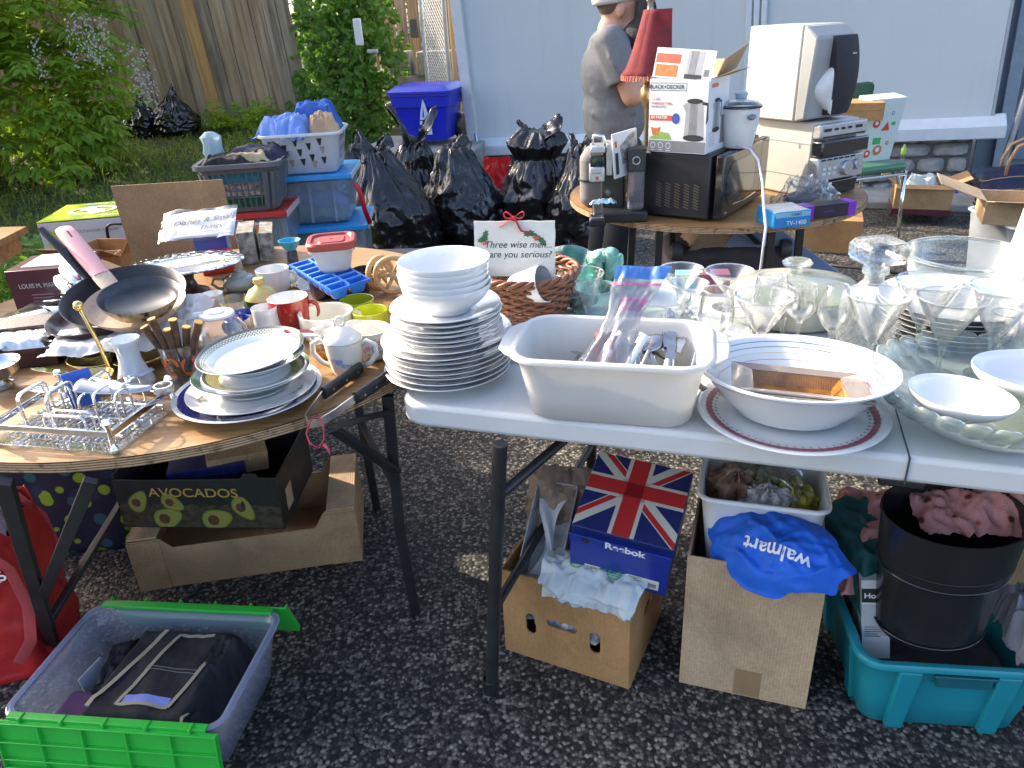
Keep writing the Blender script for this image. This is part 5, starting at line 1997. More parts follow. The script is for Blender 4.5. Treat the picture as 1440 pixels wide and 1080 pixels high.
lathe_thing('amber_glass','amber glass foot peeping out behind the sugar bowl','glass',455,505,CUPP,pm('amber glassy',(.30,.13,.03),.1,coat=.6),30,490)
lathe_thing('soup_mug','very large cream mug between the red mug and the yellow mug','mug',463,472,MUGP,CREAM,76,438,handle=[(.3,.25,.8,.3,.006)])
YEL = pm('lime yellow glaze',(.56,.57,.03),.12,var=.06,coat=.6)
YEL2 = pm('chartreuse glaze',(.48,.52,.03),.12,var=.06,coat=.6)
lathe_thing('yellow_mug','lime yellow mug in front, handle towards the white plate stack','mug',524,468,MUGP,YEL,50,436,group=None,handle=[(.1,.25,.85,.55,.005)])
lathe_thing('yellow_mug','lime yellow mug behind the cream soup mug, its handle hidden','mug',505,446,MUGP,YEL2,48,421)
a = N('red glazed speckle')
v = a.coord()
f_ = a.noise(v,160,3)
a.set(Base_Color=a.ramp(f_,[(.45,(.35,.012,.012)),(.62,(.40,.02,.015)),(.72,(.55,.22,.2))]),Roughness=.15,Coat_Weight=.6)
p = onr(413,468)
rm = lathe_thing('red_mug','tall red mug with cream lettered rim left of the blue ice tray','mug',413,466,MUGP,[a.m,IVORY],56,418,ks=[0,0,0,0,0,1,1,1,1,1],handle=[(.2,.3,.8,.45,.005)])
lathe_thing('white_vase','plain waisted white vase standing left of the red mug','vase',380,478,[(0,0),(1.0,0),(1.02,.04),(.95,.3),(.82,.6),(.80,.8),(.85,.98),(.82,1.0),(.76,.98),(.72,.6),(.85,.1),(0,.06)],IVORY,42,432)
BLUEM = pm('cobalt mug',(.02,.05,.30),.2,coat=.5)
STONEW = pm('grey stoneware',(.36,.35,.31),.4,var=.1)
for px_,py_,tp,lb in ((347,468,440,'grey mug with a blue inside, right behind the coffee pot'),(340,480,448,'lower grey mug with a blue inside, beside the coffee pot')):
 lathe_thing('blue_lined_mug',lb,'mug',px_,py_,MUGP,[STONEW,BLUEM],34,tp,ks=[0,0,0,0,0,1,1,1,1,1],handle=[(2.9,.3,.8,.5,.004)])
# squat green and yellow lidded pot
p = onr(366,440)
gp = thing('honey_pot','small dark green pot with a yellow knobbed lid','pot',p)
H = zof(p,419) - TZ
r_ = rad_at(p,40,H)
m = M().lathe([(0,0),(r_ * .7,0),(r_ * .9,.008),(r_,H * .6),(r_ * .9,H),(r_ * .8,H),(0,.02)],40)
part('body',m,pm('bottle green glaze',(.02,.07,.03),.15,coat=.6),gp,smooth=60)
m = M().lathe([(r_ * 1.15,H),(r_ * 1.1,H + .006),(r_ * .8,H + .022),(r_ * .4,H + .03),(r_ * .28,H + .034),(r_ * .4,H + .042),(r_ * .35,H + .052),(0,H + .054)],40)
part('lid',m,pm('pale yellow glaze',(.60,.53,.17),.15,coat=.6),gp,(.012,0,0),smooth=60)
pfl = lathe_thing('egg_cup','tiny white cup with pink flowers beside the crumpled paper','cup',303,436,CUPP,PORC,30,413)
lathe_thing('glass_bowl','low clear glass bowl between flower cup and green pot','bowl',333,440,[(0,0),(.6,0),(.7,.1),(.95,.8),(1,1),(.96,1),(.88,.8),(.6,.2),(0,.18)],GLASSG,44,420)
# grey teapot
p = onr(340,408)
tp_ = thing('grey_teapot','small grey stoneware teapot with a loop handle behind the glass bowl','teapot',p)
H = zof(p,388) - TZ
r_ = rad_at(p,48,H)
SAGE = pm('sage grey glaze',(.33,.34,.28),.3,var=.12,coat=.3)
m = M().lathe([(0,0),(r_ * .7,0),(r_ * .95,H * .3),(r_,H * .6),(r_ * .8,H * .95),(r_ * .5,H),(r_ * .45,H),(0,H * .8)],40)
part('body',m,SAGE,tp_,smooth=60)
m = M().lathe([(r_ * .55,H),(r_ * .45,H + .008),(r_ * .12,H + .012),(r_ * .16,H + .02),(0,H + .022)],32)
part('lid',m,SAGE,tp_,smooth=60)
m = M()
m.tube([(-r_ * .9,0,H * .8),(-r_ * 1.5,0,H * .85),(-r_ * 1.65,0,H * .5),(-r_ * 1.3,0,H * .15),(-r_ * .85,0,H * .2)],.0042,8)
part('handle',m,SAGE,tp_,smooth=180)
m = M()
m.tube([(r_ * .8,0,H * .4),(r_ * 1.2,0,H * .6),(r_ * 1.45,0,H * .95)],[.010,.007,.005],10)
part('spout',m,SAGE,tp_,smooth=180)
wm = lathe_thing('white_mug','big white mug with small blue lettering behind the green pot','mug',388,408,MUGP,PORC,46,378,handle=[(.1,.3,.8,.45,.0045)])
lathe_thing('tilted_cup','cream lined brown cup lying tilted behind the blue ice tray','cup',428,398,CUPP,[pm('brown glaze',(.05,.03,.02),.2,coat=.5),CREAM],38,383,ks=[0,0,0,0,0,1,1,1,1,1],rot=(R(38),R(8),0))
lathe_thing('tilted_cup','lower cream cup lying under the tilted brown one','cup',436,406,CUPP,CREAM,34,396,rot=(R(30),R(15),0))
for px_,py_,lb in ((484,420,'dark blue mug under the right end of the ice tray'),(505,412,'black and silver mug between ice tray and wooden wheels'),(455,418,'dark mug hidden under the blue ice tray'),(515,402,'second black and silver mug nearer the wooden wheels')):
 lathe_thing('dark_mug',lb,'mug',px_,py_,MUGP,[pm('midnight glaze',(.008,.01,.05),.12,coat=.7) if 'blue' in lb else pm('black silver glaze',(.05,.05,.055),.15,.3,var=.5,scale=60,coat=.5)],34,py_ - 24)
# blue ice tray resting on the mugs, food tub on it
q = at(464,412,TZ + .055)
it = thing('ice_tray','bright blue plastic ice cube tray lying across the mugs','ice tray',(q.x,q.y + .02,TZ + .075),rot=(R(5),R(-3),R(38)))
ICE = pm('bright blue plastic',(.02,.16,.62),.28,var=.05,trans=.2)
m = M()
TW,TLn = .10,.215
nxc,nyc = 2,7
m.box((0,TLn / 2 + .003,.028),(TW,.006,.006))
m.box((0,-TLn / 2 - .003,.028),(TW,.006,.006))
for sgx in (-1,1):
 m.box((sgx * (TW / 2 + .002),0,.028),(.006,TLn + .012,.006))
for i in range(nxc):
 for j in range(nyc):
  cx_,cy_ = (i - .5) * TW / 2,(j - 3) * TLn / 7
  cw,cd = TW / 2 - .004,TLn / 7 - .004
  def rg(s_,z_):
   return [(cx_ + x,cy_ + y,z_) for x,y in rrect(cw * s_,cd * s_,.005 * s_,3)]
  loft(m,[rg(.05,0),rg(.62,.0),rg(.75,.004),rg(1.06,.028),rg(.98,.030),rg(.70,.006),rg(.05,.004)])
part('tray',m,ICE,it,smooth=40)
m = M()
for j in (-2.5,-1.5,-.5,.5,1.5,2.5):
 m.box((0,j * TLn / 7,.031),(TW * .98,.004,.004))
m.box((0,0,.031),(.004,TLn,.004))
part('divider',m,pm('pale blue plastic',(.10,.30,.68),.3),it)
q = at(470,380,TZ + .11)
fb = thing('food_container','frosted square food container with a brick red lid on the blue ice tray','food container',(q.x,q.y + .02,TZ + .109),R(8))
m = M()
FCP = thin_clear('frosted polypropylene',(.9,.93,.95),.8,haze=.55,hazecol=(.72,.74,.76),rough=.25)
tub(m,.078,.078,.105,.105,.062,.02,.0015,.004)
part('tub',m,FCP,fb,smooth=60)
m = M()
def rg(s_,z_):
 return [(x,y,z_) for x,y in rrect(.122 * s_,.122 * s_,.028 * s_,8)]
loft(m,[rg(.05,.060),rg(.95,.060),rg(1.0,.063),rg(1.0,.074),rg(.93,.078),rg(.80,.078),rg(.74,.073),rg(.55,.073),rg(.5,.076),rg(.05,.076)])
part('lid',m,pm('brick red plastic',(.28,.035,.028),.4,var=.06),fb,smooth=35)
# blue egg timer shaped funnel
q = onr(408,392)
fn_ = thing('blue_cup','turquoise plastic cup on a dark patterned stand behind the white mug','cup',(q.x,q.y + .06,TZ + .0012))
m = M().lathe([(0,.068),(.012,.066),(.022,.078),(.030,.094),(.033,.098),(.030,.098),(.018,.08),(0,.074)],36)
part('cup',m,pm('turquoise plastic',(.03,.30,.45),.3),fn_,smooth=50)
m = M().lathe([(0,0),(.017,0),(.018,.02),(.016,.066),(0,.066)],28)
part('stand',m,pm('dark patterned print',(.03,.035,.06),.4,var=1.2,scale=70),fn_)
# wooden wheels with spokes
for px_,py_,rr_,yo,tilt,lb in ((556,402,.046,.0,.15,'light wooden spoked wheel nearest the white bowls'),(536,402,.042,.03,.9,'light wooden wheel with carved edge behind the yellow mug')):
 p = at(px_,py_ + 14,TZ)
 wt_ = thing('wheel_ornament',lb,'ornament',(p.x,p.y + yo,TZ + rr_ + .012),rot=(R(84),0,tilt),group='wooden wheel ornaments')
 m = M()
 m.tube([(rr_ * math.cos(t),rr_ * math.sin(t),0) for t in [2 * PI * i / 44 for i in range(44)]],1,8,closed=True,flat=(.007,.009,(1,0,0)))
 part('rim',m,LWOOD,wt_,smooth=180)
 for k_ in range(6):
  t_ = k_ * PI / 3
  m = M()
  m.tube([(0,0,0),(rr_ * .5 * math.cos(t_),rr_ * .5 * math.sin(t_),0),(rr_ * math.cos(t_),rr_ * math.sin(t_),0)],[.004,.006,.004],8)
  part('spoke',m,LWOOD,wt_,smooth=180)
 m = M()
 m.lathe([(0,-.014),(.010,-.012),(.012,0),(.010,.012),(0,.014)],20)
 part('hub',m,LWOOD,wt_)
# silver platter on a pedestal
p = onr(262,420)
sp_ = thing('silver_platter','oval silver platter with chased rim on a dark pedestal behind the pans','platter',(p.x,p.y + .05,TZ + .0012),rot=(0,0,R(8)))
a = N('chased silver')
v = a.coord()
vr = a.n('TexVoronoi',feature='SMOOTH_F1')
vr.inputs['Scale'].default_value = 75
a.l(v,vr.inputs[0])
a.set(Base_Color=a.ramp(vr.outputs['Distance'],[(.2,(.25,.26,.28)),(.6,(.8,.82,.84))]),Metallic=1.0,Roughness=.16)
a.bump(vr.outputs['Distance'],1,.006)
zP = zof((p.x,p.y + .05),372) - TZ
rPl = 160 / 2 * mpp((p.x,p.y + .05,TZ + zP))
m = M().lathe([(rPl * .98,zP),(rPl,zP + .003),(rPl * .97,zP + .006),(rPl * .70,zP + .001)],80,sy=.72)
part('chased_rim',m,a.m,sp_,smooth=60)
m = M().lathe([(rPl * .98,zP),(rPl * .68,zP - .008),(0,zP - .008),(0,zP - .005),(rPl * .66,zP - .004),(rPl * .70,zP + .001)],80,sy=.72)
part('well',m,STEEL,sp_,smooth=60)
m = M().lathe([(0,0),(.045,0),(.047,.006),(.02,.018),(.012,zP * .5),(.02,zP - .012),(.03,zP - .008),(0,zP - .008)],40)
part('pedestal',m,pm('tarnished silver',(.10,.095,.09),.35,.9,var=.6,scale=50,bump=.5,bscale=80),sp_,smooth=50)
# ---------------------------------------------------------------- pans and paper
BLKNS = pm('black non stick coating',(.018,.018,.019),.38,var=.3,scale=30)
BRNPAN = pm('brown enamel',(.05,.022,.016),.3,var=.2,coat=.4)
BEIGE = pm('beige speckled enamel',(.44,.33,.24),.45,var=.14,scale=90)
PINK = pm('dusty pink silicone',(.60,.29,.30),.5,var=.05)
def pan_thing(name,label,px_,py_,z,wpx,depth,tilt,mt_in,mt_out,handle=None,hm=None,flare=.8,group=None):
 p = at(px_,py_,z)
 r_ = wpx / 2 * mpp((p.x,p.y,z + depth))
 t = thing(name,label,'pan',(p.x,p.y,z),0,group,rot=(tilt[0],tilt[1],0))
 pr = [(0,0),(r_ * flare * .97,0),(r_ * flare,.003),(r_ * .93,depth * .6),(r_ * .995,depth),(r_,depth + .002),(r_ * .975,depth + .001),(r_ * .9,depth * .55),(r_ * flare * .95,.006),(0,.005)]
 m = M().lathe(pr,72,ks=[0,0,0,0,0,1,1,1,1])
 part('body',m,[mt_out,mt_in],t,smooth=50)
 if handle:
  m = M()
  an,L,rise,w_ = handle
  dx,dy = math.cos(an),math.sin(an)
  pts = [(dx * r_ * .96,dy * r_ * .96,depth * .7),(dx * (r_ + .03),dy * (r_ + .03),depth * .85 + rise * .12),(dx * (r_ + L * .55),dy * (r_ + L * .55),depth + rise * .55),(dx * (r_ + L),dy * (r_ + L),depth + rise)]
  m.tube(pts,[.8,1,1.05,.8],10,flat=(.006,w_ / 2,(0,0,1)))
  part('handle',m,hm or BLKPL,t,smooth=60)
 return t,p,r_
z0 = TZ + .0015
pan_thing('roasting_pan','wide black pan at the bottom of the pan pile',165,480,z0,175,.05,(0,0),BLKNS,pm('black enamel',(.014,.014,.016),.25,coat=.4),flare=.9)
pan_thing('brown_pan','brown frying pan under the big black one',152,455,z0 + .058,150,.032,(R(5),R(-4)),BRNPAN,BRNPAN)
# crumpled white paper between the pans
for px_,py_,w_,d_,h_,sd,lb in ((170,478,.30,.14,.012,2,'crumpled white wrapping paper between black and brown pans'),(262,445,.10,.14,.03,9,'crumpled white paper tucked at the right of the pans')):
 q = at(px_,py_,z0 + .052)
 m = M()
 crumple(m,w_,d_,h_,40,30,14,.010,sd)
 single('crumpled_paper',m,PAPER,lb,'paper',(q.x,q.y,z0 + .055),(R(6),0,R(6)),smooth=35)
pan_thing('black_pan','big black frying pan with its handle hidden, holding the pink handled pan',182,436,z0 + .078,165,.042,(R(13),R(3)),BLKNS,BLKNS,(PI * .8,.16,.08,.022))
bt,bp,br_ = pan_thing('beige_pan','beige speckled pan with a long dusty pink handle standing up',194,438,z0 + .108,134,.024,(R(12),R(4)),BEIGE,BEIGE)
e0 = at(150,396,z0 + .14)
e1 = aty(89,322,e0.y + .14)
m = M()
iv = bt.matrix_basis.inverted() if False else (Matrix.Translation(bt.location) @ bt.rotation_euler.to_matrix().to_4x4()).inverted()
a_,b_ = iv @ e0,iv @ e1
m.tube([a_ + (a_ - b_) * .25,a_,a_.lerp(b_,.12)],[.8,1,1],10,flat=(.007,.022,(0,0,1)))
hd = part('handle',m,BEIGE,bt,smooth=60,label='beige handle socket')
m = M()
m.tube([a_.lerp(b_,.12),a_.lerp(b_,.5),a_.lerp(b_,.88),b_,b_ + (b_ - a_) * .03],[.9,1.0,1.0,.85,.4],12,flat=(.0095,.0235,(0,0,1)))
part('pink_grip',m,PINK,bt,smooth=60)
m = M()
dd = (b_ - a_)
nn_ = dd.cross(Vector((1,0,0))).normalized()
if nn_.z < 0:
 nn_ = -nn_
m.tube([a_.lerp(b_,.78) + nn_ * .0078,a_.lerp(b_,.90) + nn_ * .0078],1,10,flat=(.0015,.006,nn_[:]))
part('hanging_slot',m,pm('dark slot',(.08,.03,.035),.6),bt,smooth=60)
a = N('bronze patterned enamel')
v = a.coord((1,1,.3))
vr = a.n('TexVoronoi')
vr.inputs['Scale'].default_value = 80
a.l(v,vr.inputs[0])
a.set(Base_Color=a.ramp(vr.outputs['Distance'],[(.25,(.05,.04,.02)),(.6,(.40,.31,.16))]),Roughness=.35,Metallic=.3)
pan_thing('small_pan','small black pan with bronze patterned outside set inside the beige pan',200,432,z0 + .126,108,.030,(R(11),R(5)),pm('worn grey non stick',(.03,.033,.038),.3,var=.4,scale=25),a.m)
# ladles and lids poking out at the left
for i,(px_,py_,w_,lb) in enumerate(((100,385,62,'shiny steel serving spoon poking out left of the pans'),(92,400,50,'second steel serving spoon lower down left of the pans'))):
 q = at(px_,py_,TZ + .13 - .03 * i)
 m = M()
 m.blob((0,0,0),(.046,.022,.008),None,24,10)
 m.tube([(.04,0,0),(.09,0,-.006),(.15,0,-.03)],[.008,.005,.005],8,flat=(.6,1.3))
 single('serving_spoon',m,STEEL,lb,'spoon',q,(R(20),R(22),R(-38)),smooth=60)
for i,(px_,py_,mt,lb) in enumerate(((75,427,BLKPL,'black ladle handle sticking out left of the brown pan'),(95,417,STEEL,'steel ladle lying left of the brown pan'))):
 q = at(px_,py_,TZ + .09)
 m = M()
 m.tube([(-.02,0,0),(.02,0,.003),(.07,.01,0),(.12,.02,-.02)],[.010,.011,.007,.004],10,flat=(.7,1))
 single('ladle',m,mt,lb,'ladle',q,(0,0,R(-10 - 25 * i)),smooth=180)
# steel roasting lids at far left
for px_,py_,w_,lb in ((66,462,90,'pale steel oval lid lying left of the pan pile'),(30,476,80,'grey steel tray behind the leather box')):
 q = onr(px_,py_)
 r_ = rad_at(q,w_)
 m = M().lathe([(0,.02),(r_ * .8,.018),(r_ * .92,.01),(r_,0),(r_ * 1.02,.002),(r_ * .95,.013),(r_ * .8,.022),(0,.024)],48,sy=.7)
 single('roaster_cover',m,STEEL,lb,'cover',(q.x,q.y + .03,TZ + .03),(R(8),R(-6),.3),smooth=50)
# leather box with foil parcel
q0 = at(70,515,TZ)
lb_ = thing('leather_box','open maroon leather box with a foil wrapped dish in it at the left edge','box',(q0.x - .075,q0.y + .05,TZ + .0012),R(8))
MAR = pm('maroon leather',(.045,.012,.012),.38,var=.25,bump=.25,bscale=140,coat=.2)
m = M()
for c_,d_ in (((0,-.055,.022),(.17,.006,.044)),((0,.055,.03),(.17,.006,.06)),((.085,0,.022),(.006,.116,.044)),((-.085,0,.022),(.006,.116,.044)),((0,0,.003),(.17,.11,.006))):
 m.box(c_,d_)
part('body',m,MAR,lb_,bevel=.002)
m = M()
m.box((0,.075,.062),(.17,.05,.006),(R(18),0,0))
part('lid',m,MAR,lb_,bevel=.002)
m = M()
crumple(m,.15,.10,.02,36,26,30,.006,4)
foil = single('foil_dish',m,pm('crumpled foil',(.72,.72,.70),.3,.8,var=.1),'crumpled silver foil parcel lying in the maroon leather box','foil',(q0.x - .08,q0.y + .05,TZ + .036),(0,0,R(8)),smooth=30)
m = M().lathe([(0,0),(.02,0),(.018,.02),(.026,.05),(.030,.055),(.024,.056),(0,.03)],24)
q = onr(88,510)
single('black_goblet',m,BLKGL,'short black goblet standing beside the leather box','goblet',(q.x,q.y + .02,TZ + .0012),smooth=50)
# small clutter at the back: blue paper, red and white carton
q = onr(262,392)
m = M()
m.box((0,0,.03),(.09,.06,.06))
m.box((0,-.0305,.03),(.03,.001,.055))
single('red_white_carton',m,[pm('red card',(.5,.03,.02),.4)],'small red carton standing behind the silver platter pedestal','box',(q.x + .08,q.y + .06,TZ + .0012),(0,0,.3),bevel=.001)
q = onr(300,378)
m = M()
m.box((0,0,.05),(.05,.16,.10))
m.box((.055,.01,.045),(.04,.16,.09),(0,.12,0))
single('book_pile',m,pm('printed book covers',(.22,.20,.16),.6,var=1.0,scale=40),'two dark printed paperbacks standing right of the silver platter','books',(q.x + .09,q.y + .10,TZ + .0012),(0,0,.25),bevel=.001)
# handwritten sheet in a plastic sleeve leaning on the carton
c_ = at(272,332,TZ + .12)
ss = thing('paper_sign','white handwritten paper sign in a clear sleeve above the silver platter','sign',(c_.x,c_.y + .08,TZ + .135),rot=(R(24),R(-3),R(6)))
m = M()
m.surf(lambda u,v: ((u - .5) * .20,(v - .5) * .13,.004 * math.sin(u * 5) + .003 * nz(u * 3,v * 3,0,1)),14,10)
part('sheet',m,PAPER,ss,smooth=180,solid=.0006)
lettering('Dishes & Small',.03,INK,ss,(.005,.012,.0062),(0,0,.05),shear=.3,ext=.0001)
lettering('Things',.026,INK,ss,(.03,-.024,.0062),(0,0,.05),shear=.3,ext=.0001)
m = M()
m.surf(lambda u,v: ((u - .5) * .225 - .012,(v - .5) * .155 + .008,-.003 + .01 * math.sin(u * 7) * (1 - u) + .008 * nz(u * 4,v * 4,0,1)),20,14)
part('plastic_sleeve',m,CLEARP,ss,smooth=180)
m = M()
m.box((0,0,.06),(.10,.05,.12))
single('sign_prop',m,pm('blue wrapping',(.03,.12,.5),.4),'blue wrapped block holding up the paper sign','box',(c_.x + .0,c_.y + .13,TZ + .0012),(0,0,.1),bevel=.002)
# dark grey tote behind the mugs
q0 = at(470,392,TZ)
# ================================================================ boxes on the ground
def carton(name,label,cat,loc,rz,w_,d_,h,mt,t=.005,flaps=(),group=None,rot=None,closed=False,cuts=None,taper=1.0,mt_in=None):
 o = thing(name,label,cat,loc,rz,group,rot=rot)
 m = M()
 W,D = w_ / 2,d_ / 2
 def wall(c_,dim):
  m.box(c_,dim)
 wall((0,-D + t / 2,h / 2),(w_,t,h))
 wall((0,D - t / 2,h / 2),(w_,t,h))
 wall((-W + t / 2,0,h / 2),(t,d_ - 2 * t,h))
 wall((W - t / 2,0,h / 2),(t,d_ - 2 * t,h))
 wall((0,0,t / 2 + .001),(w_ - 2 * t,d_ - 2 * t,t))
 if closed:
  wall((0,0,h - t / 2 - .001),(w_ - 2 * t,d_ - 2 * t,t))
 part('carton_body',m,mt,o,bevel=.0012)
 for sd,L,an in flaps:
  m = M()
  if sd in 'fb':
   ww = w_ - .006
   m.box((0,0,L / 2),(ww,t * .8,L))
   s_ = -1 if sd == 'f' else 1
   part('flap',m,mt,o,(0,s_ * (D - t / 2),h),(R(an) * (1 if sd == 'f' else -1),0,0),bevel=.001)
  else:
   ww = d_ - .006
   m.box((0,0,L / 2),(t * .8,ww,L))
   s_ = -1 if sd == 'l' else 1
   part('flap',m,mt,o,(s_ * (W - t / 2),0,h),(0,R(an) * (-1 if sd == 'l' else 1),0),bevel=.001)
 return o
def frame_from(pa,pb,z=0):
 a_,b_ = at(*pa,z),at(*pb,z)
 d_ = b_ - a_
 return a_,d_.length,math.atan2(d_.y,d_.x)
# ---- box with tin, shoe box and bag
a_,w_,an = frame_from((712,912),(884,968))
fu,fv = Vector((math.cos(an),math.sin(an),0)),Vector((-math.sin(an),math.cos(an),0))
hT = zof(a_,800)
dB = .27
cB = a_ + fu * (w_ / 2) + fv * (dB / 2)
tb = thing('handled_carton','tan cardboard box with three cut out hand holes, holding tin and shoe box','box',(cB.x,cB.y,0),an)
m = M()
t = .005
def holed_wall(m,w_,h,holes,mat):
 xs = sorted(set([-w_ / 2,w_ / 2] + [q for hx,hz,hw,hh in holes for q in (hx - hw / 2,hx + hw / 2)]))
 for x0,x1 in zip(xs,xs[1:]):
  hs = sorted([(hz - hh / 2,hz + hh / 2) for hx,hz,hw,hh in holes if hx - hw / 2 <= (x0 + x1) / 2 <= hx + hw / 2])
  z = 0
  for lo,hi in hs + [(h,h)]:
   if lo > z:
    m.add([(x0,-t / 2,z),(x1,-t / 2,z),(x1,t / 2,z),(x0,t / 2,z),(x0,-t / 2,lo),(x1,-t / 2,lo),(x1,t / 2,lo),(x0,t / 2,lo)],
                      [(3,2,1,0),(4,5,6,7),(0,1,5,4),(1,2,6,5),(2,3,7,6),(3,0,4,7)],mat)
   z = hi
def wall_with_holes(m,w_,h,holes,mat,nx=64,nz_=44):
 vs,fs = [],[]
 xs = [-w_ / 2 + w_ * i / nx for i in range(nx + 1)]
 zs = [h * j / nz_ for j in range(nz_ + 1)]
 def sdf(x,z,hole):
  hx,hz,hw,hh = hole
  r_ = min(hw,hh) / 2
  qx,qz = max(abs(x - hx) - hw / 2 + r_,0),max(abs(z - hz) - hh / 2 + r_,0)
  return math.hypot(qx,qz) - r_
 def snap(x,z):
  for ho in holes:
   d_ = sdf(x,z,ho)
   if abs(d_) < w_ / nx * .75:
    e = 1e-4
    gx,gz_ = sdf(x + e,z,ho) - sdf(x - e,z,ho),sdf(x,z + e,ho) - sdf(x,z - e,ho)
    L = math.hypot(gx,gz_) or 1
    return x - gx / L * d_,z - gz_ / L * d_
  return x,z
 idx = {}
 for j,z in enumerate(zs):
  for i,x in enumerate(xs):
   sx_,sz_ = snap(x,z)
   idx[i,j] = len(vs)
   vs.append((sx_,0,sz_))
 for j in range(nz_):
  for i in range(nx):
   cx_,cz_ = (xs[i] + xs[i + 1]) / 2,(zs[j] + zs[j + 1]) / 2
   if any(sdf(cx_,cz_,ho) < 0 for ho in holes):
    continue
   fs.append((idx[i,j],idx[i + 1,j],idx[i + 1,j + 1],idx[i,j + 1]))
 m.add(vs,fs,mat)
wall_with_holes(m,w_,hT,[(-w_ * .27,hT * .44,.026,.062),(-w_ * .02,hT * .52,.076,.024),(w_ * .24,hT * .44,.026,.064)],Matrix.Translation((0,-dB / 2,0)))
wall_with_holes(m,dB,hT,[(0,hT * .55,.07,.026)],Matrix.Translation((w_ / 2,0,0)) @ Matrix.Rotation(PI / 2,4,'Z'),40,30)
part('holed_wall',m,CARDD,tb,smooth=0,solid=.005)
m = M()
m.box((0,dB / 2,hT * .49),(w_,t,hT * .98))
m.box((-w_ / 2,0,hT * .5),(t,dB - .008,hT))
m.box((0,0,.003),(w_ - .012,dB - .012,.004))
part('carton_body',m,CARDD,tb,bevel=.001)
TBM = Matrix.Translation((cB.x,cB.y,0)) @ Matrix.Rotation(an,4,'Z')
# crumpled newspaper in it
m = M()
crumple(m,w_ - .02,dB - .02,.06,50,40,22,.018,31,.2)
single('newspaper',m,pm('printed newspaper',(.30,.29,.28),.8,var=.9,scale=55),'crumpled newspaper stuffed in the holed cardboard box','newspaper',TBM @ Vector((0,0,hT * .40)),(0,0,an),smooth=40)
m = M()
crumple(m,.20,.16,.05,40,30,24,.012,77,.4)
single('kraft_paper',m,pm('kraft paper',(.26,.19,.13),.85,var=.3,scale=12),'brown wrapping paper sticking up behind the grey tin','paper',TBM @ Vector((-.09,.11,hT + .06)),(R(70),0,an + .3),smooth=35,solid=.0008)
# grey loaf tin
TIN = pm('scratched grey tin',(.36,.36,.35),.45,.25,var=.4,scale=30,bump=.3,bscale=60)
def pt(px_,py_,yy):
 return aty(px_,py_,yy)
tc = TBM @ Vector((-.092,.02,hT - .005))
tin = thing('loaf_tin','long scratched grey tin leaning out of the holed cardboard box','tin',tc,rot=(R(40),R(0),an + R(5)))
m = M()
tub(m,.085,.23,.10,.25,.062,.006,.002,.002)
part('tray',m,TIN,tin,smooth=40)
m = M()
m.surf(lambda u,v: ((u - .5) * (.05 - .03 * math.sin(v * 4)) + .01 * math.sin(v * 6),(v - .5) * .2,.045 + .006 * math.sin(u * 6 + v * 9)),10,24)
part('tissue_strip',m,PAPER,tin,smooth=180)
# shoe box with union flag
sx0,sy0 = at(818,775,.26),at(945,820,.26)
sc_ = TBM @ Vector((.098,.04,hT + .030))
FB_ = pm('deep blue printed card',(.012,.03,.26),.35,var=.08,coat=.2)
FBN = pm('flag navy card',(.018,.028,.13),.35,var=.08,coat=.2)
FLR = pm('flag red',(.55,.03,.03),.35,var=.06)
FLW = pm('flag cream',(.66,.60,.48),.45,var=.06)
sb = thing('shoe_box','blue shoe box with a British flag lid, tilted in the holed cardboard box','shoe box',sc_,rot=(R(15),R(5),an + R(5)))
SW,SD,SH = .218,.245,.125
m = M()
m.box((0,0,SH / 2),(SW,SD,SH))
part('carton_body',m,FB_,sb,bevel=.0015)
m = M()
m.box((0,.012,SH - .008),(SW + .006,SD - .018,.05))
lid = part('lid',m,FBN,sb,bevel=.0015)
zt = SH + .0175
LD,L0 = SD - .018,.012
def dec2(name,fn_,mats,par,loc,rot):
 m = M()
 fn_(m)
 return part(name,m,mats,par,loc,rot,smooth=0)
def flag(m):
 X,Y = SW / 2 + .002,LD / 2 - .001
 cxo,cyo = -.004,.02
 def clip(poly):
  for ax,lim,sg in ((0,X,1),(0,-X,-1),(1,Y,1),(1,-Y,-1)):
   out = []
   for i in range(len(poly)):
    p_,q_ = poly[i],poly[(i + 1) % len(poly)]
    ip,iq = (lim - p_[ax]) * sg >= 0,(lim - q_[ax]) * sg >= 0
    if ip:
     out.append(p_)
    if ip != iq:
     k_ = (lim - p_[ax]) / (q_[ax] - p_[ax])
     out.append((p_[0] + (q_[0] - p_[0]) * k_,p_[1] + (q_[1] - p_[1]) * k_))
   poly = out
   if not poly:
    return None
  return poly
 def band(an_,off,wd2,k_,z,lo=0,hi=1):
  u_ = (math.cos(an_),math.sin(an_))
  v_ = (-u_[1],u_[0])
  pts = [(cxo + u_[0] * l_ + v_[0] * o_,cyo + u_[1] * l_ + v_[1] * o_) for l_,o_ in ((lo,off - wd2 / 2),(hi,off - wd2 / 2),(hi,off + wd2 / 2),(lo,off + wd2 / 2))]
  c_ = clip(pts)
  if c_ and len(c_) > 2:
   m.use(k_).poly(c_,z)
 for an_ in (R(45),R(135),R(225),R(315)):
  band(an_,0,.034,1,.0002,0,.4)
  band(an_,-.008,.013,0,.0004,0,.4)
 for an_ in (0,PI / 2):
  band(an_,0,.058,1,.0006,-.4,.4)
  band(an_,0,.040,0,.0008,-.4,.4)
dec2('flag_print',flag,[FLR,FLW],lid,(0,L0,zt),(0,0,0))
m = M()
m.box((0,-SD / 2 + .0015,SH + .003),(SW + .004,.004,.022))
part('lid_lip',m,FB_,sb,bevel=.001)
m = M()
m.ell(-SW * .34,0,.0095,.008)
part('finger_hole',m,INK,sb,(0,-SD / 2 - .0012,SH + .003),FRONT,smooth=0)
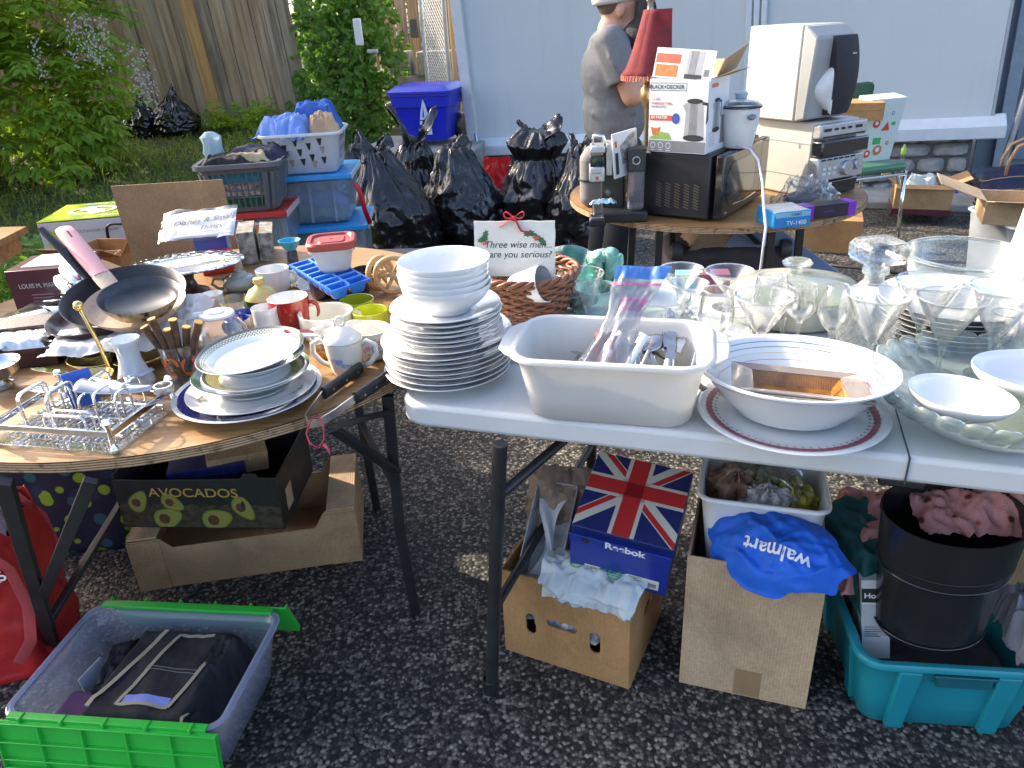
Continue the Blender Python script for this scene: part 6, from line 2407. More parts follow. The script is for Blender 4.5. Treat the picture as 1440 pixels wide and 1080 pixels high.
lettering('Reebok',.028,WHITEINK,sb,(.012,-SD / 2 - .0012,SH + .004),FRONT,bold=.0009)
m = M()
m.use(0).rect(-.075,.014,.036,.020)
m.use(0).rect(.020,.004,.072,.034)
rs = random.Random(4)
x = -.072
while x < -.044:
 wv_ = rs.uniform(.0006,.0022)
 m.use(1).rect(x,.019,wv_,.011,.0002)
 x += wv_ + .0012
x = .055
while x < .085:
 wv_ = rs.uniform(.0006,.0022)
 m.use(1).rect(x,.012,wv_,.013,.0002)
 x += wv_ + .0012
for zz,ll in ((.033,.03),(.029,.022),(.008,.05)):
 m.use(1).rect(.024,zz,ll,.0018,.0002)
part('label_sticker',m,[pm('label paper',(.66,.65,.58),.7),INK],sb,(0,-SD / 2 - .0008,.010),FRONT,smooth=0)
# carrier bag hanging over the front edge
GRN_ = pm('green print',(.04,.32,.10),.4)
BAGW = pm('thin white carrier bag',(.66,.74,.74),.35,var=.06,trans=.35)
def drape(name,label,cat,W,Lg,pos_,rz,mt,seed,hang=.5,amp=.02,s=16,nu=50,nv=40,group=None,bulge=.04):
 m = M()
 def fn(u,v):
  x = (u - .5) * W * (1 - .15 * math.sin(v * 3 + seed))
  l_ = (v - hang) * Lg
  q = nz(x + seed,l_,seed * .3,s)
  q2 = .5 - abs(nz(x * 1.2 + seed,l_ * .8,7 + seed,s * 1.4,2))
  if v >= hang:
   y,z = l_,bulge * math.sin(min(1,(v - hang) / (1 - hang) + .15) * PI * .8)
  else:
   d_ = -l_
   y,z = -.022 - .010 * min(1,d_ / .02),-d_ + .008
  dn = amp * (q + .9 * q2)
  wav = .014 * math.sin(x * 40 + seed)
  return (x + amp * .5 * nz(l_,x,seed + 3,s),y - (dn if v < hang else 0) - (wav if v < hang * .7 else 0),z + (dn if v >= hang else 0) + (wav * .8 if v < .05 else 0))
 m.surf(fn,nu,nv)
 return single(name,m,mt,label,cat,pos_,(0,0,rz),group,smooth=180)
cb = drape('carrier_bag','crinkled thin white carrier bag with green print under the shoe box','plastic bag',.21,.115,TBM @ Vector((.055,-dB / 2 + .012,hT - .004)),an,BAGW,3.1,.24,.011,34,bulge=.035)
m = M()
for k_,(x,y) in enumerate(((-.04,.02),(.02,.03),(.05,.015))):
 m.ring(x,y,.016,.013,.003,.0,20)
 for j in range(3):
  m.rect(x - .012,y - .004 + j * .004,.024,.0016)
part('green_print',m,GRN_,cb,(0.0,.012,.036),(R(25),0,0),smooth=0)
# ---- tall carton with white bin and blue bag
a_,w_,an = frame_from((957,960),(1120,995))
fv = Vector((-math.sin(an),math.cos(an),0))
fu = Vector((math.cos(an),math.sin(an),0))
hC = zof(a_,782)
dC = .27
w_ *= 1.09
cC = a_ + fu * (w_ / 2 - .004) + fv * (dC / 2)
tc = carton('tall_carton','tall plain kraft cardboard box with a white bin and blue bag stuffed in','box',(cC.x,cC.y,0),an,w_,dC,hC,CARDL)
m = M()
m.rect(-.028,.0,.056,.075)
part('tape',m,pm('brown tape',(.30,.19,.10),.3,coat=.3),tc,(.01,-dC / 2 - .0008,.004),FRONT,smooth=0)
TCM = Matrix.Translation((cC.x,cC.y,0)) @ Matrix.Rotation(an,4,'Z')
wb = thing('white_bin','white plastic bin full of wrapped paper sunk in the tall carton','bin',TCM @ Vector((.0,.035,hC - .13)),an + R(2),rot=(R(-6),0,an + R(2)))
m = M()
tub(m,w_ - .07,.19,w_ - .02,.225,.22,.03,.003,.008)
part('tub',m,PLASW,wb,smooth=60)
for i,(x,y,sd,sz,mt,lb) in enumerate(((-.055,.04,5,.13,pm('brown print paper',(.16,.09,.05),.7,var=.8,scale=40),'brown printed paper bundle at the left in the white bin'),
                                           (.06,.03,15,.11,pm('yellow black print',(.30,.27,.03),.6,var=1.1,scale=28),'yellow and black wrapped bundle at the right in the white bin'),
                                           (.01,.0,25,.12,pm('grey print paper',(.42,.41,.38),.7,var=.7,scale=60),'newspaper wrapped bundle in the middle of the white bin'),
                                           (-.01,.07,35,.15,pm('olive print paper',(.10,.10,.045),.7,var=.9,scale=35),'olive printed paper bundle at the back of the white bin'))):
 m = M()
 m.surf(lambda u,v: (lambda r_,t_,p_: (r_ * math.cos(t_) * math.cos(p_),r_ * math.sin(t_) * math.cos(p_),r_ * .75 * math.sin(p_)))(sz / 2 * (1 + .35 * nz(math.cos(u * 6.283) * 2 + sd,math.sin(u * 6.283) * 2,v * 4,1.5)),u * 2 * PI,(v - .5) * PI),40,24,cu=True)
 single('wrapped_bundle',m,mt,lb,'bundle',TCM @ Vector((x,y + .02,hC + .05)),(0,0,i),'paper bundles in the white bin',smooth=35)
m = M()
m.surf(lambda u,v: ((u - .5) * .16,(v - .5) * .1,.02 * math.sin(u * 4) + .012 * nz(u * 5,v * 5,0,1)),20,14)
single('clear_film',m,CLEARP,'crumpled clear film on top of the bundles in the white bin','film',TCM @ Vector((0,.07,hC + .115)),(R(10),0,an),smooth=180)
# blue shopping bag
m = M()
def bz(X,Y):
 rr = math.hypot(X / .150,Y / .088)
 f1 = abs(nz(X * 9 + Y * 5,Y * 11,2.2,1.0))
 f2 = abs(nz(X * 20 - Y * 9,Y * 17,6.2,1.0))
 return .055 * (1 - min(1,rr) ** 2.4) + (.050 * (.28 - f1) + .020 * (.25 - f2)) * (1 - .4 * min(1,rr))
BBR = Matrix.Rotation(R(-17),4,'Z') @ Matrix.Rotation(R(38),4,'X')
def bb(u,v):
 t_ = 2 * PI * u
 k_ = 1 + .16 * nz(math.cos(t_) * 1.3,math.sin(t_) * 1.3,4,1.4) + .05 * math.sin(t_ * 7) * v
 X,Y = .150 * v * math.cos(t_) * k_,.088 * v * math.sin(t_) * k_
 return BBR @ Vector((X,Y,bz(X,Y)))
m.surf(bb,90,40,cu=True)
bbag = single('blue_shopping_bag',m,BLUECL,'bright blue cloth shopping bag with upside down white lettering over the tall carton','shopping bag',TCM @ Vector((.035,-dC / 2 + .035,hC + .018)),(0,0,an),smooth=180)
# white word on it, upside down, wrapped onto the cloth
lt = lettering('walmart',.040,WHITEINK,bbag,(0,0,0),(0,0,0),bold=.0007,ext=0)
me = lt.data
bmx = bmesh.new()
bmx.from_mesh(me)
bmesh.ops.subdivide_edges(bmx,edges=[e for e in bmx.edges if e.calc_length() > .004],cuts=3)
for v_ in bmx.verts:
 x_,y_ = -v_.co.x,-v_.co.y       # upside down
 X,Y = x_ + .012,y_ - .012
 v_.co = BBR @ Vector((X,Y,bz(X,Y) + .0022))
bmx.to_mesh(me)
bmx.free()
# ---- teal crate with black bucket
a_,w_,an = frame_from((1202,1024),(1432,1040))
fu,fv = Vector((math.cos(an),math.sin(an),0)),Vector((-math.sin(an),math.cos(an),0))
hK = zof(a_,925) * 1.0
TEAL = pm('teal plastic',(.012,.235,.285),.35,var=.08,scale=6,bump=.06,bscale=200)
wK = .33
dK = .40
cK = a_ + fu * (w_ / 2 + .01) + fv * (dK / 2)
tk = thing('teal_crate','teal plastic storage crate at the lower right holding a black bucket','crate',(cK.x,cK.y,0),an)
m = M()
tub(m,wK - .02,dK - .04,wK + .03,dK + .01,hK,.035,.003,.014,lip=.014)
part('crate_body',m,TEAL,tk,smooth=45)
for x in (-wK * .28,wK * .28):
 m = M()
 m.box((x,-dK / 2 + .006,hK * .45),(.045,.020,hK * .9),(R(7),0,0),(.8,1))
 part('rib',m,TEAL,tk,bevel=.004)
for y in (-dK * .25,dK * .25):
 m = M()
 m.box((-wK / 2 + .0,y,hK * .45),(.020,.045,hK * .9),(0,R(-7),0),(1,.8))
 part('rib',m,TEAL,tk,bevel=.004)
m = M()
m.box((0.01,-dK / 2 - .010,hK - .040),(.105,.006,.034))
m.box((0.01,-dK / 2 - .013,hK - .026),(.118,.010,.006))
part('grip',m,pm('dark teal recess',(.006,.10,.125),.5),tk,bevel=.002)
TKM = Matrix.Translation((cK.x,cK.y,0)) @ Matrix.Rotation(an,4,'Z')
# bucket
bkb = at(1308,905,hK * .75)
bu = thing('black_bucket','glossy black ribbed metal bucket standing in the teal crate','bucket',TKM @ Vector((-.036,-.108,hK + .012)),an,rot=(R(4),R(-2),an))
rt_ = .128
hb_ = .30
m = M().lathe([(0,.001),(rt_ * .76,0),(rt_ * .78,.004),(rt_ * .80,.022),(rt_ * .815,.025),(rt_ * .81,.028),(rt_ * .93,hb_ * .62),(rt_ * .95,hb_ * .64),(rt_ * .945,hb_ * .66),(rt_ * .965,hb_ * .69),(rt_ * .96,hb_ * .71),(rt_ * 1.0,hb_ - .004),(rt_ * 1.02,hb_ - .002),(rt_ * 1.02,hb_ + .002),(rt_ * .99,hb_ + .002),(rt_ * .97,hb_ * .8),(rt_ * .76,.01),(0,.006)],72,sy=.8)
part('pail',m,pm('black lacquered tin',(.014,.014,.015),.24,var=.2,spec=.6),bu,smooth=25)
for zz in (.60,.68,.06):
 m = M()
 rr_ = rt_ * (.80 + .2 * zz) * 1.004
 m.tube([(rr_ * math.cos(2 * PI * i / 72),.8 * rr_ * math.sin(2 * PI * i / 72),hb_ * zz) for i in range(72)],.0028,6,closed=True)
 part('hoop',m,BLKGL,bu,smooth=180)
# pink patterned fabric in it and teal cloth behind
a = N('pink fabric with brown figures')
v = a.coord()
vr = a.n('TexVoronoi')
vr.inputs['Scale'].default_value = 26
vr.inputs['Randomness'].default_value = .9
a.l(a.coord((1,1,1)),vr.inputs[0])
ns_ = a.noise(v,60,3)
mt2 = a.n('Math',operation='ADD')
a.l(vr.outputs['Distance'],mt2.inputs[0])
ml = a.n('Math',operation='MULTIPLY')
ml.inputs[1].default_value = .35
a.l(ns_,ml.inputs[0])
a.l(ml.outputs[0],mt2.inputs[1])
cc = a.ramp(mt2.outputs[0],[(.30,(.07,.025,.02)),(.36,(.36,.09,.04)),(.42,(.55,.25,.22)),(1,(.62,.29,.27))])
a.set(Base_Color=cc,Roughness=.85)
a.bump(a.noise(v,320,2),.4,.002)
PFAB = a.m
def heap(name,label,cat,M4,W,D,H,mt,seed,s=14,amp=.02,rot=None,rz=0,edge=.35,solid=0):
 m = M()
 crumple(m,W,D,H,46,36,s,amp,seed,edge)
 p_ = M4
 return single(name,m,mt,label,cat,p_,rot or (0,0,rz),smooth=180,solid=solid)
m = M()
def pk(u,v):
 x = (u - .5) * .18
 pk_ = .085 * (u ** 1.6)
 rd = abs(nz(u * 3.2 + v,v * 2.0,5,1.5)) * .8 + abs(nz(u * 8 - v * 3,v * 4,9,1.5)) * .3
 return (x + .01 * nz(u * 3,v * 3,1,1.2),(v - .5) * .17,.02 * math.sin(v * PI) + .55 * pk_ * math.sin(v * PI) ** .6 + .026 * (.4 - rd))
m.surf(pk,40,30)
single('pink_fabric',m,PFAB,'pink cloth with small brown animal figures spilling out of the black bucket','cloth',TKM @ Vector((-.005,-.05,hK + .262)),(0,0,an),smooth=180)
heap('patterned_cloth','pink and brown patterned cloth bundled behind the bucket on the left','cloth',TKM @ Vector((-.085,.06,hK + .04)),.22,.24,.13,PFAB,41,13,.022,rz=an)
heap('teal_cloth','folded sheer teal cloth sticking up left of the bucket','cloth',TKM @ Vector((-.13,.04,hK + .05)),.14,.26,.12,pm('sheer teal cloth',(.02,.13,.13),.6,var=.3,trans=.3),51,11,.02,rot=(R(10),R(-14),an + .2))
heap('tissue_paper','crumpled lilac grey tissue paper right of the black bucket','paper',TKM @ Vector((.165,-.10,hK - .02)),.09,.18,.09,pm('lilac grey tissue',(.45,.43,.47),.7,var=.2,trans=.3),61,24,.025,rz=an)
heap('dark_cloth','dark cloth filling the bottom of the teal crate','cloth',TKM @ Vector((0,0,hK * .45)),wK - .06,dK - .06,.03,pm('dark grey cloth',(.03,.03,.035),.9),71,14,.012,rz=an,edge=.1)
# white carton with label left of the bucket
hbx = thing('lettered_box','white and black carton with small print wedged between crate edge and bucket','box',TKM @ Vector((-.118,-.06,hK - .085)),rot=(R(-4),R(-8),an + R(-6)))
m = M()
m.box((0,0,.10),(.055,.12,.20))
part('carton_body',m,pm('white card',(.66,.66,.64),.5,var=.04),hbx,bevel=.001)
m = M()
m.use(0).rect(-.027,.145,.054,.035)
m.use(1).rect(-.027,.060,.054,.080,.0001)
for j in range(5):
 m.use(2).rect(-.022,.082 - j * .006,.026 + .004 * (j % 3),.0018,.0003)
part('label_sticker',m,[INK,pm('grey label',(.45,.46,.47),.6),INK],hbx,(0,-.0605,0),FRONT,smooth=0)
lettering('Home',.018,WHITEINK,hbx,(.0,-.0612,.162),FRONT,bold=.0004)
# carton behind the crate on the right
a_ = at(1405,790,.02)
carton('kraft_carton','plain kraft cardboard box standing behind the teal crate at the right edge','box',(TKM @ Vector((.22,.34,0))),an + R(-8),.24,.25,.46,CARD)
# ---- green edged clear bin with clothes (front left)
a_,w_,an = frame_from((28,1062),(330,1084))
fu,fv = Vector((math.cos(an),math.sin(an),0)),Vector((-math.sin(an),math.cos(an),0))
hG = .155
wG,dG = w_ * .93,.31
cG = a_ + fu * (wG / 2 + .040) + fv * (dG / 2 - .018)
gbn = thing('clothes_bin','clear plastic bin with hinged bright green lid halves, full of dark clothes','storage bin',(cG.x,cG.y,0),an)
GBIN = thin_clear('cool clear bin plastic',(.86,.89,.95),.9,haze=.24,hazecol=(.55,.60,.74),rough=.12)
m = M()
tub(m,wG - .05,dG - .05,wG,dG,hG,.03,.0025,.010,lip=.010)
part('tub',m,GBIN,gbn,smooth=45)
m = M()
tubrim = [(x,y,hG + .002) for x,y in rrect(wG + .012,dG + .012,.035,8)]
m.tube(tubrim,1,6,closed=True,flat=(.004,.008,(0,0,1)))
part('rim',m,thin_clear('bin rim plastic',(.8,.85,.95),1.0,haze=.45,hazecol=(.55,.62,.78)),gbn,smooth=60)
GRL = pm('bright green plastic',(.03,.42,.045),.35,var=.06,bump=.05,bscale=200)
# front lid half hanging down
lf = thing
m = M()
Hh = .115
m.box((0,0,-Hh / 2),(wG + .02,.004,Hh))
for i in range(6):
 m.box(((-.5 + i / 5) * (wG + .016),-.006,-Hh / 2),(.0035,.010,Hh))
for z in (-.002,-Hh * .42,-Hh * .8,-Hh + .002):
 m.box((0,-.006,z),(wG + .02,.010,.0035))
part('lid_half',m,GRL,gbn,(0,-dG / 2 - .018,hG + .002),(R(-9),0,0),bevel=.0008)
m = M()
m.box((0,-dG / 2 - .010,hG + .006),(wG - .03,.016,.008))
for i in range(5):
 m.box(((-.4 + .2 * i) * wG,-dG / 2 - .014,hG + .008),(.006,.02,.010))
part('hinge',m,GRL,gbn,bevel=.001)
m = M()
m.box((0,.006,-Hh / 2),(wG - .01,.004,Hh))
for i in range(6):
 m.box(((-.5 + i / 5) * (wG - .014),.012,-Hh / 2),(.0035,.010,Hh))
part('lid_half',m,GRL,gbn,(.02,dG / 2 + .012,hG + .006),(R(20),0,0),bevel=.0008)
m = M()
m.box((.0,dG / 2 + .006,hG + .006),(wG - .03,.018,.008))
part('hinge',m,GRL,gbn,bevel=.001)
GBM = Matrix.Translation((cG.x,cG.y,0)) @ Matrix.Rotation(an,4,'Z')
DCL = pm('charcoal cotton',(.018,.016,.020),.85,var=.25,bump=.35,bscale=350)
BIND = pm('sand coloured binding',(.34,.30,.21),.8,var=.1)
jk = thing('folded_jacket','folded charcoal garment with sand coloured piping in the clear bin','clothes',GBM @ Vector((.02,.0,.055)),an)
m = M()
def jf(u,v):
 x,y = (u - .5) * .25,(v - .5) * .27
 e = min(1,(1 - max(abs(u - .5),abs(v - .5)) * 2) / .18)
 d_ = math.sqrt(max(0,e * (2 - e)))
 return (x,y,.005 + .070 * d_ + .007 * nz(u * 3,v * 3,2,1.4) + .004 * math.sin(u * 14 + v * 3) * (1 - e * .4))
m.surf(jf,60,60)
part('cloth',m,DCL,jk,smooth=180)
m = M()
def strip(pts,wv_,z_off=.003):
 vs = []
 P = []
 for (u0,v0),(u1,v1) in zip(pts,pts[1:]):
  for i in range(12):
   P.append((u0 + (u1 - u0) * i / 12,v0 + (v1 - v0) * i / 12))
 P.append(pts[-1])
 for i,(u,v) in enumerate(P):
  a2 = P[min(i + 1,len(P) - 1)]
  b2 = P[max(i - 1,0)]
  dx,dy = (a2[0] - b2[0]) * .25,(a2[1] - b2[1]) * .27
  L = math.hypot(dx,dy) or 1
  nx_,ny_ = -dy / L * wv_ / 2,dx / L * wv_ / 2
  q = jf(u,v)
  vs += [(q[0] + nx_,q[1] + ny_,q[2] + z_off),(q[0] - nx_,q[1] - ny_,q[2] + z_off)]
 m.add(vs,[(2 * i,2 * i + 1,2 * i + 3,2 * i + 2) for i in range(len(P) - 1)])
strip([(.30,.93),(.06,.10)],.011)
strip([(.80,.88),(.46,.88),(.30,.14),(.76,.14)],.009)
strip([(.76,.14),(.88,.62)],.009)
strip([(.93,.03),(.96,.12)],.008)
part('piping',m,BIND,jk,smooth=60)
m = M()
strip([(.34,.19),(.75,.19)],.020,.0026)
part('blue_panel',m,pm('periwinkle cloth',(.20,.26,.62),.8),jk,smooth=60)
m = M()
strip([(.36,.52),(.86,.50)],.0016,.003)
strip([(.37,.49),(.86,.47)],.0016,.003)
part('stitching',m,pm('grey thread',(.25,.24,.23),.8),jk,smooth=60)
for i,(x,y,W,D,H,sd,rz_,lb) in enumerate(((-.115,.02,.09,.28,.085,3,.25,'dark sleeve bundle left of the folded garment in the clear bin'),(.125,.06,.10,.18,.095,8,-.2,'dark rolled cloth at the right rear of the clear bin'),(.12,-.07,.09,.18,.075,12,.1,'crumpled dark cloth at the right front of the clear bin'))):
 heap('dark_garment',lb,'clothes',GBM @ Vector((x,y,.035)),W,D,H,DCL,sd,26,.013,rz=an + rz_,edge=.6)
m = M()
m.box((0,0,.045),(.004,.07,.09))
single('white_card',m,pm('grey white card',(.5,.52,.56),.6),'pale card standing against the left wall of the clear bin','card',GBM @ Vector((-.155,.01,.02)),(0,R(-10),an - .15),bevel=.001)
m = M()
m.box((0,0,.05),(.10,.11,.10))
single('violet_pouch',m,pm('violet cloth',(.10,.04,.12),.8,var=.3),'dull violet pouch low in the left corner of the clear bin','pouch',GBM @ Vector((-.125,-.10,.008)),(0,0,an),bevel=.012)
# ---- avocado carton on a brown tray carton
a_,w_,an = frame_from((204,830),(506,787))
fu,fv = Vector((math.cos(an),math.sin(an),0)),Vector((-math.sin(an),math.cos(an),0))
hA = zof(a_,742)
hA = .165
wA,dA = w_ * 1.03,.30
cA = a_ + fu * (w_ / 2) + fv * (dA / 2)
tr = thing('tray_carton','long low brown cardboard tray box under the avocado carton','box',(cA.x,cA.y,0),an)
m = M()
mid_h = hA * .80
def prof_wall(y,m):
 pts = [(-wA / 2,0),(wA / 2,0),(wA / 2,hA * 1.1),(wA / 2 - .085,hA * 1.1),(wA / 2 - .115,mid_h),(-wA / 2 + .115,mid_h),(-wA / 2 + .085,hA * 1.0),(-wA / 2,hA * 1.0)]
 m.prism(pts,.005,Matrix.Translation((0,y + .0025,0)) @ Matrix.Rotation(PI / 2,4,'X'))
prof_wall(-dA / 2,m)
prof_wall(dA / 2,m)
for sgx in (-1,1):
 m.box((sgx * (wA / 2 - .0025),0,hA * .52),(.005,dA - .006,hA * 1.04))
 m.box((sgx * (wA / 2 - .042),-dA / 2 - .0042,hA * (.525 if sgx > 0 else .49)),(.086,.003,hA * (1.05 if sgx > 0 else .98)))
m.box((0,0,.003),(wA - .012,dA - .012,.005))
part('carton_body',m,CARD,tr,bevel=.001)
for sgx in (-1,1):
 m = M()
 m.box((sgx * (wA / 2 - .04),0,hA * (1.085 if sgx > 0 else 1.005) + .003),(.078,dA - .002,.005))
 part('corner_flap',m,CARDL,tr,bevel=.001)
# dark printed avocado carton lying in it, a bit askew
e0,e1 = at(168,715,hA + .005),at(420,733,hA + .005)
AVC = pm('black printed card',(.016,.016,.013),.5,var=.3,scale=30,bump=.1,bscale=160)
avL = (e1 - e0).length
av = thing('avocado_carton','black printed avocado carton lying askew on the brown tray box','box',cA + Vector((-.060,-.035,hA * .90 + .045)),rot=(R(1),R(2.5),an + R(-11)))
wV,dV,hV = .44,.28,.165
m = M()
pts = [(-wV / 2,0),(wV / 2,0),(wV / 2,hV),(wV / 2 - .05,hV),(wV / 2 - .055,hV + .012),(wV / 2 - .085,hV + .012),(wV / 2 - .095,hV - .004),(-wV / 2 + .10,hV - .012),(-wV / 2,hV - .012)]
for y in (-dV / 2,dV / 2):
 m.prism(pts,.005,Matrix.Translation((0,y + .0025,0)) @ Matrix.Rotation(PI / 2,4,'X'))
for sgx in (-1,1):
 m.box((sgx * (wV / 2 - .0025),0,hV / 2),(.005,dV - .006,hV))
m.box((0,0,.004),(wV - .012,dV - .012,.004))
part('carton_body',m,AVC,av,bevel=.001)
GOLD = pm('gold print',(.42,.27,.06),.45,var=.08)
def avo(m):
 rs = random.Random(9)
 top_ = []
 nb_ = 40
 for i in range(nb_ + 1):
  x = -wV / 2 + .003 + (wV - .09) * i / nb_
  top_.append((x,.062 + .006 * abs(math.sin(i * .9)) + rs.uniform(-.001,.001)))
 m.use(2)
 m.poly([(-wV / 2 + .003,.004),(wV / 2 - .003,.004),(wV / 2 - .003,.062)] + list(reversed(top_)),0)
 for (x,y,s_,ro) in ((-.165,.070,1.0,.9),(-.075,.072,.95,-.5),(-.098,.026,1.25,.35),(.035,.024,1.3,.25),(.115,.060,1.1,-.9)):
  def egg(a_,b_,z,k_,sh=0):
   pts = []
   for i in range(26):
    t_ = 2 * PI * i / 26
    u_ = a_ * math.cos(t_) * (1 if math.cos(t_) < 0 else 1.35)
    v_ = b_ * math.sin(t_) * (1 - .22 * math.cos(t_))
    pts.append((x + (u_ + sh) * math.cos(ro) - v_ * math.sin(ro),y + (u_ + sh) * math.sin(ro) + v_ * math.cos(ro)))
   lo = min(q[1] for q in pts)
   if lo < .003:
    pts = [(q[0],max(.003,q[1])) for q in pts]
   m.use(k_).poly(pts,z)
  egg(.031 * s_,.025 * s_,.0002,3)
  egg(.028 * s_,.022 * s_,.0004,0)
  egg(.025 * s_,.019 * s_,.0006,4)
  m.use(1)
  m.ell(x - .004 * s_,y,.012 * s_,.011 * s_,.0008)
dec2('avocado_print',lambda m: (avo(m),m.__setattr__('v',[(x,y * 1.18,z) for x,y,z in m.v])),[pm('avocado flesh',(.17,.18,.025),.5,var=.15),pm('avocado stone',(.09,.045,.02),.5,var=.4,scale=60),pm('avocado hulls',(.045,.033,.018),.6,var=.7,scale=50),pm('avocado skin',(.03,.035,.012),.5),pm('avocado pale flesh',(.24,.22,.05),.5,var=.1)],av,(0,-dV / 2 - .0032,0),FRONT)
lettering('AVOCADOS',.039,GOLD,av,(-.01,-dV / 2 - .0036,.115),FRONT,sx=1.12,bold=.0003)
for x in (-.135,.0,.118):
 m = M()
 m.ell(x,.078,.0055,.014)
 part('vent_hole',m,INK,av,(0,-dV / 2 - .0042,0),FRONT,smooth=0)
m = M()
m.rect(.06,.03,.05,.07)
part('side_label',m,CARDL,av,(wV / 2 + .0008,-.16,0),RIGHT,smooth=0)
AVM = Matrix.Translation(av.location) @ av.rotation_euler.to_matrix().to_4x4()
m = M()
m.box((0,0,.045),(.20,.16,.09))
m.box((.02,-.081,.055),(.13,.002,.03))
single('navy_book_box',m,[pm('navy gilt print',(.012,.018,.10),.4,var=.5,scale=50)],'navy blue printed box inside the avocado carton','box',AVM @ Vector((-.02,.0,.055)),(0,R(2),an + .1),bevel=.002)
m = M()
m.box((0,0,.03),(.16,.12,.06))
single('brown_book_box',m,CARD,'small brown box with white print inside the avocado carton','box',AVM @ Vector((.05,.02,.105)),(R(4),R(4),an + .25),bevel=.002)
# ---- red shopping bag on the left
RBG = thing('red_shopping_bag','big red woven shopping bag slumped by the table leg at the left edge','shopping bag',at(20,960,0))
m = M()
def rb_(u,v):
 an_ = u * 2 * PI
 H_ = .40
 sx_,sy_ = .185 * (1 - .22 * v),.12 * (1 - .1 * v)
 cx_ = math.copysign(abs(math.cos(an_)) ** .55,math.cos(an_))
 cy_ = math.copysign(abs(math.sin(an_)) ** .55,math.sin(an_))
 k_ = 1 + .10 * nz(math.cos(an_) * 1.5,math.sin(an_) * 1.5,v * 2.5,1.3) * (v > .02)
 return (cx_ * sx_ * k_ + .04 * v,cy_ * sy_ * k_,H_ * v + .05 * v * nz(cx_ * 2,cy_ * 2,1,.9))
m.surf(rb_,72,34,cu=True)
m.add([rb_(i / 72,0.0) for i in range(72)],[tuple(range(72))])
part('bag_body',m,RED,RBG,(-.10,.10,.003),(0,0,.2),smooth=180,solid=.0012)
for y in (-.115,.10):
 m = M()
 m.tube([(-.02,y,.26),(.02,y - .01,.36),(.07,y - .015,.41),(.11,y - .01,.33),(.115,y - .008,.22),(.09,y - .006,.12),(.045,y - .004,.06)],1,6,flat=(.0016,.013,(0,1,0)))
 part('strap',m,pm('red strap',(.42,.05,.05),.7,var=.15,bump=.3,bscale=200),RBG,(-.02,.09,.02),(0,0,.2),smooth=60)
wl = aty(6,808,RBG.location.y - .045) - RBG.location
lettering('WINNERS',.036,WHITEINK,RBG,wl,(PI / 2 - .15,-.42,.25),'RIGHT',bold=.0004)
m = M()
crumple(m,.26,.16,.05,40,30,18,.02,91,.3)
single('grey_white_cloth',m,pm('grey and white cloth',(.30,.29,.31),.8,var=.6,scale=8),'grey and white cloth showing at the top of the red bag','cloth',Vector(RBG.location) + Vector((-.08,.12,.37)),(0,0,.3),smooth=180)
# navy bag with light green dots
PD = N('navy cloth with green dots')
v = PD.coord()
vr = PD.n('TexVoronoi')
vr.inputs['Scale'].default_value = 20
PD.l(v,vr.inputs[0])
sp2 = PD.n('SeparateColor')
PD.l(vr.outputs['Color'],sp2.inputs[0])
dotc = PD.ramp(sp2.outputs[0],[(0,(.25,.42,.02)),(.45,(.02,.10,.12)),(.8,(.02,.03,.07))],'CONSTANT')
msk = PD.ramp(vr.outputs['Distance'],[(.36,(1,1,1)),(.40,(0,0,0))])
PD.set(Base_Color=PD.mix(msk,(.008,.012,.035),dotc),Roughness=.6)
q = at(120,775,0)
nb = thing('dotted_bag','navy blue cloth bag with lime and teal dots in the dark under the round table','bag',(q.x - .02,q.y + .10,0),.1)
m = M()
def nbf(u,v):
 an_ = u * 2 * PI
 cx_ = math.copysign(abs(math.cos(an_)) ** .5,math.cos(an_))
 cy_ = math.copysign(abs(math.sin(an_)) ** .5,math.sin(an_))
 k_ = 1 + .07 * nz(cx_ * 1.5,cy_ * 1.5,v * 2,1.3)
 return (cx_ * .19 * k_,cy_ * .11 * k_,.37 * v + .02 * v * math.sin(an_ * 3))
m.surf(nbf,72,24,cu=True)
m.add([nbf(i / 72,0.0) for i in range(72)],[tuple(range(72))])
part('bag_body',m,PD.m,nb,smooth=180,solid=.001)
m = M()
m.tube([(-.08,-.115,.33),(-.07,-.12,.40),(0,-.12,.43),(.07,-.12,.40),(.08,-.115,.33)],1,6,flat=(.0015,.012,(0,1,0)))
part('strap',m,NAVY,nb,smooth=60)
m = M()
crumple(m,.30,.18,.06,36,26,16,.02,17,.3)
single('bright_cloth',m,pm('teal and lime cloth',(.05,.16,.16),.8,var=1.0,scale=10),'teal and lime cloth heaped in the dotted navy bag','cloth',(q.x - .02,q.y + .10,.335),(0,0,.1),smooth=180)
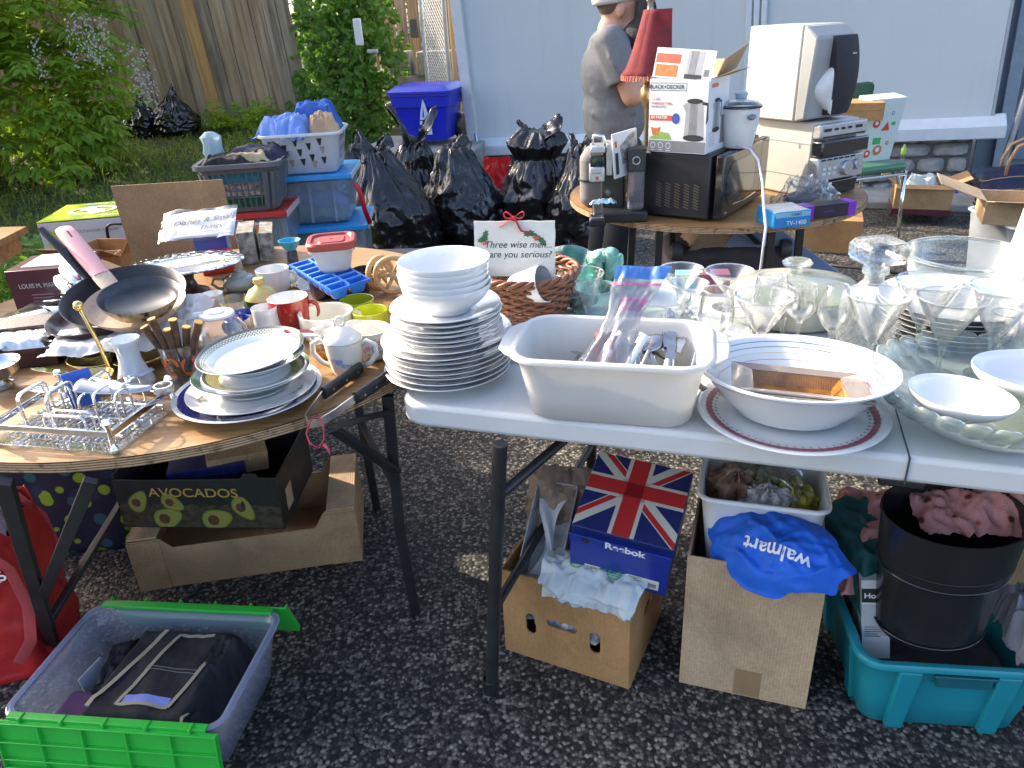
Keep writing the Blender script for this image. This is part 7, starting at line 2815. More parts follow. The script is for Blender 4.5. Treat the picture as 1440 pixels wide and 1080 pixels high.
# ================================================================ black bin bags
def bin_bag(label,base,Rw,H,horns,seed,neck=.35,nk=.80,squash=(1,1),lean=(0,0),group='black bin bags by the house',rz=0):
 m = M()
 nu,nv = 110,70
 prof = ((0,.62),(.05,.86),(.18,1.0),(.40,1.0),(.60,.84),(.76,.60),(.88,neck),(.95,neck * .82),(1.0,neck * .55))
 def fn(u,v):
  th = u * 2 * PI
  c_,s_ = math.cos(th),math.sin(th)
  for (a0_,r0_),(a1_,r1_) in zip(prof,prof[1:]):
   if v <= a1_:
    k_ = (v - a0_) / (a1_ - a0_)
    pr = r0_ + (r1_ - r0_) * k_
    break
  tight = max(0,min(1,(v - .45) / .45))
  ph = 2.2 * nz(c_ * 1.2 + seed,s_ * 1.2,v * .8,1)
  fold = .5 - abs(math.sin(th * 4 + ph * 2))
  fine = .5 - abs(math.sin(th * 9 + ph * 4 + seed))
  lump = nz(c_ * 1.3 + seed,s_ * 1.3,v * 2.2,1.1)
  sag = .5 - abs(nz(c_ * 1.6 + seed,s_ * 1.6 + v,v * 4.5,1.3)) * 2
  r_ = Rw * pr * (1 + .20 * lump * (1 - tight * .5) + .16 * fold * tight + .08 * fine * tight ** 2 + .07 * sag * (1 - tight))
  z = H * v * (1 + .03 * lump) + .02 * fold * tight
  return (r_ * c_ * squash[0] + lean[0] * v * v,r_ * s_ * squash[1] + lean[1] * v,max(.002,z))
 m.surf(fn,nu,nv,cu=True)
 m.add([fn(i / nu,0) for i in range(nu)],[tuple(reversed(range(nu)))])
 m.add([fn(i / nu,1) for i in range(nu)],[tuple(range(nu))])
 o = thing('bin_bag',label,'bin bag',base,rz,group)
 part('sack',m,POLY,o,smooth=180)
 for (ha,hh,hw) in horns:
  hh = max(hh,.07)
  c_,s_ = math.cos(ha),math.sin(ha)
  r0 = Rw * neck * .55
  def ear(u,v):
   ww = Rw * neck * (1.15 * (1 - v) ** .8 + .16) * (1 + .12 * math.sin(v * 9 + seed))
   x = (u - .5) * 2
   tw = .5 * v + .3 * nz(v * 2,seed,1,1)
   px_,py_ = x * ww * math.cos(ha + PI / 2 + tw) * .8,x * ww * math.sin(ha + PI / 2 + tw) * .8
   ou = r0 * (.2 + .9 * v) + hh * .35 * v * v + .015 * math.cos(x * 4 + v * 5)
   return (lean[0] + px_ + c_ * ou,lean[1] + py_ + s_ * ou,H * .90 + (hh + H * .10) * v + .02 * nz(x + seed,v * 3,2,1.5) - .02 * x * x * v)
  m = M()
  m.surf(ear,16,22)
  part('bag_ear',m,POLY,o,smooth=180,solid=.004)
 return o
def bag_px(label,px_,py_,wpx,top,horns,seed,**kw):
 p = at(px_,py_,0)
 H = zof(p,top)
 Rw = wpx / 2 * mpp((p.x,p.y,.3))
 hm = max([h for _,h,_ in horns] + [0])
 return bin_bag(label,(p.x,p.y,0),Rw,max(.2,H - hm * .8),horns,seed,**kw)
bag_px('nearest bulging black bin bag beside the clear storage bins, two twisted ears',566,362,118,188,[(2.6,.12,.5),(.6,.09,.4)],1.3,neck=.42,nk=.72,lean=(-.10,0))
bag_px('black bin bag with two tall pointed ears before the blue bin',592,330,92,158,[(2.9,.26,.42),(.1,.24,.42)],4.1,neck=.55,nk=.70,lean=(.02,0))
bag_px('wide glossy black bin bag with a flopped mouth before the metal pole',660,338,116,200,[(1.0,.03,.6)],7.7,neck=.50,nk=.80,lean=(-.06,0))
bag_px('tall black bin bag with one ear pointing right, alone before the pale blue wall',756,332,98,166,[(.1,.10,.38),(2.7,.05,.6)],9.2,neck=.78,lean=(.02,0))
bag_px('slumping black bin bag half hidden behind the coffee machine',815,345,92,186,[(.5,.10,.4),(2.4,.06,.3)],12.5,neck=.5,nk=.72,lean=(.02,0))
bag_px('black bin bag squeezed behind the white laundry basket',512,330,60,195,[(1.2,.10,.4)],15.5,neck=.5,nk=.75)
for px_,py_,w_,top,sd,lb in ((206,190,50,142,20.1,'half hidden black bin bag at the fence, nearer the big bush'),(252,188,62,134,23.7,'upright knotted black bin bag leaning at the fence')):
 q = aty(px_,py_,8.3)
 q.z = gz(q.x,q.y)
 bin_bag(lb,q,w_ / 2 * mpp(q),zof(q,top) - q.z if False else (top and (aty(px_,top,q.y).z - q.z)),[(1.5,.10,.4)],sd,neck=.3,nk=.86,group='black bin bags at the fence')
q = at(702,285,0)
m = M()
m.surf(lambda u,v: ((u - .5) * .26 * (1 - .15 * v) + .02 * nz(u * 4,v * 4,1,1),-.05 * math.sin(u * PI) + .03 * nz(u * 5,v * 3,4,1),v * .36),24,20)
m.surf(lambda u,v: ((u - .5) * .26 * (1 - .15 * v),.07 * math.sin(u * PI),v * .34),24,12)
single('red_plastic_bag',m,pm('bright red plastic',(.58,.02,.025),.3,var=.15,trans=.25),'bright red plastic bag between the black bin bags at the wall','plastic bag',(q.x,q.y + .1,.003),(0,0,-.2),smooth=180)
# ---------------------------------------------------------------- blue wheelie bin
q = aty(604,208,6.9)
pl,pr_ = aty(550,150,q.y),aty(657,150,q.y)
wbn = (pr_ - pl).length * .90
hbn = aty(604,128,6.9).z - q.z
m = M()
m.box((0,0,q.z / 2),(1.1,1.0,q.z))
props(part('concrete_pad',m,CONC,None,(q.x - .05,q.y + .35,0),(0,0,-.2),bevel=.02),kind='structure')
rb_n = thing('recycling_bin','big royal blue wheelie bin with closed lid at the house corner','wheelie bin',(q.x,q.y + .3,q.z),R(-14))
BBL = pm('royal blue polyethylene',(.010,.022,.46),.35,var=.08,bump=.04,bscale=200)
m = M()
def rg(w_,d_,z,r_=.05):
 return [(x,y,z) for x,y in rrect(w_,d_,r_,6)]
W2,D2 = wbn * .92,wbn * .95
loft(m,[rg(W2 * .05,D2 * .05,.05,.005),rg(W2 * .72,D2 * .72,.05),rg(W2 * .90,D2 * .88,hbn * .70),rg(W2 * .98,D2 * .95,hbn * .72),rg(W2 * .99,D2 * .97,hbn * .90),rg(W2 * 1.02,D2 * 1.0,hbn * .91),rg(W2 * 1.02,D2 * 1.0,hbn * .95),rg(W2 * .9,D2 * .9,hbn * .95)])
part('body',m,BBL,rb_n,smooth=35)
m = M()
loft(m,[rg(W2 * 1.02,D2 * 1.02,hbn * .955),rg(W2 * 1.08,D2 * 1.06,hbn * .96),rg(W2 * 1.08,D2 * 1.06,hbn * .995),rg(W2 * 1.0,D2 * .98,hbn * 1.02),rg(W2 * .85,D2 * .8,hbn * 1.085,.04),rg(W2 * .03,D2 * .03,hbn * 1.095,.003)])
part('lid',m,BBL,rb_n,smooth=35)
for sgx in (-1,1):
 m = M()
 m.lathe([(0,-.03),(.11,-.03),(.12,-.015),(.12,.015),(.11,.03),(0,.03)],28,rot=(0,PI / 2,0))
 part('wheel',m,BLKPL,rb_n,(sgx * W2 * .42,D2 * .36,.12))
m = M()
m.tube([(-W2 * .4,D2 * .53,hbn * .93),(-W2 * .4,D2 * .6,hbn * .93),(W2 * .4,D2 * .6,hbn * .93),(W2 * .4,D2 * .53,hbn * .93)],.016,8)
part('handle',m,BBL,rb_n)
m = M()
m.use(0).poly([(-.03,0),(.055,0),(.045,.06),(.03,.13),(.012,.17),(.0,.13),(-.02,.06)])
m.use(1).poly([(-.005,.02),(.012,.02),(.012,.11),(.0,.06)],.0006)
m.use(0).rect(-.035,-.04,.10,.028)
m.use(0).rect(-.05,-.125,.12,.05)
part('emblem',m,[pm('pale print',(.55,.60,.68),.5),BBL],rb_n,(W2 * .06,-D2 * .474 - .006,hbn * .50),(PI / 2 + .055,0,0),smooth=0)
# ---------------------------------------------------------------- stacked clear bins and laundry baskets
def clear_bin(label,px0,px1,y,ztop,h,lidm,rz,seed,group):
 a_,b_ = aty(px0,300,y),aty(px1,300,y)
 w_ = abs(b_.x - a_.x)
 t = thing('storage_bin',label,'storage bin',((a_.x + b_.x) / 2,y + .2,ztop - h),rz,group)
 m = M()
 tub(m,w_ * .82,.32,w_ * .96,.40,h - .03,.03,.003,.006)
 part('tub',m,BINP,t,smooth=45)
 m = M()
 for x in (-.28,0,.28):
  m.box((x * w_,-.185,h * .45),(.012,.012,h * .8),(R(-5),0,0))
 part('rib',m,BINP,t)
 m = M()
 loft(m,[[(x,y_,z) for x,y_ in rrect(w_ * s_,.42 * s_,.03 * min(1,s_),6)] for s_,z in ((.05,h - .022),(1.0,h - .026),(1.04,h - .022),(1.04,h - .004),(1.0,h),(.9,h - .002),(.05,h - .004))])
 l_ = part('lid',m,lidm,t,smooth=35)
 m = M()
 for i in range(12):
  m.box((w_ * .52,-.19 + i * .034,h - .014),(.006,.012,.026))
 part('lid_notch',m,PLASW,l_)
 for k_ in range(3):
  m2 = M()
  crumple(m2,w_ * .80,.31,h * .30,30,24,12,.03,seed + k_ * 3,.35)
  cl = [(.12,.25,.50),(.45,.45,.5),(.30,.14,.2),(.05,.10,.28),(.5,.42,.36),(.25,.35,.30)][(int(seed) + k_) % 6]
  single('stored_clothes',m2,pm('stored cloth %d' % ((int(seed) + k_) % 6),cl,.85,var=.5,scale=9),('lowest','middle','upper')[k_] + ' layer of folded clothes in the ' + label.split(',')[0],'clothes',(t.location.x,t.location.y,ztop - h + .015 + k_ * h * .29),(0,0,rz),smooth=180)
 return t,w_
BLID = pm('sky blue lid plastic',(.03,.30,.68),.3,var=.05)
RLID = pm('red lid plastic',(.52,.04,.035),.35,var=.06)
YS = 3.75
z2 = aty(450,246,YS).z
z1 = aty(455,317,YS).z
clear_bin('lower clear bin with a blue lid, bottom of the laundry stack',384,508,YS - .03,z1,z1 - .002,BLID,.08,2,'clear bins with blue lids')
clear_bin('upper clear bin with a blue lid, under the white laundry basket',376,496,YS,z2,z2 - z1 - .002,BLID,.05,5,'clear bins with blue lids')
def basket(label,px0,px1,y,z0,z1_,mt,rz,slots):
 a_,b_ = aty(px0,220,y),aty(px1,220,y)
 w_ = abs(b_.x - a_.x)
 t = thing('laundry_basket',label,'laundry basket',((a_.x + b_.x) / 2,y + .18,z0),rz)
 return t,w_
z3 = aty(440,188,YS).z
wbk,wk = basket('white laundry basket with triangular holes on top of the clear bins',364,478,YS,z2 + .002,z3,None,.06,None)
WPL = pm('white basket plastic',(.70,.71,.72),.35,var=.05,trans=.35)
hB_ = z3 - z2
dBk = .36
m = M()
tub(m,wk * .80,dBk * .80,wk * .97,dBk,hB_,.04,.003,.012,lip=.012)
part('basket_body',m,WPL,wbk,smooth=45)
m = M()
slope = (dBk - dBk * .8) / 2 / hB_
rs = random.Random(2)
cols = [INK,pm('maroon cloth peep',(.16,.03,.05),.9),pm('tan cloth peep',(.35,.25,.18),.9)]
for (x,zf) in ((-.36,.78),(-.20,.68),(-.06,.80),(.10,.70),(.24,.80),(-.30,.54),(-.02,.56),(.26,.60),(.12,.42),(-.14,.30),(.0,.32),(.14,.25),(.26,.34)):
 for j in range(1):
  m.use(rs.choice((0,0,0,1,2)))
  cx_,cz_ = x * wk,hB_ * zf
  y_ = -dBk * .4 - slope * cz_ - .0022
  s_ = .013
  m.add([(cx_ - s_,y_ - slope * s_,cz_ + s_),(cx_ + s_,y_ - slope * s_,cz_ + s_),(cx_ + s_ * .25,y_ + slope * s_ * 1.5,cz_ - s_ * 1.5),(cx_ - s_ * .25,y_ + slope * s_ * 1.5,cz_ - s_ * 1.5)],[(3,2,1,0)])
slx = (wk * .97 - wk * .8) / 2 / hB_
for (yf,zf) in ((-.3,.75),(-.1,.75),(.1,.75),(-.2,.5),(0,.5),(.2,.5),(-.1,.28)):
 m.use(0)
 cy_,cz_ = yf * dBk,hB_ * zf
 x_ = wk * .4 + slx * cz_ + .0022
 s_ = .014
 m.add([(x_ + slx * s_,cy_ - s_,cz_ + s_),(x_ + slx * s_,cy_ + s_,cz_ + s_),(x_ - slx * s_,cy_,cz_ - s_)],[(2,1,0)])
part('cutout',m,cols,wbk,smooth=0)
BM = Matrix.Translation(wbk.location) @ Matrix.Rotation(.06,4,'Z')
for x,y,W,D,H,sd,col,lb in ((-.07,-.04,.27,.26,.085,3,(.16,.27,.60),'pale blue crumpled shirt on top of the white laundry basket'),(.05,.08,.26,.2,.13,8,(.04,.12,.42),'deeper blue shirt at the back of the white laundry basket'),(.10,-.04,.15,.2,.085,14,(.45,.30,.18),'tan garment at the right of the white laundry basket')):
 m = M()
 crumple(m,W,D,H,44,36,24,.022,sd,.45)
 single('crumpled_shirt',m,pm('cloth ' + lb[:9],col,.85,var=.15,scale=12,bump=.2,bscale=300),lb,'clothes',BM @ Vector((x,y,hB_ - .025)),(0,0,.3 * x * 10),smooth=180)
m = M()
m.tube([(0,0,0),(.02,-.01,-.05),(.03,-.01,-.13),(.045,0,-.2)],1,6,flat=(.003,.012,(0,1,0)))
single('red_ribbon',m,RIB,'strip of red ribbon hanging at the right of the upper clear bin','ribbon',aty(500,258,YS - .02),smooth=180)
# grey basket on the red lidded bin
YG = 3.45
zg1 = aty(335,232,YG).z
zg0 = aty(370,300,YG).z
rbn,wrb = clear_bin('clear bin with a red lid, under the grey laundry basket',303,398,YG + .02,zg0,zg0 - .002,RLID,.05,3,None)
m = M()
m.box((0,0,.13),(.07,.012,.26))
m.use(1).box((0,-.007,.235),(.05,.002,.03))
m.use(2).box((0,-.007,.18),(.05,.002,.05))
q = aty(362,350,YG - .02)
lt_ = thing('white_card_box','white card box with an orange word leaning at the red lidded bin','box',(q.x,YG - .03,zg0 - .30),rot=(R(-8),R(8),.1))
part('carton_body',m,[pm('pale card',(.55,.55,.50),.6),pm('orange card',(.6,.16,.04),.6),pm('grey print',(.25,.25,.24),.7)],lt_,bevel=.001)
lettering('BOX',.026,pm('orange lettering',(.62,.15,.03),.5),lt_,(0,-.0085,.215),FRONT)
GRYB = pm('slate grey plastic',(.105,.115,.125),.4,var=.08)
gbk,wg = basket('slate grey laundry basket with slatted sides on the red lidded bin',262,380,YG,zg0 + .002,zg1,None,.10,None)
hg = zg1 - zg0
dg = .34
m = M()
def rgz(s_,z,r_=.05):
 return [(x,y,z) for x,y in rrect(wg * s_,dg * s_,r_,6)]
loft(m,[rgz(.05,0,.004),rgz(.78,0),rgz(.80,.02),rgz(.76,.02),rgz(.05,.006,.004)])
loft(m,[rgz(.93,hg * .80),rgz(.97,hg - .02),rgz(1.06,hg - .02),rgz(1.06,hg),rgz(.95,hg),rgz(.90,hg * .80)])
part('basket_body',m,GRYB,gbk,smooth=40)
m = M()
ol = rrect(1,1,.14,6)
def edge_pt(t_,s_,z):
 n_ = len(ol)
 i = int(t_ * n_) % n_
 f_ = t_ * n_ - int(t_ * n_)
 a_,b_ = ol[i],ol[(i + 1) % n_]
 return ((a_[0] + (b_[0] - a_[0]) * f_) * wg * s_,(a_[1] + (b_[1] - a_[1]) * f_) * dg * s_,z)
# perimeter parameter by even length
per = []
for i in range(len(ol)):
 a_,b_ = ol[i],ol[(i + 1) % len(ol)]
 per.append(math.hypot(b_[0] - a_[0],b_[1] - a_[1]))
tot = sum(per)
def at_len(L):
 L %= tot
 for i,p_ in enumerate(per):
  if L <= p_:
   return (i + L / p_) / len(ol)
  L -= p_
 return 0
nb_ = 44
for i in range(nb_):
 t_ = at_len(tot * i / nb_)
 wide = i % 11 in (0,1,2)
 m.tube([edge_pt(t_,.79,.015),edge_pt(t_,.93,hg * .82)],.014 if wide else .004,6)
for z in (.3,.45,.6):
 s_ = .79 + .14 * z / .82
 m.tube([edge_pt(at_len(tot * i / 60),s_,hg * z) for i in range(60)],.0035,5,closed=True)
part('slat',m,GRYB,gbk,smooth=40)
GM = Matrix.Translation(gbk.location) @ Matrix.Rotation(.10,4,'Z')
for k_,(z,H,col,lb,va) in enumerate(((.01,.10,(.01,.14,.05),'green cloth low inside the grey laundry basket',.2),(.10,.10,(.35,.30,.26),'leopard print cloth inside the grey laundry basket',1.2),(.20,.05,(.02,.16,.20),'teal cloth near the top inside the grey laundry basket',.3))):
 m = M()
 s_ = .74 + .08 * k_
 loft(m,[[(x,y,zz) for x,y in rrect(wg * s_ * .96,dg * s_ * .96,.05,6)] for zz in (0,hg * .33)])
 crumple(m,wg * s_ * .93,dg * s_ * .93,.02,30,24,16,.012,7 + k_,.2)
 single('stored_clothes',m,pm('basket cloth %d' % k_,col,.85,var=va,scale=45),lb,'clothes',GM @ Vector((0,0,.015 + hg * .26 * k_)),(0,0,.1),smooth=60)
for x,y,W,D,H,sd,col,lb in ((-.06,-.09,.22,.16,.03,5,(.008,.008,.010),'black garment hanging over the front rim of the grey laundry basket'),(.06,.02,.28,.22,.045,15,(.012,.015,.035),'navy garment lying on top of the grey laundry basket'),(.03,-.06,.22,.06,.035,25,(.48,.36,.20),'tan folded strip of cloth on the grey laundry basket')):
 m = M()
 crumple(m,W,D,H,40,30,16,.012,sd,.4)
 single('garment',m,pm('garment ' + lb[:6],col,.85,var=.2),lb,'clothes',GM @ Vector((x,y,hg - .005)),(R(4),0,.1),smooth=180)
q = GM @ Vector((-.13,.03,hg))
m = M()
def wobc(an_,r_,z_):
 return (r_ * (1 + .25 * nz(math.cos(an_) * 2,math.sin(an_) * 2,z_ * 30,1.2)),z_)
m.lathe([(0,0),(.035,.0),(.045,.03),(.035,.07),(.045,.10),(.02,.12)],40,wob=wobc)
single('blue_tissue',m,pm('pale blue tissue',(.42,.55,.62),.6,var=.1,trans=.4),'tuft of pale blue tissue standing at the rear of the grey laundry basket','tissue',q,smooth=60)
# ---------------------------------------------------------------- open carton with tall flap and other boxes at the left
YC = 2.72
cl_,cr_ = aty(198,385,YC),aty(344,372,YC)
zc_ = (cl_.z + cr_.z) / 2
wC = (cr_ - cl_).length
cart = carton('flap_carton','large open cardboard box with a tall flap standing up behind the paper sign','box',((cl_.x + cr_.x) / 2,YC - .17,0),R(3),wC,.34,zc_,CARD,flaps=(('b',aty(250,258,YC).z - zc_ + .01,-4),('l',.20,62)))
p = aty(150,385,2.9)
carton('small_carton','small open cardboard box between the green box and the tall flap','box',(aty(150,372,3.0).x,3.05,0),R(-12),.30,.26,aty(150,352,3.0).z,CARDD,flaps=(('f',.10,60),('r',.12,40)))
carton('low_carton','cardboard box with an open front flap below the green box','box',(aty(95,372,2.9).x,2.98,0),R(4),.26,.22,aty(95,366,2.9).z - .02,CARDL,flaps=(('f',.09,70),))
# lime box
YL = 3.5
gl_,gr_ = aty(56,316,YL),aty(166,305,YL)
wL = (gr_ - gl_).length
hL = (gl_.z + gr_.z) / 2
ang_ = math.atan2(0.02,1)
LIME = pm('lime green printed card',(.42,.52,.02),.4,var=.05)
GREYC = pm('light grey printed card',(.50,.51,.52),.5,var=.05)
dL = .40
lbx = thing('lime_box','grey carton with a lime green top bearing a white circle emblem at the left rear','box',((gl_.x + gr_.x) / 2 - .03,YL + dL / 2,0),R(9))
m = M()
m.box((0,0,hL / 2),(wL,dL,hL))
part('carton_body',m,GREYC,lbx,bevel=.002)
m = M()
m.box((0,0,hL + .0015),(wL + .004,dL * .495,.003),None)
m.v = [(v_[0],v_[1] + dL * .25,v_[2]) for v_ in m.v]
m.box((0,-dL * .25,hL + .0035),(wL + .004,dL * .495,.003),(R(-1.5),0,0))
part('lime_flap',m,LIME,lbx,bevel=.0008)
WPR = pm('white print',(.74,.75,.74),.5,var=.02)
m = M()
m.ring(0,.0,wL * .30,dL * .22,.022,0,48)
m.ell(-wL * .08,dL * .10,.035,.055,.0002)
m.ell(wL * .08,-dL * .10,.035,.055,.0002)
m.poly([(-wL * .16,dL * .10),(-.01,dL * .17),(wL * .16,-dL * .10),(.01,-dL * .17)],.0003)
m.rect(wL * .22,-dL * .47,.085,.055)
part('emblem',m,WPR,lbx,(0,0,hL + .0062),smooth=0)
lettering('SUNJOE',.042,WPR,lbx,(0,dL * .37,hL + .0065),(0,0,PI),bold=.0008)
lettering('PUMP COMBO',.020,WPR,lbx,(.0,-dL * .40,hL + .0065),(0,0,0))
lettering('80E',.09,LIME,lbx,(-wL * .36,-dL / 2 - .001,hL - .10),(PI / 2,PI / 2,0),bold=.001)
lettering('CULTIVATOR + TILLER',.019,pm('grey lettering',(.2,.2,.2),.6),lbx,(.06,-dL / 2 - .001,hL - .05),FRONT)
m = M()
m.use(0).rect(-.15,-.12,.09,.10)
m.use(1).rect(-.04,-.12,.09,.10)
part('photo_print',m,[pm('dark green photo',(.02,.04,.015),.5,var=.6),pm('green photo',(.12,.22,.03),.5,var=.6)],lbx,(-wL / 2 - .001,-.02,hL - .10),LEFT,smooth=0)
q = aty(165,325,YL - .03)
m = M()
m.tube([(-.05,0,-.03),(-.045,0,.02),(-.02,0,.035),(.05,0,.03),(.055,0,-.03)],.007,8)
single('black_handle',m,BLKPL,'black handle loop sticking up at the right front of the lime topped box','tool',q,smooth=180)  # bare handle loop, no tool built below it
# wine carton
WINE = pm('wine red card',(.075,.010,.020),.35,var=.15,coat=.2)
w0_,w1_ = at(28,447,TZ),at(126,440,TZ)
w_ = (w1_ - w0_).length
wan = math.atan2((w1_ - w0_).y,(w1_ - w0_).x)
hw = zof(w0_,383) - TZ
wd_v = Vector((-math.sin(wan),math.cos(wan),0))
wx = thing('wine_carton','wine red carton with cream lettering at the left rear of the round table','box',(w0_ + w1_) / 2 + wd_v * .075 + Vector((0,0,.001)),wan)
m = M()
m.box((0,0,hw / 2),(w_,.15,hw))
part('carton_body',m,WINE,wx,bevel=.0015)
m = M()
m.box((.012,.01,hw + .0015),(w_ * .8,.12,.002))
part('pale_flap',m,PAPER,wx)
lettering('LOUIS M. MARTINI',w_ * .095,pm('cream lettering',(.6,.55,.5),.5),wx,(-.006,-.0756,hw * .66),FRONT,sx=.85)
m = M()
for j in range(3):
 m.use(0).rect(-w_ * .22,hw * (.46 - j * .07),w_ * .3,hw * .025)
m.use(1).rect(-w_ * .30,hw * .10,w_ * .22,hw * .14)
for j in range(9):
 m.use(2).rect(-w_ * .28 + j * w_ * .02,hw * .12,w_ * .01,hw * .10,.0004)
part('small_print',m,[pm('pink print',(.35,.18,.18),.6),pm('barcode paper',(.6,.58,.55),.6),INK],wx,(0,-.0757,0),FRONT,smooth=0)
# wooden table corner at the left edge, extended unseen to shade the foreground
q = at(38,318,TZ)
ct = thing('wooden_table','corner of a wooden table cut off by the left edge','table',(q.x,q.y,0))
m = M()
m.prism([(.0,.0),(-1.05,.12),(-1.05,-1.5),(.10,-1.5)],.025,Matrix.Translation((0,0,TZ - .025)))
part('tabletop',m,TABW,ct,bevel=.002)
m = M()
m.prism([(-.03,-.03),(-1.0,.08),(-1.0,.06),(-.05,-.05),(.04,-1.44),(.06,-1.44)],.065,Matrix.Translation((0,0,TZ - .092)))
part('apron',m,TABW,ct)
for x,y in ((-.35,-.05),(-.97,0),(-.97,-1.4),(-.10,-1.4)):
 m = M()
 m.box((x,y,(TZ - .03) / 2),(.045,.045,TZ - .03))
 part('leg',m,TABW,ct)
carton('shade_carton','added closed brown carton out of view on the wooden table, shading the foreground','box',(q.x - .24,q.y - .62,TZ + .001),R(5),.46,.60,.42,CARD,closed=True)  # both cartons are added out of view to shade the foreground
carton('shade_carton','second added shade carton on the wooden table, out of view nearer the camera','box',(q.x - .20,q.y - 1.18,TZ + .001),R(-4),.44,.44,.36,CARDD,closed=True)
# dark grey chest seen between ice tray and white bowls
q = at(548,372,.70)
m = M()
m.box((0,0,.34),(.50,.22,.68),None)
m.box((0,0,.69),(.53,.25,.03))
m.box((0,-.128,.69),(.40,.006,.016))
qt = aty(548,374,3.0)
tt = single('grey_tote',m,DGREY,'dark grey lidded tote standing behind the wooden wheels','tote',(qt.x,3.12,0),(0,0,-.1),bevel=.006)
tt.scale = (1,1,qt.z / .70)
# ================================================================ far table and electronics
FC = Vector((.83,2.99,0))
FR = .56
far = thing('far_table','round wooden table behind the glassware carrying microwave and stereo','table',FC)
m = M()
n_ = 110
m.add([(FR * math.cos(2 * PI * i / n_),FR * math.sin(2 * PI * i / n_),z) for z in (TZ - .019,TZ) for i in range(n_)],[tuple(range(n_,2 * n_)),tuple(reversed(range(n_)))])
part('tabletop',m,TABW,far,smooth=0)
m = M()
m.add([((FR + .0015) * math.cos(2 * PI * i / n_),(FR + .0015) * math.sin(2 * PI * i / n_),z) for z in (TZ - .0205,TZ - .001) for i in range(n_)],[(i,(i + 1) % n_,n_ + (i + 1) % n_,n_ + i) for i in range(n_)])
part('edge_band',m,bpy.data.materials['layered plywood edge'],far,smooth=0)
for (px_,py_) in ((868,318),(913,330),(1152,318),(1103,330)):
 a_ = at(px_,py_,TZ - .03)
 if (a_ - FC).to_2d().length > FR * .9:
  a_ = FC + (a_ - FC) * .85
  a_.z = TZ - .02
 fleg(a_,Vector((a_.x + .02 * (1 if px_ > 1000 else -1),a_.y,0)),far,.026,.016)
fleg(at(965,330,TZ - .03) + Vector((0,.2,0)),at(950,385,.35) + Vector((0,.1,0)),far,.02,.012,name='brace')
fleg(at(1060,330,TZ - .03) + Vector((0,.2,0)),at(1110,385,.35) + Vector((0,.1,0)),far,.02,.012,name='brace')
# microwave
c0,c1,c2 = at(910,302,TZ),at(1002,314,TZ),at(1078,268,TZ)
mwx = (c2 - c1)
man = math.atan2(mwx.y,mwx.x)
mw_w = .47
mw_d = .30
mh = zof(c1,222) - TZ
mu,mv = Vector((math.cos(man),math.sin(man),0)),Vector((-math.sin(man),math.cos(man),0))
mc = Vector((c1.x,c1.y,TZ + .008)) + mu * (mw_w / 2) + mv * (mw_d / 2)
mw = thing('microwave','black microwave oven with vented side and dark glass door on the far table','microwave',mc,man)
m = M()
m.box((0,.01,mh / 2),(mw_w,mw_d - .02,mh))
part('casing',m,BLKPL,mw,bevel=.006)
m = M()
for cc_ in range(5):
 for r__ in range(9):
  m.box((0,-.085 + cc_ * .034,.035 + r__ * .0095),(.0012,.020,.0042),(.35,0,0))
part('vent_slots',m,pm('brown vent slots',(.11,.085,.05),.5),mw,(-mw_w / 2 - .0004,.0,0),smooth=0)  # slots are thin brown strips laid on the casing
m = M()
m.box((-.04,-mw_d / 2 - .008,mh / 2),(mw_w - .10,.032,mh - .006))
dr_ = part('door',m,BLKGL,mw,bevel=.006)
m = M()
m.add([(x - .06,0,z + mh / 2) for x,z in rrect(mw_w - .20,mh - .07,.06,8)],[tuple(range(36))])
part('window',m,pm('smoked door glass',(.02,.022,.025),.04,coat=1),dr_,(0,-mw_d / 2 - .0250,0))
m = M()
m.tube([(-.12,-mw_d / 2 - .0255,.035),(.0,-mw_d / 2 - .0255,.028),(.10,-mw_d / 2 - .0255,.033)],.002,6)
part('trim_line',m,STEEL,dr_)
m = M()
m.box((mw_w / 2 - .045,-mw_d / 2 - .006,mh / 2),(.085,.030,mh - .006))
part('control_panel',m,BLKGL,mw,bevel=.004)
for i in range(4):
 for sgx in (0,1,2):
  pass
for x in (-1,1):
 for y in (-1,1):
  m = M().lathe([(0,-.008),(.012,-.008),(.014,0),(0,0)],12)
  part('foot',m,BLKPL,mw,(x * mw_w * .42,y * mw_d * .38,0))
lettering('Danby',.010,pm('silver lettering',(.5,.5,.5),.4),mw,(-.19,-mw_d / 2 - .0256,.02),FRONT)
ZM = TZ + .008 + mh
# kettle box
k0,k1,k2 = at(911,213,ZM),at(991,218,ZM),at(1022,205,ZM)
kx = k1 - k0
kan = math.atan2(kx.y,kx.x)
kw = kx.length
ku,kv = Vector((math.cos(kan),math.sin(kan),0)),Vector((-math.sin(kan),math.cos(kan),0))
kd = .17
kh = zof(k1,112) - ZM
kb = thing('kettle_box','white printed box with a steel kettle picture and open brown flaps on the microwave','box',k0 + ku * (kw / 2) + kv * (kd / 2) + Vector((0,0,.001)),kan)
KW = pm('white glossy card',(.70,.71,.73),.35,var=.03,coat=.2)
m = M()
for c_,d_ in (((0,-kd / 2 + .001,kh / 2),(kw,.002,kh)),((0,kd / 2 - .001,kh / 2),(kw,.002,kh)),((-kw / 2 + .001,0,kh / 2),(.002,kd - .004,kh)),((kw / 2 - .001,0,kh / 2),(.002,kd - .004,kh)),((0,0,.002),(kw - .004,kd - .004,.002))):
 m.box(c_,d_)
part('carton_body',m,KW,kb,bevel=.0006)
m = M()
m.box((0,0,.045),(kw - .002,.002,.09))
fl = part('flap',m,KW,kb,(.006,-kd / 2 + .001,kh),(R(-14),R(4),0),bevel=.0005,label='white printed front flap folded up')
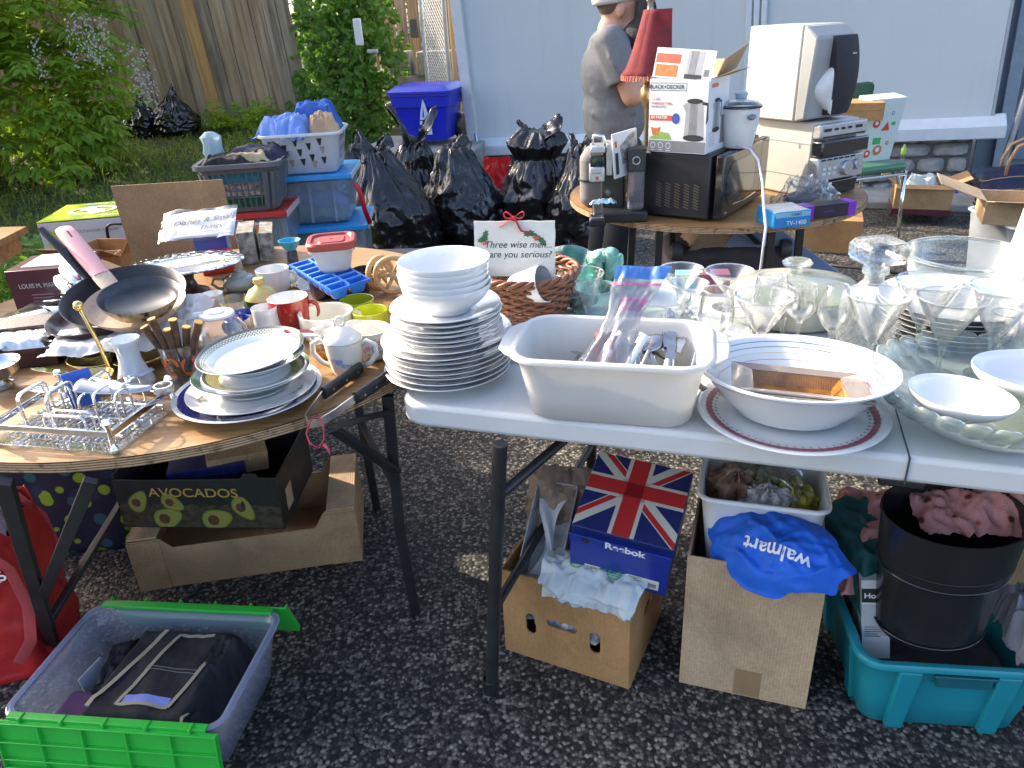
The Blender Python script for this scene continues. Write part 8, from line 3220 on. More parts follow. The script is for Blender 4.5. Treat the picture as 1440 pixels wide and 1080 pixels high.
for (x,y,rx,ry,ww,hh) in ((kw / 2 - .001,0,0,R(72),.002,.075),(kw / 2 - .004,.05,R(20),R(32),.002,.095),(.0,kd / 2 - .001,R(-50),0,kw * .8,.07)):
 m = M()
 if ww == .002:
  m.box((0,0,hh / 2),(.002,kd * .8,hh))
 else:
  m.box((0,0,hh / 2),(ww,.002,hh))
 part('flap',m,CARDL,kb,(x,y,kh),(rx,ry,0),bevel=.0005)
STP = pm('printed steel grey',(.22,.22,.23),.35,var=.25,scale=30,stretch=(6,1,1))
STL = pm('printed light steel',(.36,.365,.375),.35,var=.1)
ORP = pm('orange red print',(.62,.10,.05),.4)
GRYP = pm('grey print band',(.20,.20,.21),.45)
TEAP = pm('tea print',(.50,.16,.03),.4,var=.4,scale=60)
GRNP = pm('leaf print',(.25,.40,.08),.4)
BLUP = pm('blue seal print',(.04,.09,.32),.4,var=.4,scale=200)
km = [INK,STP,STL,ORP,GRYP,TEAP,GRNP,BLUP,WPR]
def kettle(m,x,y,s_):
 m.use(2).poly([(x - .030 * s_,y + .012 * s_),(x + .030 * s_,y + .012 * s_),(x + .024 * s_,y + .105 * s_),(x - .024 * s_,y + .105 * s_)],.0002)
 m.use(1).poly([(x - .016 * s_,y + .013 * s_),(x + .010 * s_,y + .013 * s_),(x + .008 * s_,y + .105 * s_),(x - .013 * s_,y + .105 * s_)],.0003)
 m.use(0).ell(x,y + .010 * s_,.032 * s_,.009 * s_,.0004)
 m.use(0).ell(x,y + .109 * s_,.024 * s_,.007 * s_,.0004)
 m.use(2).poly([(x - .024 * s_,y + .104 * s_),(x - .036 * s_,y + .098 * s_),(x - .026 * s_,y + .078 * s_)],.0004)
 m.use(0).poly([(x + .022 * s_,y + .108 * s_),(x + .040 * s_,y + .106 * s_),(x + .042 * s_,y + .06 * s_),(x + .035 * s_,y + .045 * s_),(x + .036 * s_,y + .098 * s_),(x + .022 * s_,y + .100 * s_)],.0004)
m = M()
hw_ = kw / 2
m.use(4).rect(-hw_ + .001,.002,kw - .002,.036,.0)
kettle(m,.052 * kw / .18,.038,1.18 * kh / .235)
m.use(3).rect(-hw_ + .003,kh * .44,kw * .40,kh * .075,.0002)
m.use(7).ell(-.005,kh * .475,.014,.017,.0006)
m.use(6).poly([(-hw_ + .002,.042),(-hw_ + .085,.042),(-hw_ + .075,.062),(-hw_ + .045,.066),(-hw_ + .01,.05)],.0002)
m.use(5).poly([(-hw_ + .008,.082),(-hw_ + .044,.082),(-hw_ + .036,.055),(-hw_ + .016,.055)],.0004)
m.use(8).ell(-hw_ + .026,.082,.018,.004,.0005)
for j in range(3):
 m.use(8).ring(-hw_ + .018 + j * .028,.022,.009,.010,.0018,.0003,20)
 m.use(8).rect(-hw_ + .010 + j * .028,.006,.016,.002,.0003)
m.use(0).ring(-.028 * kw / .18,kh * .90,.0,.0,0,.0,3)
part('front_print',m,km,kb,(0,-kd / 2 - .0004,0),FRONT,smooth=0)
lettering('BLACK+DECKER',.0175,INK,kb,(-.036 * kw / .18,-kd / 2 - .0008,kh * .895),FRONT,sx=.95,bold=.0002)
m = M()
x0,x1,z0_,z1_ = -hw_ + .004,.024 * kw / .18,kh * .845,kh * .945
for (a_,b_,c_,d_) in ((x0,z0_,x1 - x0,.0016),(x0,z1_,x1 - x0,.0016),(x0,z0_,.0016,z1_ - z0_),(x1,z0_,.0016,z1_ - z0_ + .0016)):
 m.rect(a_,b_,c_,d_)
part('name_frame',m,INK,kb,(0,-kd / 2 - .0006,0),FRONT,smooth=0)
lettering('1.7 QT',.011,ORP,kb,(-hw_ + .008,-kd / 2 - .0008,kh * .735),FRONT,'LEFT')
lettering('STAINLESS STEEL',.0105,ORP,kb,(-hw_ + .008,-kd / 2 - .0008,kh * .675),FRONT,'LEFT',sx=.95)
lettering('ELECTRIC KETTLE',.0065,INK,kb,(-hw_ + .008,-kd / 2 - .0008,kh * .63),FRONT,'LEFT')
lettering('2X FASTER',.0125,WPR,kb,(-hw_ + .008,-kd / 2 - .0010,kh * .485),FRONT,'LEFT',bold=.0002)
m = M()
kettle(m,-.01,.06,.95 * kh / .235)
m.use(3).rect(-.06,kh * .88,.05,.012,.0002)
m.use(4).rect(.03,.02,.035,.09,.0001)
for j in range(8):
 m.use(4).rect(-.065,.02 + j * .006,.05,.0015,.0001)
part('side_print',m,km,kb,(kw / 2 + .0004,0,0),RIGHT,smooth=0)
m = M()
m.use(3).rect(-hw_ + .004,.045,kw * .42,.028,0)
m.use(5).rect(-hw_ + .008,.004,kw * .38,.036,0)
m.use(2).rect(.01,.002,.055,.084,.0001)
m.use(1).rect(.02,.012,.025,.074,.0002)
m.use(0).rect(.008,.002,.06,.014,.0003)
for j in range(8):
 m.use(0).rect(.072 + j * .0025 - .0,.012,.0012,.022,.0003)
part('flap_print',m,km,fl,(0,-.0014,0),FRONT,smooth=0)
# rice cooker
q = at(1036,207,ZM)
rc_ = thing('slow_cooker','white slow cooker with a dark rimmed lid behind the kettle box','slow cooker',(q.x + .005,q.y + .01,ZM + .001),man)
hr_ = zof(q,152) - ZM
rr_ = 56 / 2 * mpp(q) * 1.0
m = M().lathe([(0,0),(rr_ * .68,0),(rr_ * .74,.008),(rr_ * .92,hr_ * .6),(rr_ * .96,hr_),(rr_ * .9,hr_),(0,hr_ * .95)],56)
part('pot',m,PLASW,rc_,smooth=50)
m = M().lathe([(rr_ * .9,hr_),(rr_ * 1.05,hr_ + .001),(rr_ * 1.06,hr_ + .006),(rr_ * .98,hr_ + .010)],56)
part('rim',m,pm('dark navy rim',(.02,.025,.045),.25,coat=.4),rc_,smooth=50)
m = M().lathe([(rr_ * .98,hr_ + .009),(rr_ * .8,hr_ + .022),(rr_ * .3,hr_ + .03),(0,hr_ + .03)],48)
ld = part('lid',m,thin_clear('lid glass blue',(.8,.86,.92),1.4,haze=.3,hazecol=(.4,.5,.6)),rc_,smooth=60)
m = M().lathe([(0,hr_ + .03),(.018,hr_ + .031),(.022,hr_ + .045),(.015,hr_ + .052),(0,hr_ + .053)],24)
part('knob',m,pm('pale blue knob',(.35,.47,.58),.35),ld,smooth=60)
m = M()
m.blob((-rr_ * .55,-rr_ * .80,hr_ * .80),(.028,.012,.009))
part('handle',m,pm('grey blue grip',(.16,.20,.25),.4),rc_,smooth=180)
m = M()
m.tube([aty(1035,205,q.y - .06) - q,aty(1055,210,q.y - .10) - q,aty(1066,225,q.y - .16) - q,aty(1072,255,q.y - .24) - q,aty(1074,290,q.y - .42) - q,aty(1077,320,q.y - .52) - q,aty(1073,350,q.y - .50) - q,aty(1069,382,q.y - .46) - q,aty(1068,420,q.y - .44) - q],.0038,8)
single('power_cable',m,pm('white flex',(.62,.66,.74),.4),'white power cord hanging down in front of the microwave door','cable',q,smooth=180)
# coffee machine
q = at(868,312,TZ)
cm = thing('coffee_machine','black and silver coffee machine with clear water tank at the far table end','coffee machine',(q.x + .02,q.y + .05,TZ + .001),R(-6))
def px2(px_,py_):
 r_ = aty(px_,py_,cm.location.y - .05)
 return r_.x - cm.location.x,r_.z - cm.location.z
xl,xr = px2(832,290)[0],px2(908,290)[0]
ztp = px2(850,192)[1]
SILV = pm('silver plastic',(.50,.51,.52),.28,.6,var=.06)
m = M()
m.box(((xl + xr) / 2 + .01,.02,.018),((xr - xl),.18,.036))
m.box(((xl + xr) / 2 - .012,.06,ztp * .45),((xr - xl) * .42,.10,ztp * .9))
m.box((xl + .025,-.085,.014),(.055,.07,.028))
part('body',m,BLKPL,cm,bevel=.006)
m = M()
m.box((xl + .025,-.088,.0295),(.045,.055,.003))
part('drip_tray',m,STEEL,cm,bevel=.001)
m = M()
m.box((xl + .024,-.03,ztp * .58),(.052,.09,ztp * .17))
m.box((xl + .026,-.03,ztp * .86),(.050,.09,ztp * .08))
part('brew_head',m,SILV,cm,bevel=.005)
m = M()
m.box((xl + .025,-.025,ztp * .72),(.048,.08,ztp * .14))
part('capsule_gap',m,BLKGL,cm,bevel=.003)
m = M()
m.tube([(xl + .008,-.03,ztp * .90),(xl + .012,-.035,ztp),(xl + .045,-.035,ztp * 1.0),(xl + .055,-.03,ztp * .88)],.005,8)
part('lever',m,CHROME,cm,smooth=180)
m = M()
m.box((xl + .065,-.02,ztp * .74),(.022,.09,ztp * .36))
part('side_panel',m,pm('warm silver plastic',(.42,.41,.39),.35,.4),cm,bevel=.003)
m = M()
tub(m,.055,.07,.058,.075,ztp * .50,.01,.002,0)
part('water_tank',m,thin_clear('smoky tank',(.82,.82,.86),1.2,haze=.2,hazecol=(.5,.5,.55)),cm,(xr - .030,-.02,.038),smooth=45)
m = M()
m.box((xr - .030,-.02,ztp * .72),(.062,.08,ztp * .26))
tk_ = part('tank_lid',m,BLKPL,cm,bevel=.004)
m = M().lathe([(.012,0),(.014,.002),(.012,.004),(.010,.002),(.012,0)],20)
part('dial',m,SILV,tk_,(xr - .032,-.062,ztp * .72),FRONT)
lettering('Cuisinart',.009,INK,cm,(xl + .024,-.0758,ztp * .60),FRONT)
m = M()
m.poly([(-.006,-.005),(.006,-.005),(.004,.006),(-.004,.006)])
part('red_badge',m,REDINK,cm,(xl + .024,-.0757,ztp * .54),FRONT,smooth=0)
# leaflet leaning on it
q = at(892,268,TZ + .09)
bk_ = thing('booklet','white and grey instruction booklet leaning against the coffee machine','booklet',aty(864,252,cm.location.y - .075),rot=(R(-3),R(-3),R(42)))
bh = .145
m = M()
m.box((.0625,0,bh / 2),(.125,.006,bh))
part('pages',m,PAPER,bk_,bevel=.0008)
m = M()
m.use(0).poly([(-.02,.04),(.06,.05),(.06,.14),(.02,.13),(-.03,.10)])
m.use(1).rect(-.055,.10,.012,.02)
m.use(2).rect(-.055,.012,.016,.07)
part('cover_print',m,[pm('grey photo print',(.30,.27,.26),.5,var=.9,scale=40),ORP,INK],bk_,(.0625,-.0035,0),FRONT,smooth=0)
# small strip of foil lying on the drip tray
m = M()
crumple(m,.09,.03,.012,24,12,60,.006,5,.4)
single('foil_strip',m,pm('mint foil',(.50,.62,.60),.3,.7),'crumpled foil strip hanging in the coffee machine','foil',(cm.location.x + xl + .04,cm.location.y - .05,TZ + .068),smooth=40)
# soft grey case behind the coffee machine
q = at(828,298,TZ)
sc2 = thing('soft_case','grey soft sided case standing behind the coffee machine','case',(q.x + .075,q.y + .15,TZ + .001),R(-12))
m = M()
hcs = .20
m.prism(rrect(.17,.22,.045,6),hcs)
part('shell',m,pm('grey nylon',(.17,.165,.16),.8,var=.15,bump=.3,bscale=250),sc2,bevel=.03,bseg=4)
m = M()
m.tube([(x * 1.0,y * 1.0,hcs * .5) for x,y in rrect(.174,.224,.046,6)],.004,6,closed=True)
part('zip',m,BLKPL,sc2)
# stereo tower with speaker on it
SBE = pm('warm light grey plastic',(.47,.46,.415),.4,var=.04)
SGR = pm('mid grey plastic',(.30,.30,.29),.45,var=.05)
b0,b1 = at(1056,288,TZ),at(1140,292,TZ)
yst = 2.86
e0_,e1_ = aty(1058,200,yst),aty(1136,200,yst)
sw_ = (e1_.x - e0_.x)
zt0 = aty(1100,172,yst).z - TZ
st = thing('stereo_system','silver stereo tower with big dials, its pale side turned to the viewer','stereo',(e1_.x - .012,yst - .07,TZ + .001),R(27))
# local: x along the front (to the right), -y is the front face
fw = .235
dp = .32
m = M()
m.box((fw / 2,dp / 2,zt0 / 2),(fw,dp,zt0))
part('side_casing',m,SBE,st,bevel=.008)
m = M()
for z in (zt0 * .28,zt0 * .72):
 m.box((-.0006,dp / 2,z),(.002,dp,.003))
part('panel_seam',m,SGR,st)
m = M()
m.lathe([(0,-.004),(.009,-.004),(.011,0),(0,0)],16,rot=(0,-PI / 2,0))
part('screw',m,STEEL,st,(0,.05,zt0 * .68))
SLV = pm('silver front panel',(.46,.45,.46),.3,.5,var=.08)
DSP = pm('dark display',(.012,.013,.018),.06,coat=1)
mods = [(.0,.22,BLKGL,.0),(.225,.33,SLV,.018),(.56,.22,DSP,.028),(.79,.20,SLV,.012)]
for i,(z0_,hh,mt,off) in enumerate(mods):
 m = M()
 m.box((fw / 2,-off / 2 - .012,zt0 * (z0_ + hh / 2)),(fw + .006,off + .024,zt0 * hh - .004),(R(-3 if i else 4),0,0))
 part(('cassette_deck','control_module','display_module','disc_module')[i],m,mt,st,bevel=.006)
for (x,z,r_,nm) in ((.14,.38,.027,'volume_dial'),(.192,.41,.019,'jog_dial')):
 m = M().lathe([(0,.022),(r_ * .85,.022),(r_,.017),(r_,0),(r_ * 1.15,-.002)],32)
 part(nm,m,SILV,st,(x,-.037,zt0 * z),FRONT,smooth=40)
m = M()
for j in range(2):
 for i in range(3):
  m.box((.03 + i * .026,-.042,zt0 * (.33 + .07 * j)),(.018,.006,.010))
part('button',m,pm('pale buttons',(.62,.62,.6),.4),st,bevel=.001)
m = M()
for i in range(6):
 m.box((.025 + i * .03,-.040,zt0 * .52),(.022,.004,.006))
part('button_row',m,BLKPL,st)
m = M()
for i in range(3):
 m.use(0).box((.075 + i * .034,-.0385,zt0 * .91),(.016,.002,.008))
m.box((.03,-.0385,zt0 * .91),(.034,.002,.010))
m.box((.19,-.0385,zt0 * .91),(.030,.002,.010))
m.box((fw / 2,-.0385,zt0 * .825),(fw - .02,.002,.004))
part('disc_button',m,BLKPL,st)
m = M()
m.rect(.02,zt0 * .60,.022,.05)
part('amber_display',m,pm('brown display ink',(.16,.08,.05),.4,var=.5,scale=90),st,(0,-.041,0),FRONT,smooth=0)
# speaker on top
zsp = aty(1090,165,yst).z
hs_ = aty(1090,30,yst).z - zsp
sp = thing('loudspeaker','pale bookshelf speaker with a bulging black grille on top of the stereo','loudspeaker',(aty(1112,160,yst).x,yst - .03,TZ + zt0 + .003),rot=(0,0,R(27)))
fwS,dS = .21,.25
m = M()
vs = [(0,0,0),(fwS,0,0),(fwS,dS,0),(0,dS,0),(0,.05,hs_),(fwS,.05,hs_),(fwS,dS,hs_),(0,dS,hs_)]
m.add([(0,-.0,0),(fwS,0,0),(fwS,dS,0),(0,dS,0),(0,0,hs_),(fwS,0,hs_),(fwS,dS,hs_),(0,dS,hs_)],[(3,2,1,0),(4,5,6,7),(0,1,5,4),(1,2,6,5),(2,3,7,6),(3,0,4,7)])
part('cabinet',m,SBE,sp,bevel=.006)
m = M()
m.add([(.0,-.05,.01),(fwS,-.05,.01),(fwS,-.002,0),(0,-.002,0),(.012,-.06,hs_ * .88),(fwS - .012,-.06,hs_ * .88),(fwS,-.002,hs_),(0,-.002,hs_)],[(3,2,1,0),(4,5,6,7),(0,1,5,4),(1,2,6,5),(2,3,7,6),(3,0,4,7)])
part('front_baffle',m,SGR,sp,bevel=.008)
m = M()
def gr_(u,v):
 return (.085 + u * (fwS - .10),-.066 - .026 * math.sin(v * PI) ** .8 - .012 * math.sin(u * PI),.02 + v * hs_ * .82)
m.surf(gr_,12,24)
m.surf(lambda u,v: (gr_(u,v)[0],-.05,gr_(u,v)[2]),4,6)
for (f_) in (0,1):
 m.surf(lambda u,v: (gr_(f_,v)[0],-.05 + (gr_(f_,v)[1] + .05) * u,gr_(f_,v)[2]),4,24)
 m.surf(lambda u,v: (gr_(u,f_)[0],-.05 + (gr_(u,f_)[1] + .05) * v,gr_(u,f_)[2]),12,4)
part('grille',m,pm('black speaker cloth',(.022,.020,.024),.75,var=.1,bump=.3,bscale=600),sp,smooth=50)
m = M()
def cone(u,v):
 t_ = v * PI
 k_ = math.sin(u * PI / 2)
 return (.0 - .006 * math.cos(u * PI / 2) * math.sin(t_),-.06 + .085 * (1 - u) * math.sin(t_),hs_ * .34 - .065 * math.cos(t_))
m.surf(lambda u,v: (.090 - .080 * u * math.sin(v * PI) ** .8,-.085 + .055 * u - .012 * math.sin(u * PI) * math.sin(v * PI),hs_ * .34 + .085 * (2 * v - 1) * (1 - .30 * u)),14,24)
part('bass_bulge',m,pm('pearl white plastic',(.66,.65,.62),.25,coat=.3),sp,smooth=180)
lettering('aiwa',.011,WPR,sp,(fwS * .74,-.098,hs_ * .70),FRONT)
# carton on the table behind, casio box, purple box, plastic bag
bx0,bx1 = at(1082,322,TZ),at(1123,318,TZ)
cx2 = thing('calculator_box','bright blue and white carton with white lettering at the front of the far table','box',((bx0.x + bx1.x) / 2 + .012,bx0.y + .06,TZ + .001),R(10))
wcb = .125
m = M()
m.box((0,0,.026),(wcb,.12,.052))
part('carton_body',m,pm('bright blue card',(.02,.22,.50),.35,var=.06,coat=.2),cx2,bevel=.001)
m = M()
m.use(0).rect(-wcb / 2 + .008,-.056,wcb - .016,.112)
part('top_print',m,pm('faded cream print',(.55,.56,.52),.5,var=.2,scale=40),cx2,(0,0,.0525),smooth=0)
m = M()
m.rect(-wcb / 2 + .002,.034,wcb - .004,.016)
part('pale_band',m,pm('pale blue print',(.22,.48,.62),.4),cx2,(0,-.0604,0),FRONT,smooth=0)
lettering('CASIO',.0125,pm('dark navy lettering',(.01,.02,.12),.5),cx2,(.012,-.0608,.0420),FRONT,bold=.0002)
lettering('TV-1400',.021,WPR,cx2,(.014,-.0608,.014),FRONT,sx=.95,bold=.0001)
q = at(1158,306,TZ)
pb_ = thing('purple_box','long black carton with purple ends lying on the far table','box',(q.x + .01,q.y + .02,TZ + .001),R(14))
m = M()
m.box((0,0,.022),(.20,.055,.044))
part('carton_body',m,pm('black violet card',(.03,.022,.035),.35,var=.1),pb_,bevel=.001)
PUR = pm('violet print',(.22,.03,.42),.4)
for x in (-.078,.085):
 m = M()
 m.box((x,-.0,.0222),(.03,.0565,.0455))
 part('purple_band',m,PUR,pb_)
lettering('ooVoo',.013,PUR,pb_,(-.005,-.0282,.022),FRONT)
q = at(1130,290,TZ)
m = M()
m.surf(lambda u,v: (lambda t_,f_: (.11 * math.cos(t_) * math.cos(f_) * (1 + .35 * nz(math.cos(t_) * 2,math.sin(t_) * 2,f_ * 2,1.3)),.07 * math.sin(t_) * math.cos(f_),.075 * max(0,math.sin(f_)) * (1 + .6 * nz(math.cos(t_) * 2.5,f_ * 2,math.sin(t_),1.4))))(u * 2 * PI,v * PI / 2),54,20,cu=True)
single('clear_plastic_bag',m,CLEARP,'crumpled clear plastic bag before the stereo','plastic bag',(q.x + .02,q.y + .04,TZ + .001),smooth=180)
m = M()
m.blob((0,0,.02),(.06,.035,.022))
single('dark_bundle',m,pm('grey black cable bundle',(.03,.03,.035),.5),'dark cable bundle inside the clear plastic bag','cable',(q.x - .0,q.y + .04,TZ + .003),smooth=180)
# lamp
yl = 2.98
lp = aty(908,190,yl)
lx = aty(917,60,yl).x
lamp = thing('table_lamp','brass table lamp with a pleated dark red bell shade behind the kettle box','lamp',(lx - .01,yl,TZ + .001))
zs0,zs1 = aty(917,104,yl).z - TZ,aty(925,13,yl).z - TZ
rs0,rs1 = 74 / 2 * mpp((lx,yl,1.2)),38 / 2 * mpp((lx,yl,1.4))
m = M().lathe([(0,0),(.07,0),(.072,.01),(.05,.02),(.014,.03),(.009,.05),(.009,zs0 * .72),(.02,zs0 * .76),(.030,zs0 * .82),(.028,zs0 * .88),(.014,zs0 * .93),(.008,zs0 * .96),(.008,zs1)],28)
part('base',m,pm('aged brass',(.36,.25,.11),.35,.8,var=.3),lamp,smooth=50)
SHD = pm('dusky red pleated silk',(.30,.05,.06),.8,var=.3,scale=9,bump=.4,bscale=120,trans=.55)
m = M()
def wobs(an_,r_,z_):
 return (r_ * (1 + .045 * abs(math.sin(an_ * 4))),z_)
m.lathe([(rs0 + (rs1 - rs0) * (k_ / 14) ** .55,zs0 + (zs1 - zs0) * k_ / 14) for k_ in range(15)],96,wob=wobs)
m.v = [(x + (z - zs0) * .13,y,z) for x,y,z in m.v]
part('shade',m,SHD,lamp,smooth=60,solid=.0015)
m = M()
for i in range(46):
 an_ = 2 * PI * i / 46
 x,y = rs0 * 1.01 * math.cos(an_),rs0 * 1.01 * math.sin(an_)
 m.tube([(x,y,zs0),(x,y,zs0 - .018)],[.003,.0045],5)
part('fringe',m,pm('red and cream beads',(.55,.16,.12),.4,var=.8,scale=120),lamp)
m = M().lathe([(0,zs1 + .005),(.012,zs1),(.010,zs1 + .02),(.016,zs1 + .03),(.006,zs1 + .045),(0,zs1 + .05)],16)
part('finial',m,pm('pewter',(.35,.34,.32),.4,.8),lamp,smooth=50)
# things under the far table
q = aty(1010,350,3.0)
su_ = thing('suitcase','dark plum suitcase with grey handle lying under the far table','suitcase',(q.x + .03,3.02,0),R(-6))
PLUM = pm('plum nylon',(.055,.04,.05),.75,var=.2,bump=.3,bscale=250)
m = M()
m.prism(rrect(.50,.30,.06,6),.54)
part('shell',m,PLUM,su_,bevel=.04,bseg=4)
m = M()
m.tube([(-.07,-.155,.40),(-.05,-.18,.415),(.05,-.18,.415),(.07,-.155,.40)],.016,8)
part('handle',m,DGREY,su_,smooth=180)
for x in (-.21,.21):
 m = M().lathe([(0,-.02),(.035,-.02),(.04,0),(.035,.02),(0,.02)],20,rot=(0,PI / 2,0))
 part('wheel',m,DGREY,su_,(x,-.13,.53))
m = M()
crumple(m,.40,.2,.08,36,24,16,.02,33,.4)
single('beige_cloth',m,pm('beige cloth',(.36,.26,.17),.85,var=.15),'beige cloth piled on the suitcase under the far table','cloth',(q.x + .05,3.0,.53),smooth=180)
q = at(1120,385,.30)
m = M()
m.box((0,0,.0),(.62,.02,.20))
m.box((0,-.012,.0),(.58,.006,.012))
single('blue_board',m,pm('slate blue board',(.16,.22,.36),.4,var=.1),'long slate blue board slanting under the far table','board',(1.16,2.88,.42),(0,R(36),R(-6)),bevel=.004)
carton('brown_carton','plain brown carton on the ground behind the far table leg','box',(aty(1165,330,4.6).x,4.6,0),R(-22),.36,.25,.20,CARDD,closed=True)
m = M()
m.box((0,0,.2),(.30,.09,.26))
q = aty(850,385,3.35)
single('leather_bag',m,pm('brown leather',(.07,.03,.02),.5,var=.3),'dark brown leather bag on the ground under the left of the far table','bag',(q.x + .12,3.3,.0),(0,R(0),.5),bevel=.03)
m = M()
m.tube([(0,0,0),(.04,0,.16),(.085,0,.34)],[.016,.014,.012],8)
single('rolled_umbrella',m,pm('brown rolled cloth',(.09,.05,.035),.8,bump=.4,bscale=90),'slim brown rolled umbrella leaning under the far table','umbrella',(aty(835,385,3.1).x,3.1,.12),smooth=180)
# green chair with paper bag, carton on its back
q = at(1228,345,0)
ch = thing('green_chair','chrome kitchen chair with a green vinyl seat beside the house wall','chair',(2.26,4.82,0),R(196))
GRV = pm('green vinyl',(.05,.16,.08),.35,var=.1,coat=.2)
m = M()
m.prism(rrect(.40,.40,.05,6),.05,Matrix.Translation((0,0,.43)))
part('seat',m,GRV,ch,bevel=.02,bseg=3)
m = M()
m.prism(rrect(.40,.28,.04,6),.03,Matrix.Translation((0,-.21,.78)) @ Matrix.Rotation(PI / 2 - .12,4,'X'))
part('backrest',m,pm('dark green vinyl',(.02,.08,.05),.45),ch,bevel=.01)
for sgx in (-1,1):
 m = M()
 m.tube([(sgx * .20,-.22,0),(sgx * .20,-.19,.42),(sgx * .20,-.24,.92)],.012,10)
 part('leg',m,CHROME,ch,smooth=180)
 m = M()
 m.tube([(sgx * .20,.20,0),(sgx * .19,.18,.43)],.012,10)
 part('leg',m,CHROME,ch,smooth=180)
m = M()
for sgx in (-1,1):
 m.tube([(sgx * .195,-.2,.41),(sgx * .19,.19,.41)],.009,8)
m.tube([(-.19,.19,.41),(.19,.19,.41)],.009,8)
m.tube([(-.20,-.23,.2),(.20,-.23,.2)],.008,8)
part('seat_frame',m,CHROME,ch)
CHM = Matrix.Translation(ch.location) @ Matrix.Rotation(R(196),4,'Z')
pbg = thing('gift_bag','white paper bag printed with red and green Christmas motifs on the green chair','paper bag',CHM @ Vector((-.07,-.02,.482)),R(20),rot=(R(8),0,R(14)))
m = M()
m.box((0,0,.19),(.25,.12,.38),None,(.9,1))
part('bag_body',m,pm('mint white paper',(.60,.66,.62),.6,var=.04),pbg,bevel=.002)
m = M()
rs = random.Random(6)
for (x,z,k_,s_) in ((-.06,.32,0,.022),(-.07,.26,1,.02),(-.05,.21,0,.026),(.02,.19,0,.03),(-.02,.11,2,.028),(.0,.04,3,.032),(-.07,.03,0,.024),(.05,.28,1,.012),(.06,.10,0,.012),(.07,.22,2,.014)):
 if k_ == 2:
  m.use(k_).rect(x - s_,z,s_ * 2,s_ * 1.4)
 elif s_ > .028 and k_ == 0:
  m.use(k_).poly([(x - s_,z),(x + s_,z),(x + s_ * .3,z + s_ * 1.8)])
 else:
  m.use(k_).ell(x,z + s_,s_,s_,0,18)
  m.use(4).ell(x,z + s_ * 1.1,s_ * .45,s_ * .45,.0005,12)
part('motif_print',m,[REDINK,pm('blue motif',(.15,.35,.55),.5),pm('green motif',(.05,.38,.10),.5),pm('orange motif',(.62,.20,.08),.5),WPR],pbg,(0,-.0612,0),FRONT,smooth=0)
q = aty(1200,155,4.75)
m = M()
m.box((0,0,.05),(.36,.24,.10))
m.box((.0,-.121,.06),(.34,.002,.006))
single('chair_carton',m,CARDD,'shallow brown carton balanced on the chair back behind the speaker','box',(q.x - .02,4.78,q.z - .05),(0,0,R(-14)),bevel=.002)
# thin black tubes drawing dark lines across the sunny ground
for i,(pts,lb) in enumerate((([(1150,346),(1215,353),(1330,357)],'thin black line on the sunny asphalt nearest the house wall'),([(1200,357),(1290,366),(1395,371)],'thin black line in the middle of the sunny asphalt strip'),([(1150,371),(1230,380),(1290,388)],'thin black line on the sunny asphalt nearest the glassware'))):
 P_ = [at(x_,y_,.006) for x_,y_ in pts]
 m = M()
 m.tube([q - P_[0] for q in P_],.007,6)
 single('ground_line',m,BLKPL,lb,'cable',P_[0],group='black lines on the asphalt',smooth=180)
# cardboard box with red base by the stone wall
c0_,c1_ = at(1254,302,.06),at(1335,305,.06)
an = math.atan2((c1_ - c0_).y,(c1_ - c0_).x)
fu,fv = Vector((math.cos(an),math.sin(an),0)),Vector((-math.sin(an),math.cos(an),0))
w_ = (c1_ - c0_).length
cc_ = c0_ + fu * (w_ / 2) + fv * .16
rbx = carton('red_based_carton','open brown carton with a dark red base on the concrete step by the stone wall','box',(cc_.x,cc_.y,.062),an,w_,.30,.20,CARD,flaps=(('l',.12,60),('r',.11,65),('f',.03,150)))
m = M()
m.box((0,0,.02),(w_ + .014,.314,.04))
part('red_base',m,WINE,rbx,bevel=.002)
RM2 = Matrix.Translation((cc_.x,cc_.y,.062)) @ Matrix.Rotation(an,4,'Z')
for x,y,h_,lb in ((-.15,.05,.42,'taller clear bottle with a lime cap in the red based carton'),(-.17,-.04,.30,'shorter clear bottle with a lime cap in the red based carton')):
 t = thing('squash_bottle',lb,'bottle',RM2 @ Vector((x,y,.01)))
 m = M().lathe([(0,0),(.032,0),(.034,.01),(.034,h_ * .55),(.014,h_ * .78),(.013,h_ * .86)],28)
 part('bottle',m,GLASSG,t,smooth=60)
 m = M().lathe([(0,h_ * .84),(.016,h_ * .84),(.016,h_ * .94),(.008,h_ * .96),(.007,h_),(0,h_)],20)
 part('cap',m,pm('lime cap',(.30,.45,.05),.4),t,smooth=50)
m = M()
crumple(m,.22,.18,.09,36,30,18,.025,44,.5)
single('white_carrier_bag',m,BAGW,'thin white carrier bag with green print in the red based carton','plastic bag',RM2 @ Vector((-.01,0,.14)),(0,0,an),smooth=180)
m = M()
crumple(m,.10,.12,.05,24,20,20,.02,48,.5)
single('purple_tissue',m,pm('purple tissue',(.16,.03,.26),.6),'purple tissue at the right in the red based carton','tissue',RM2 @ Vector((.14,-.04,.14)),smooth=180)
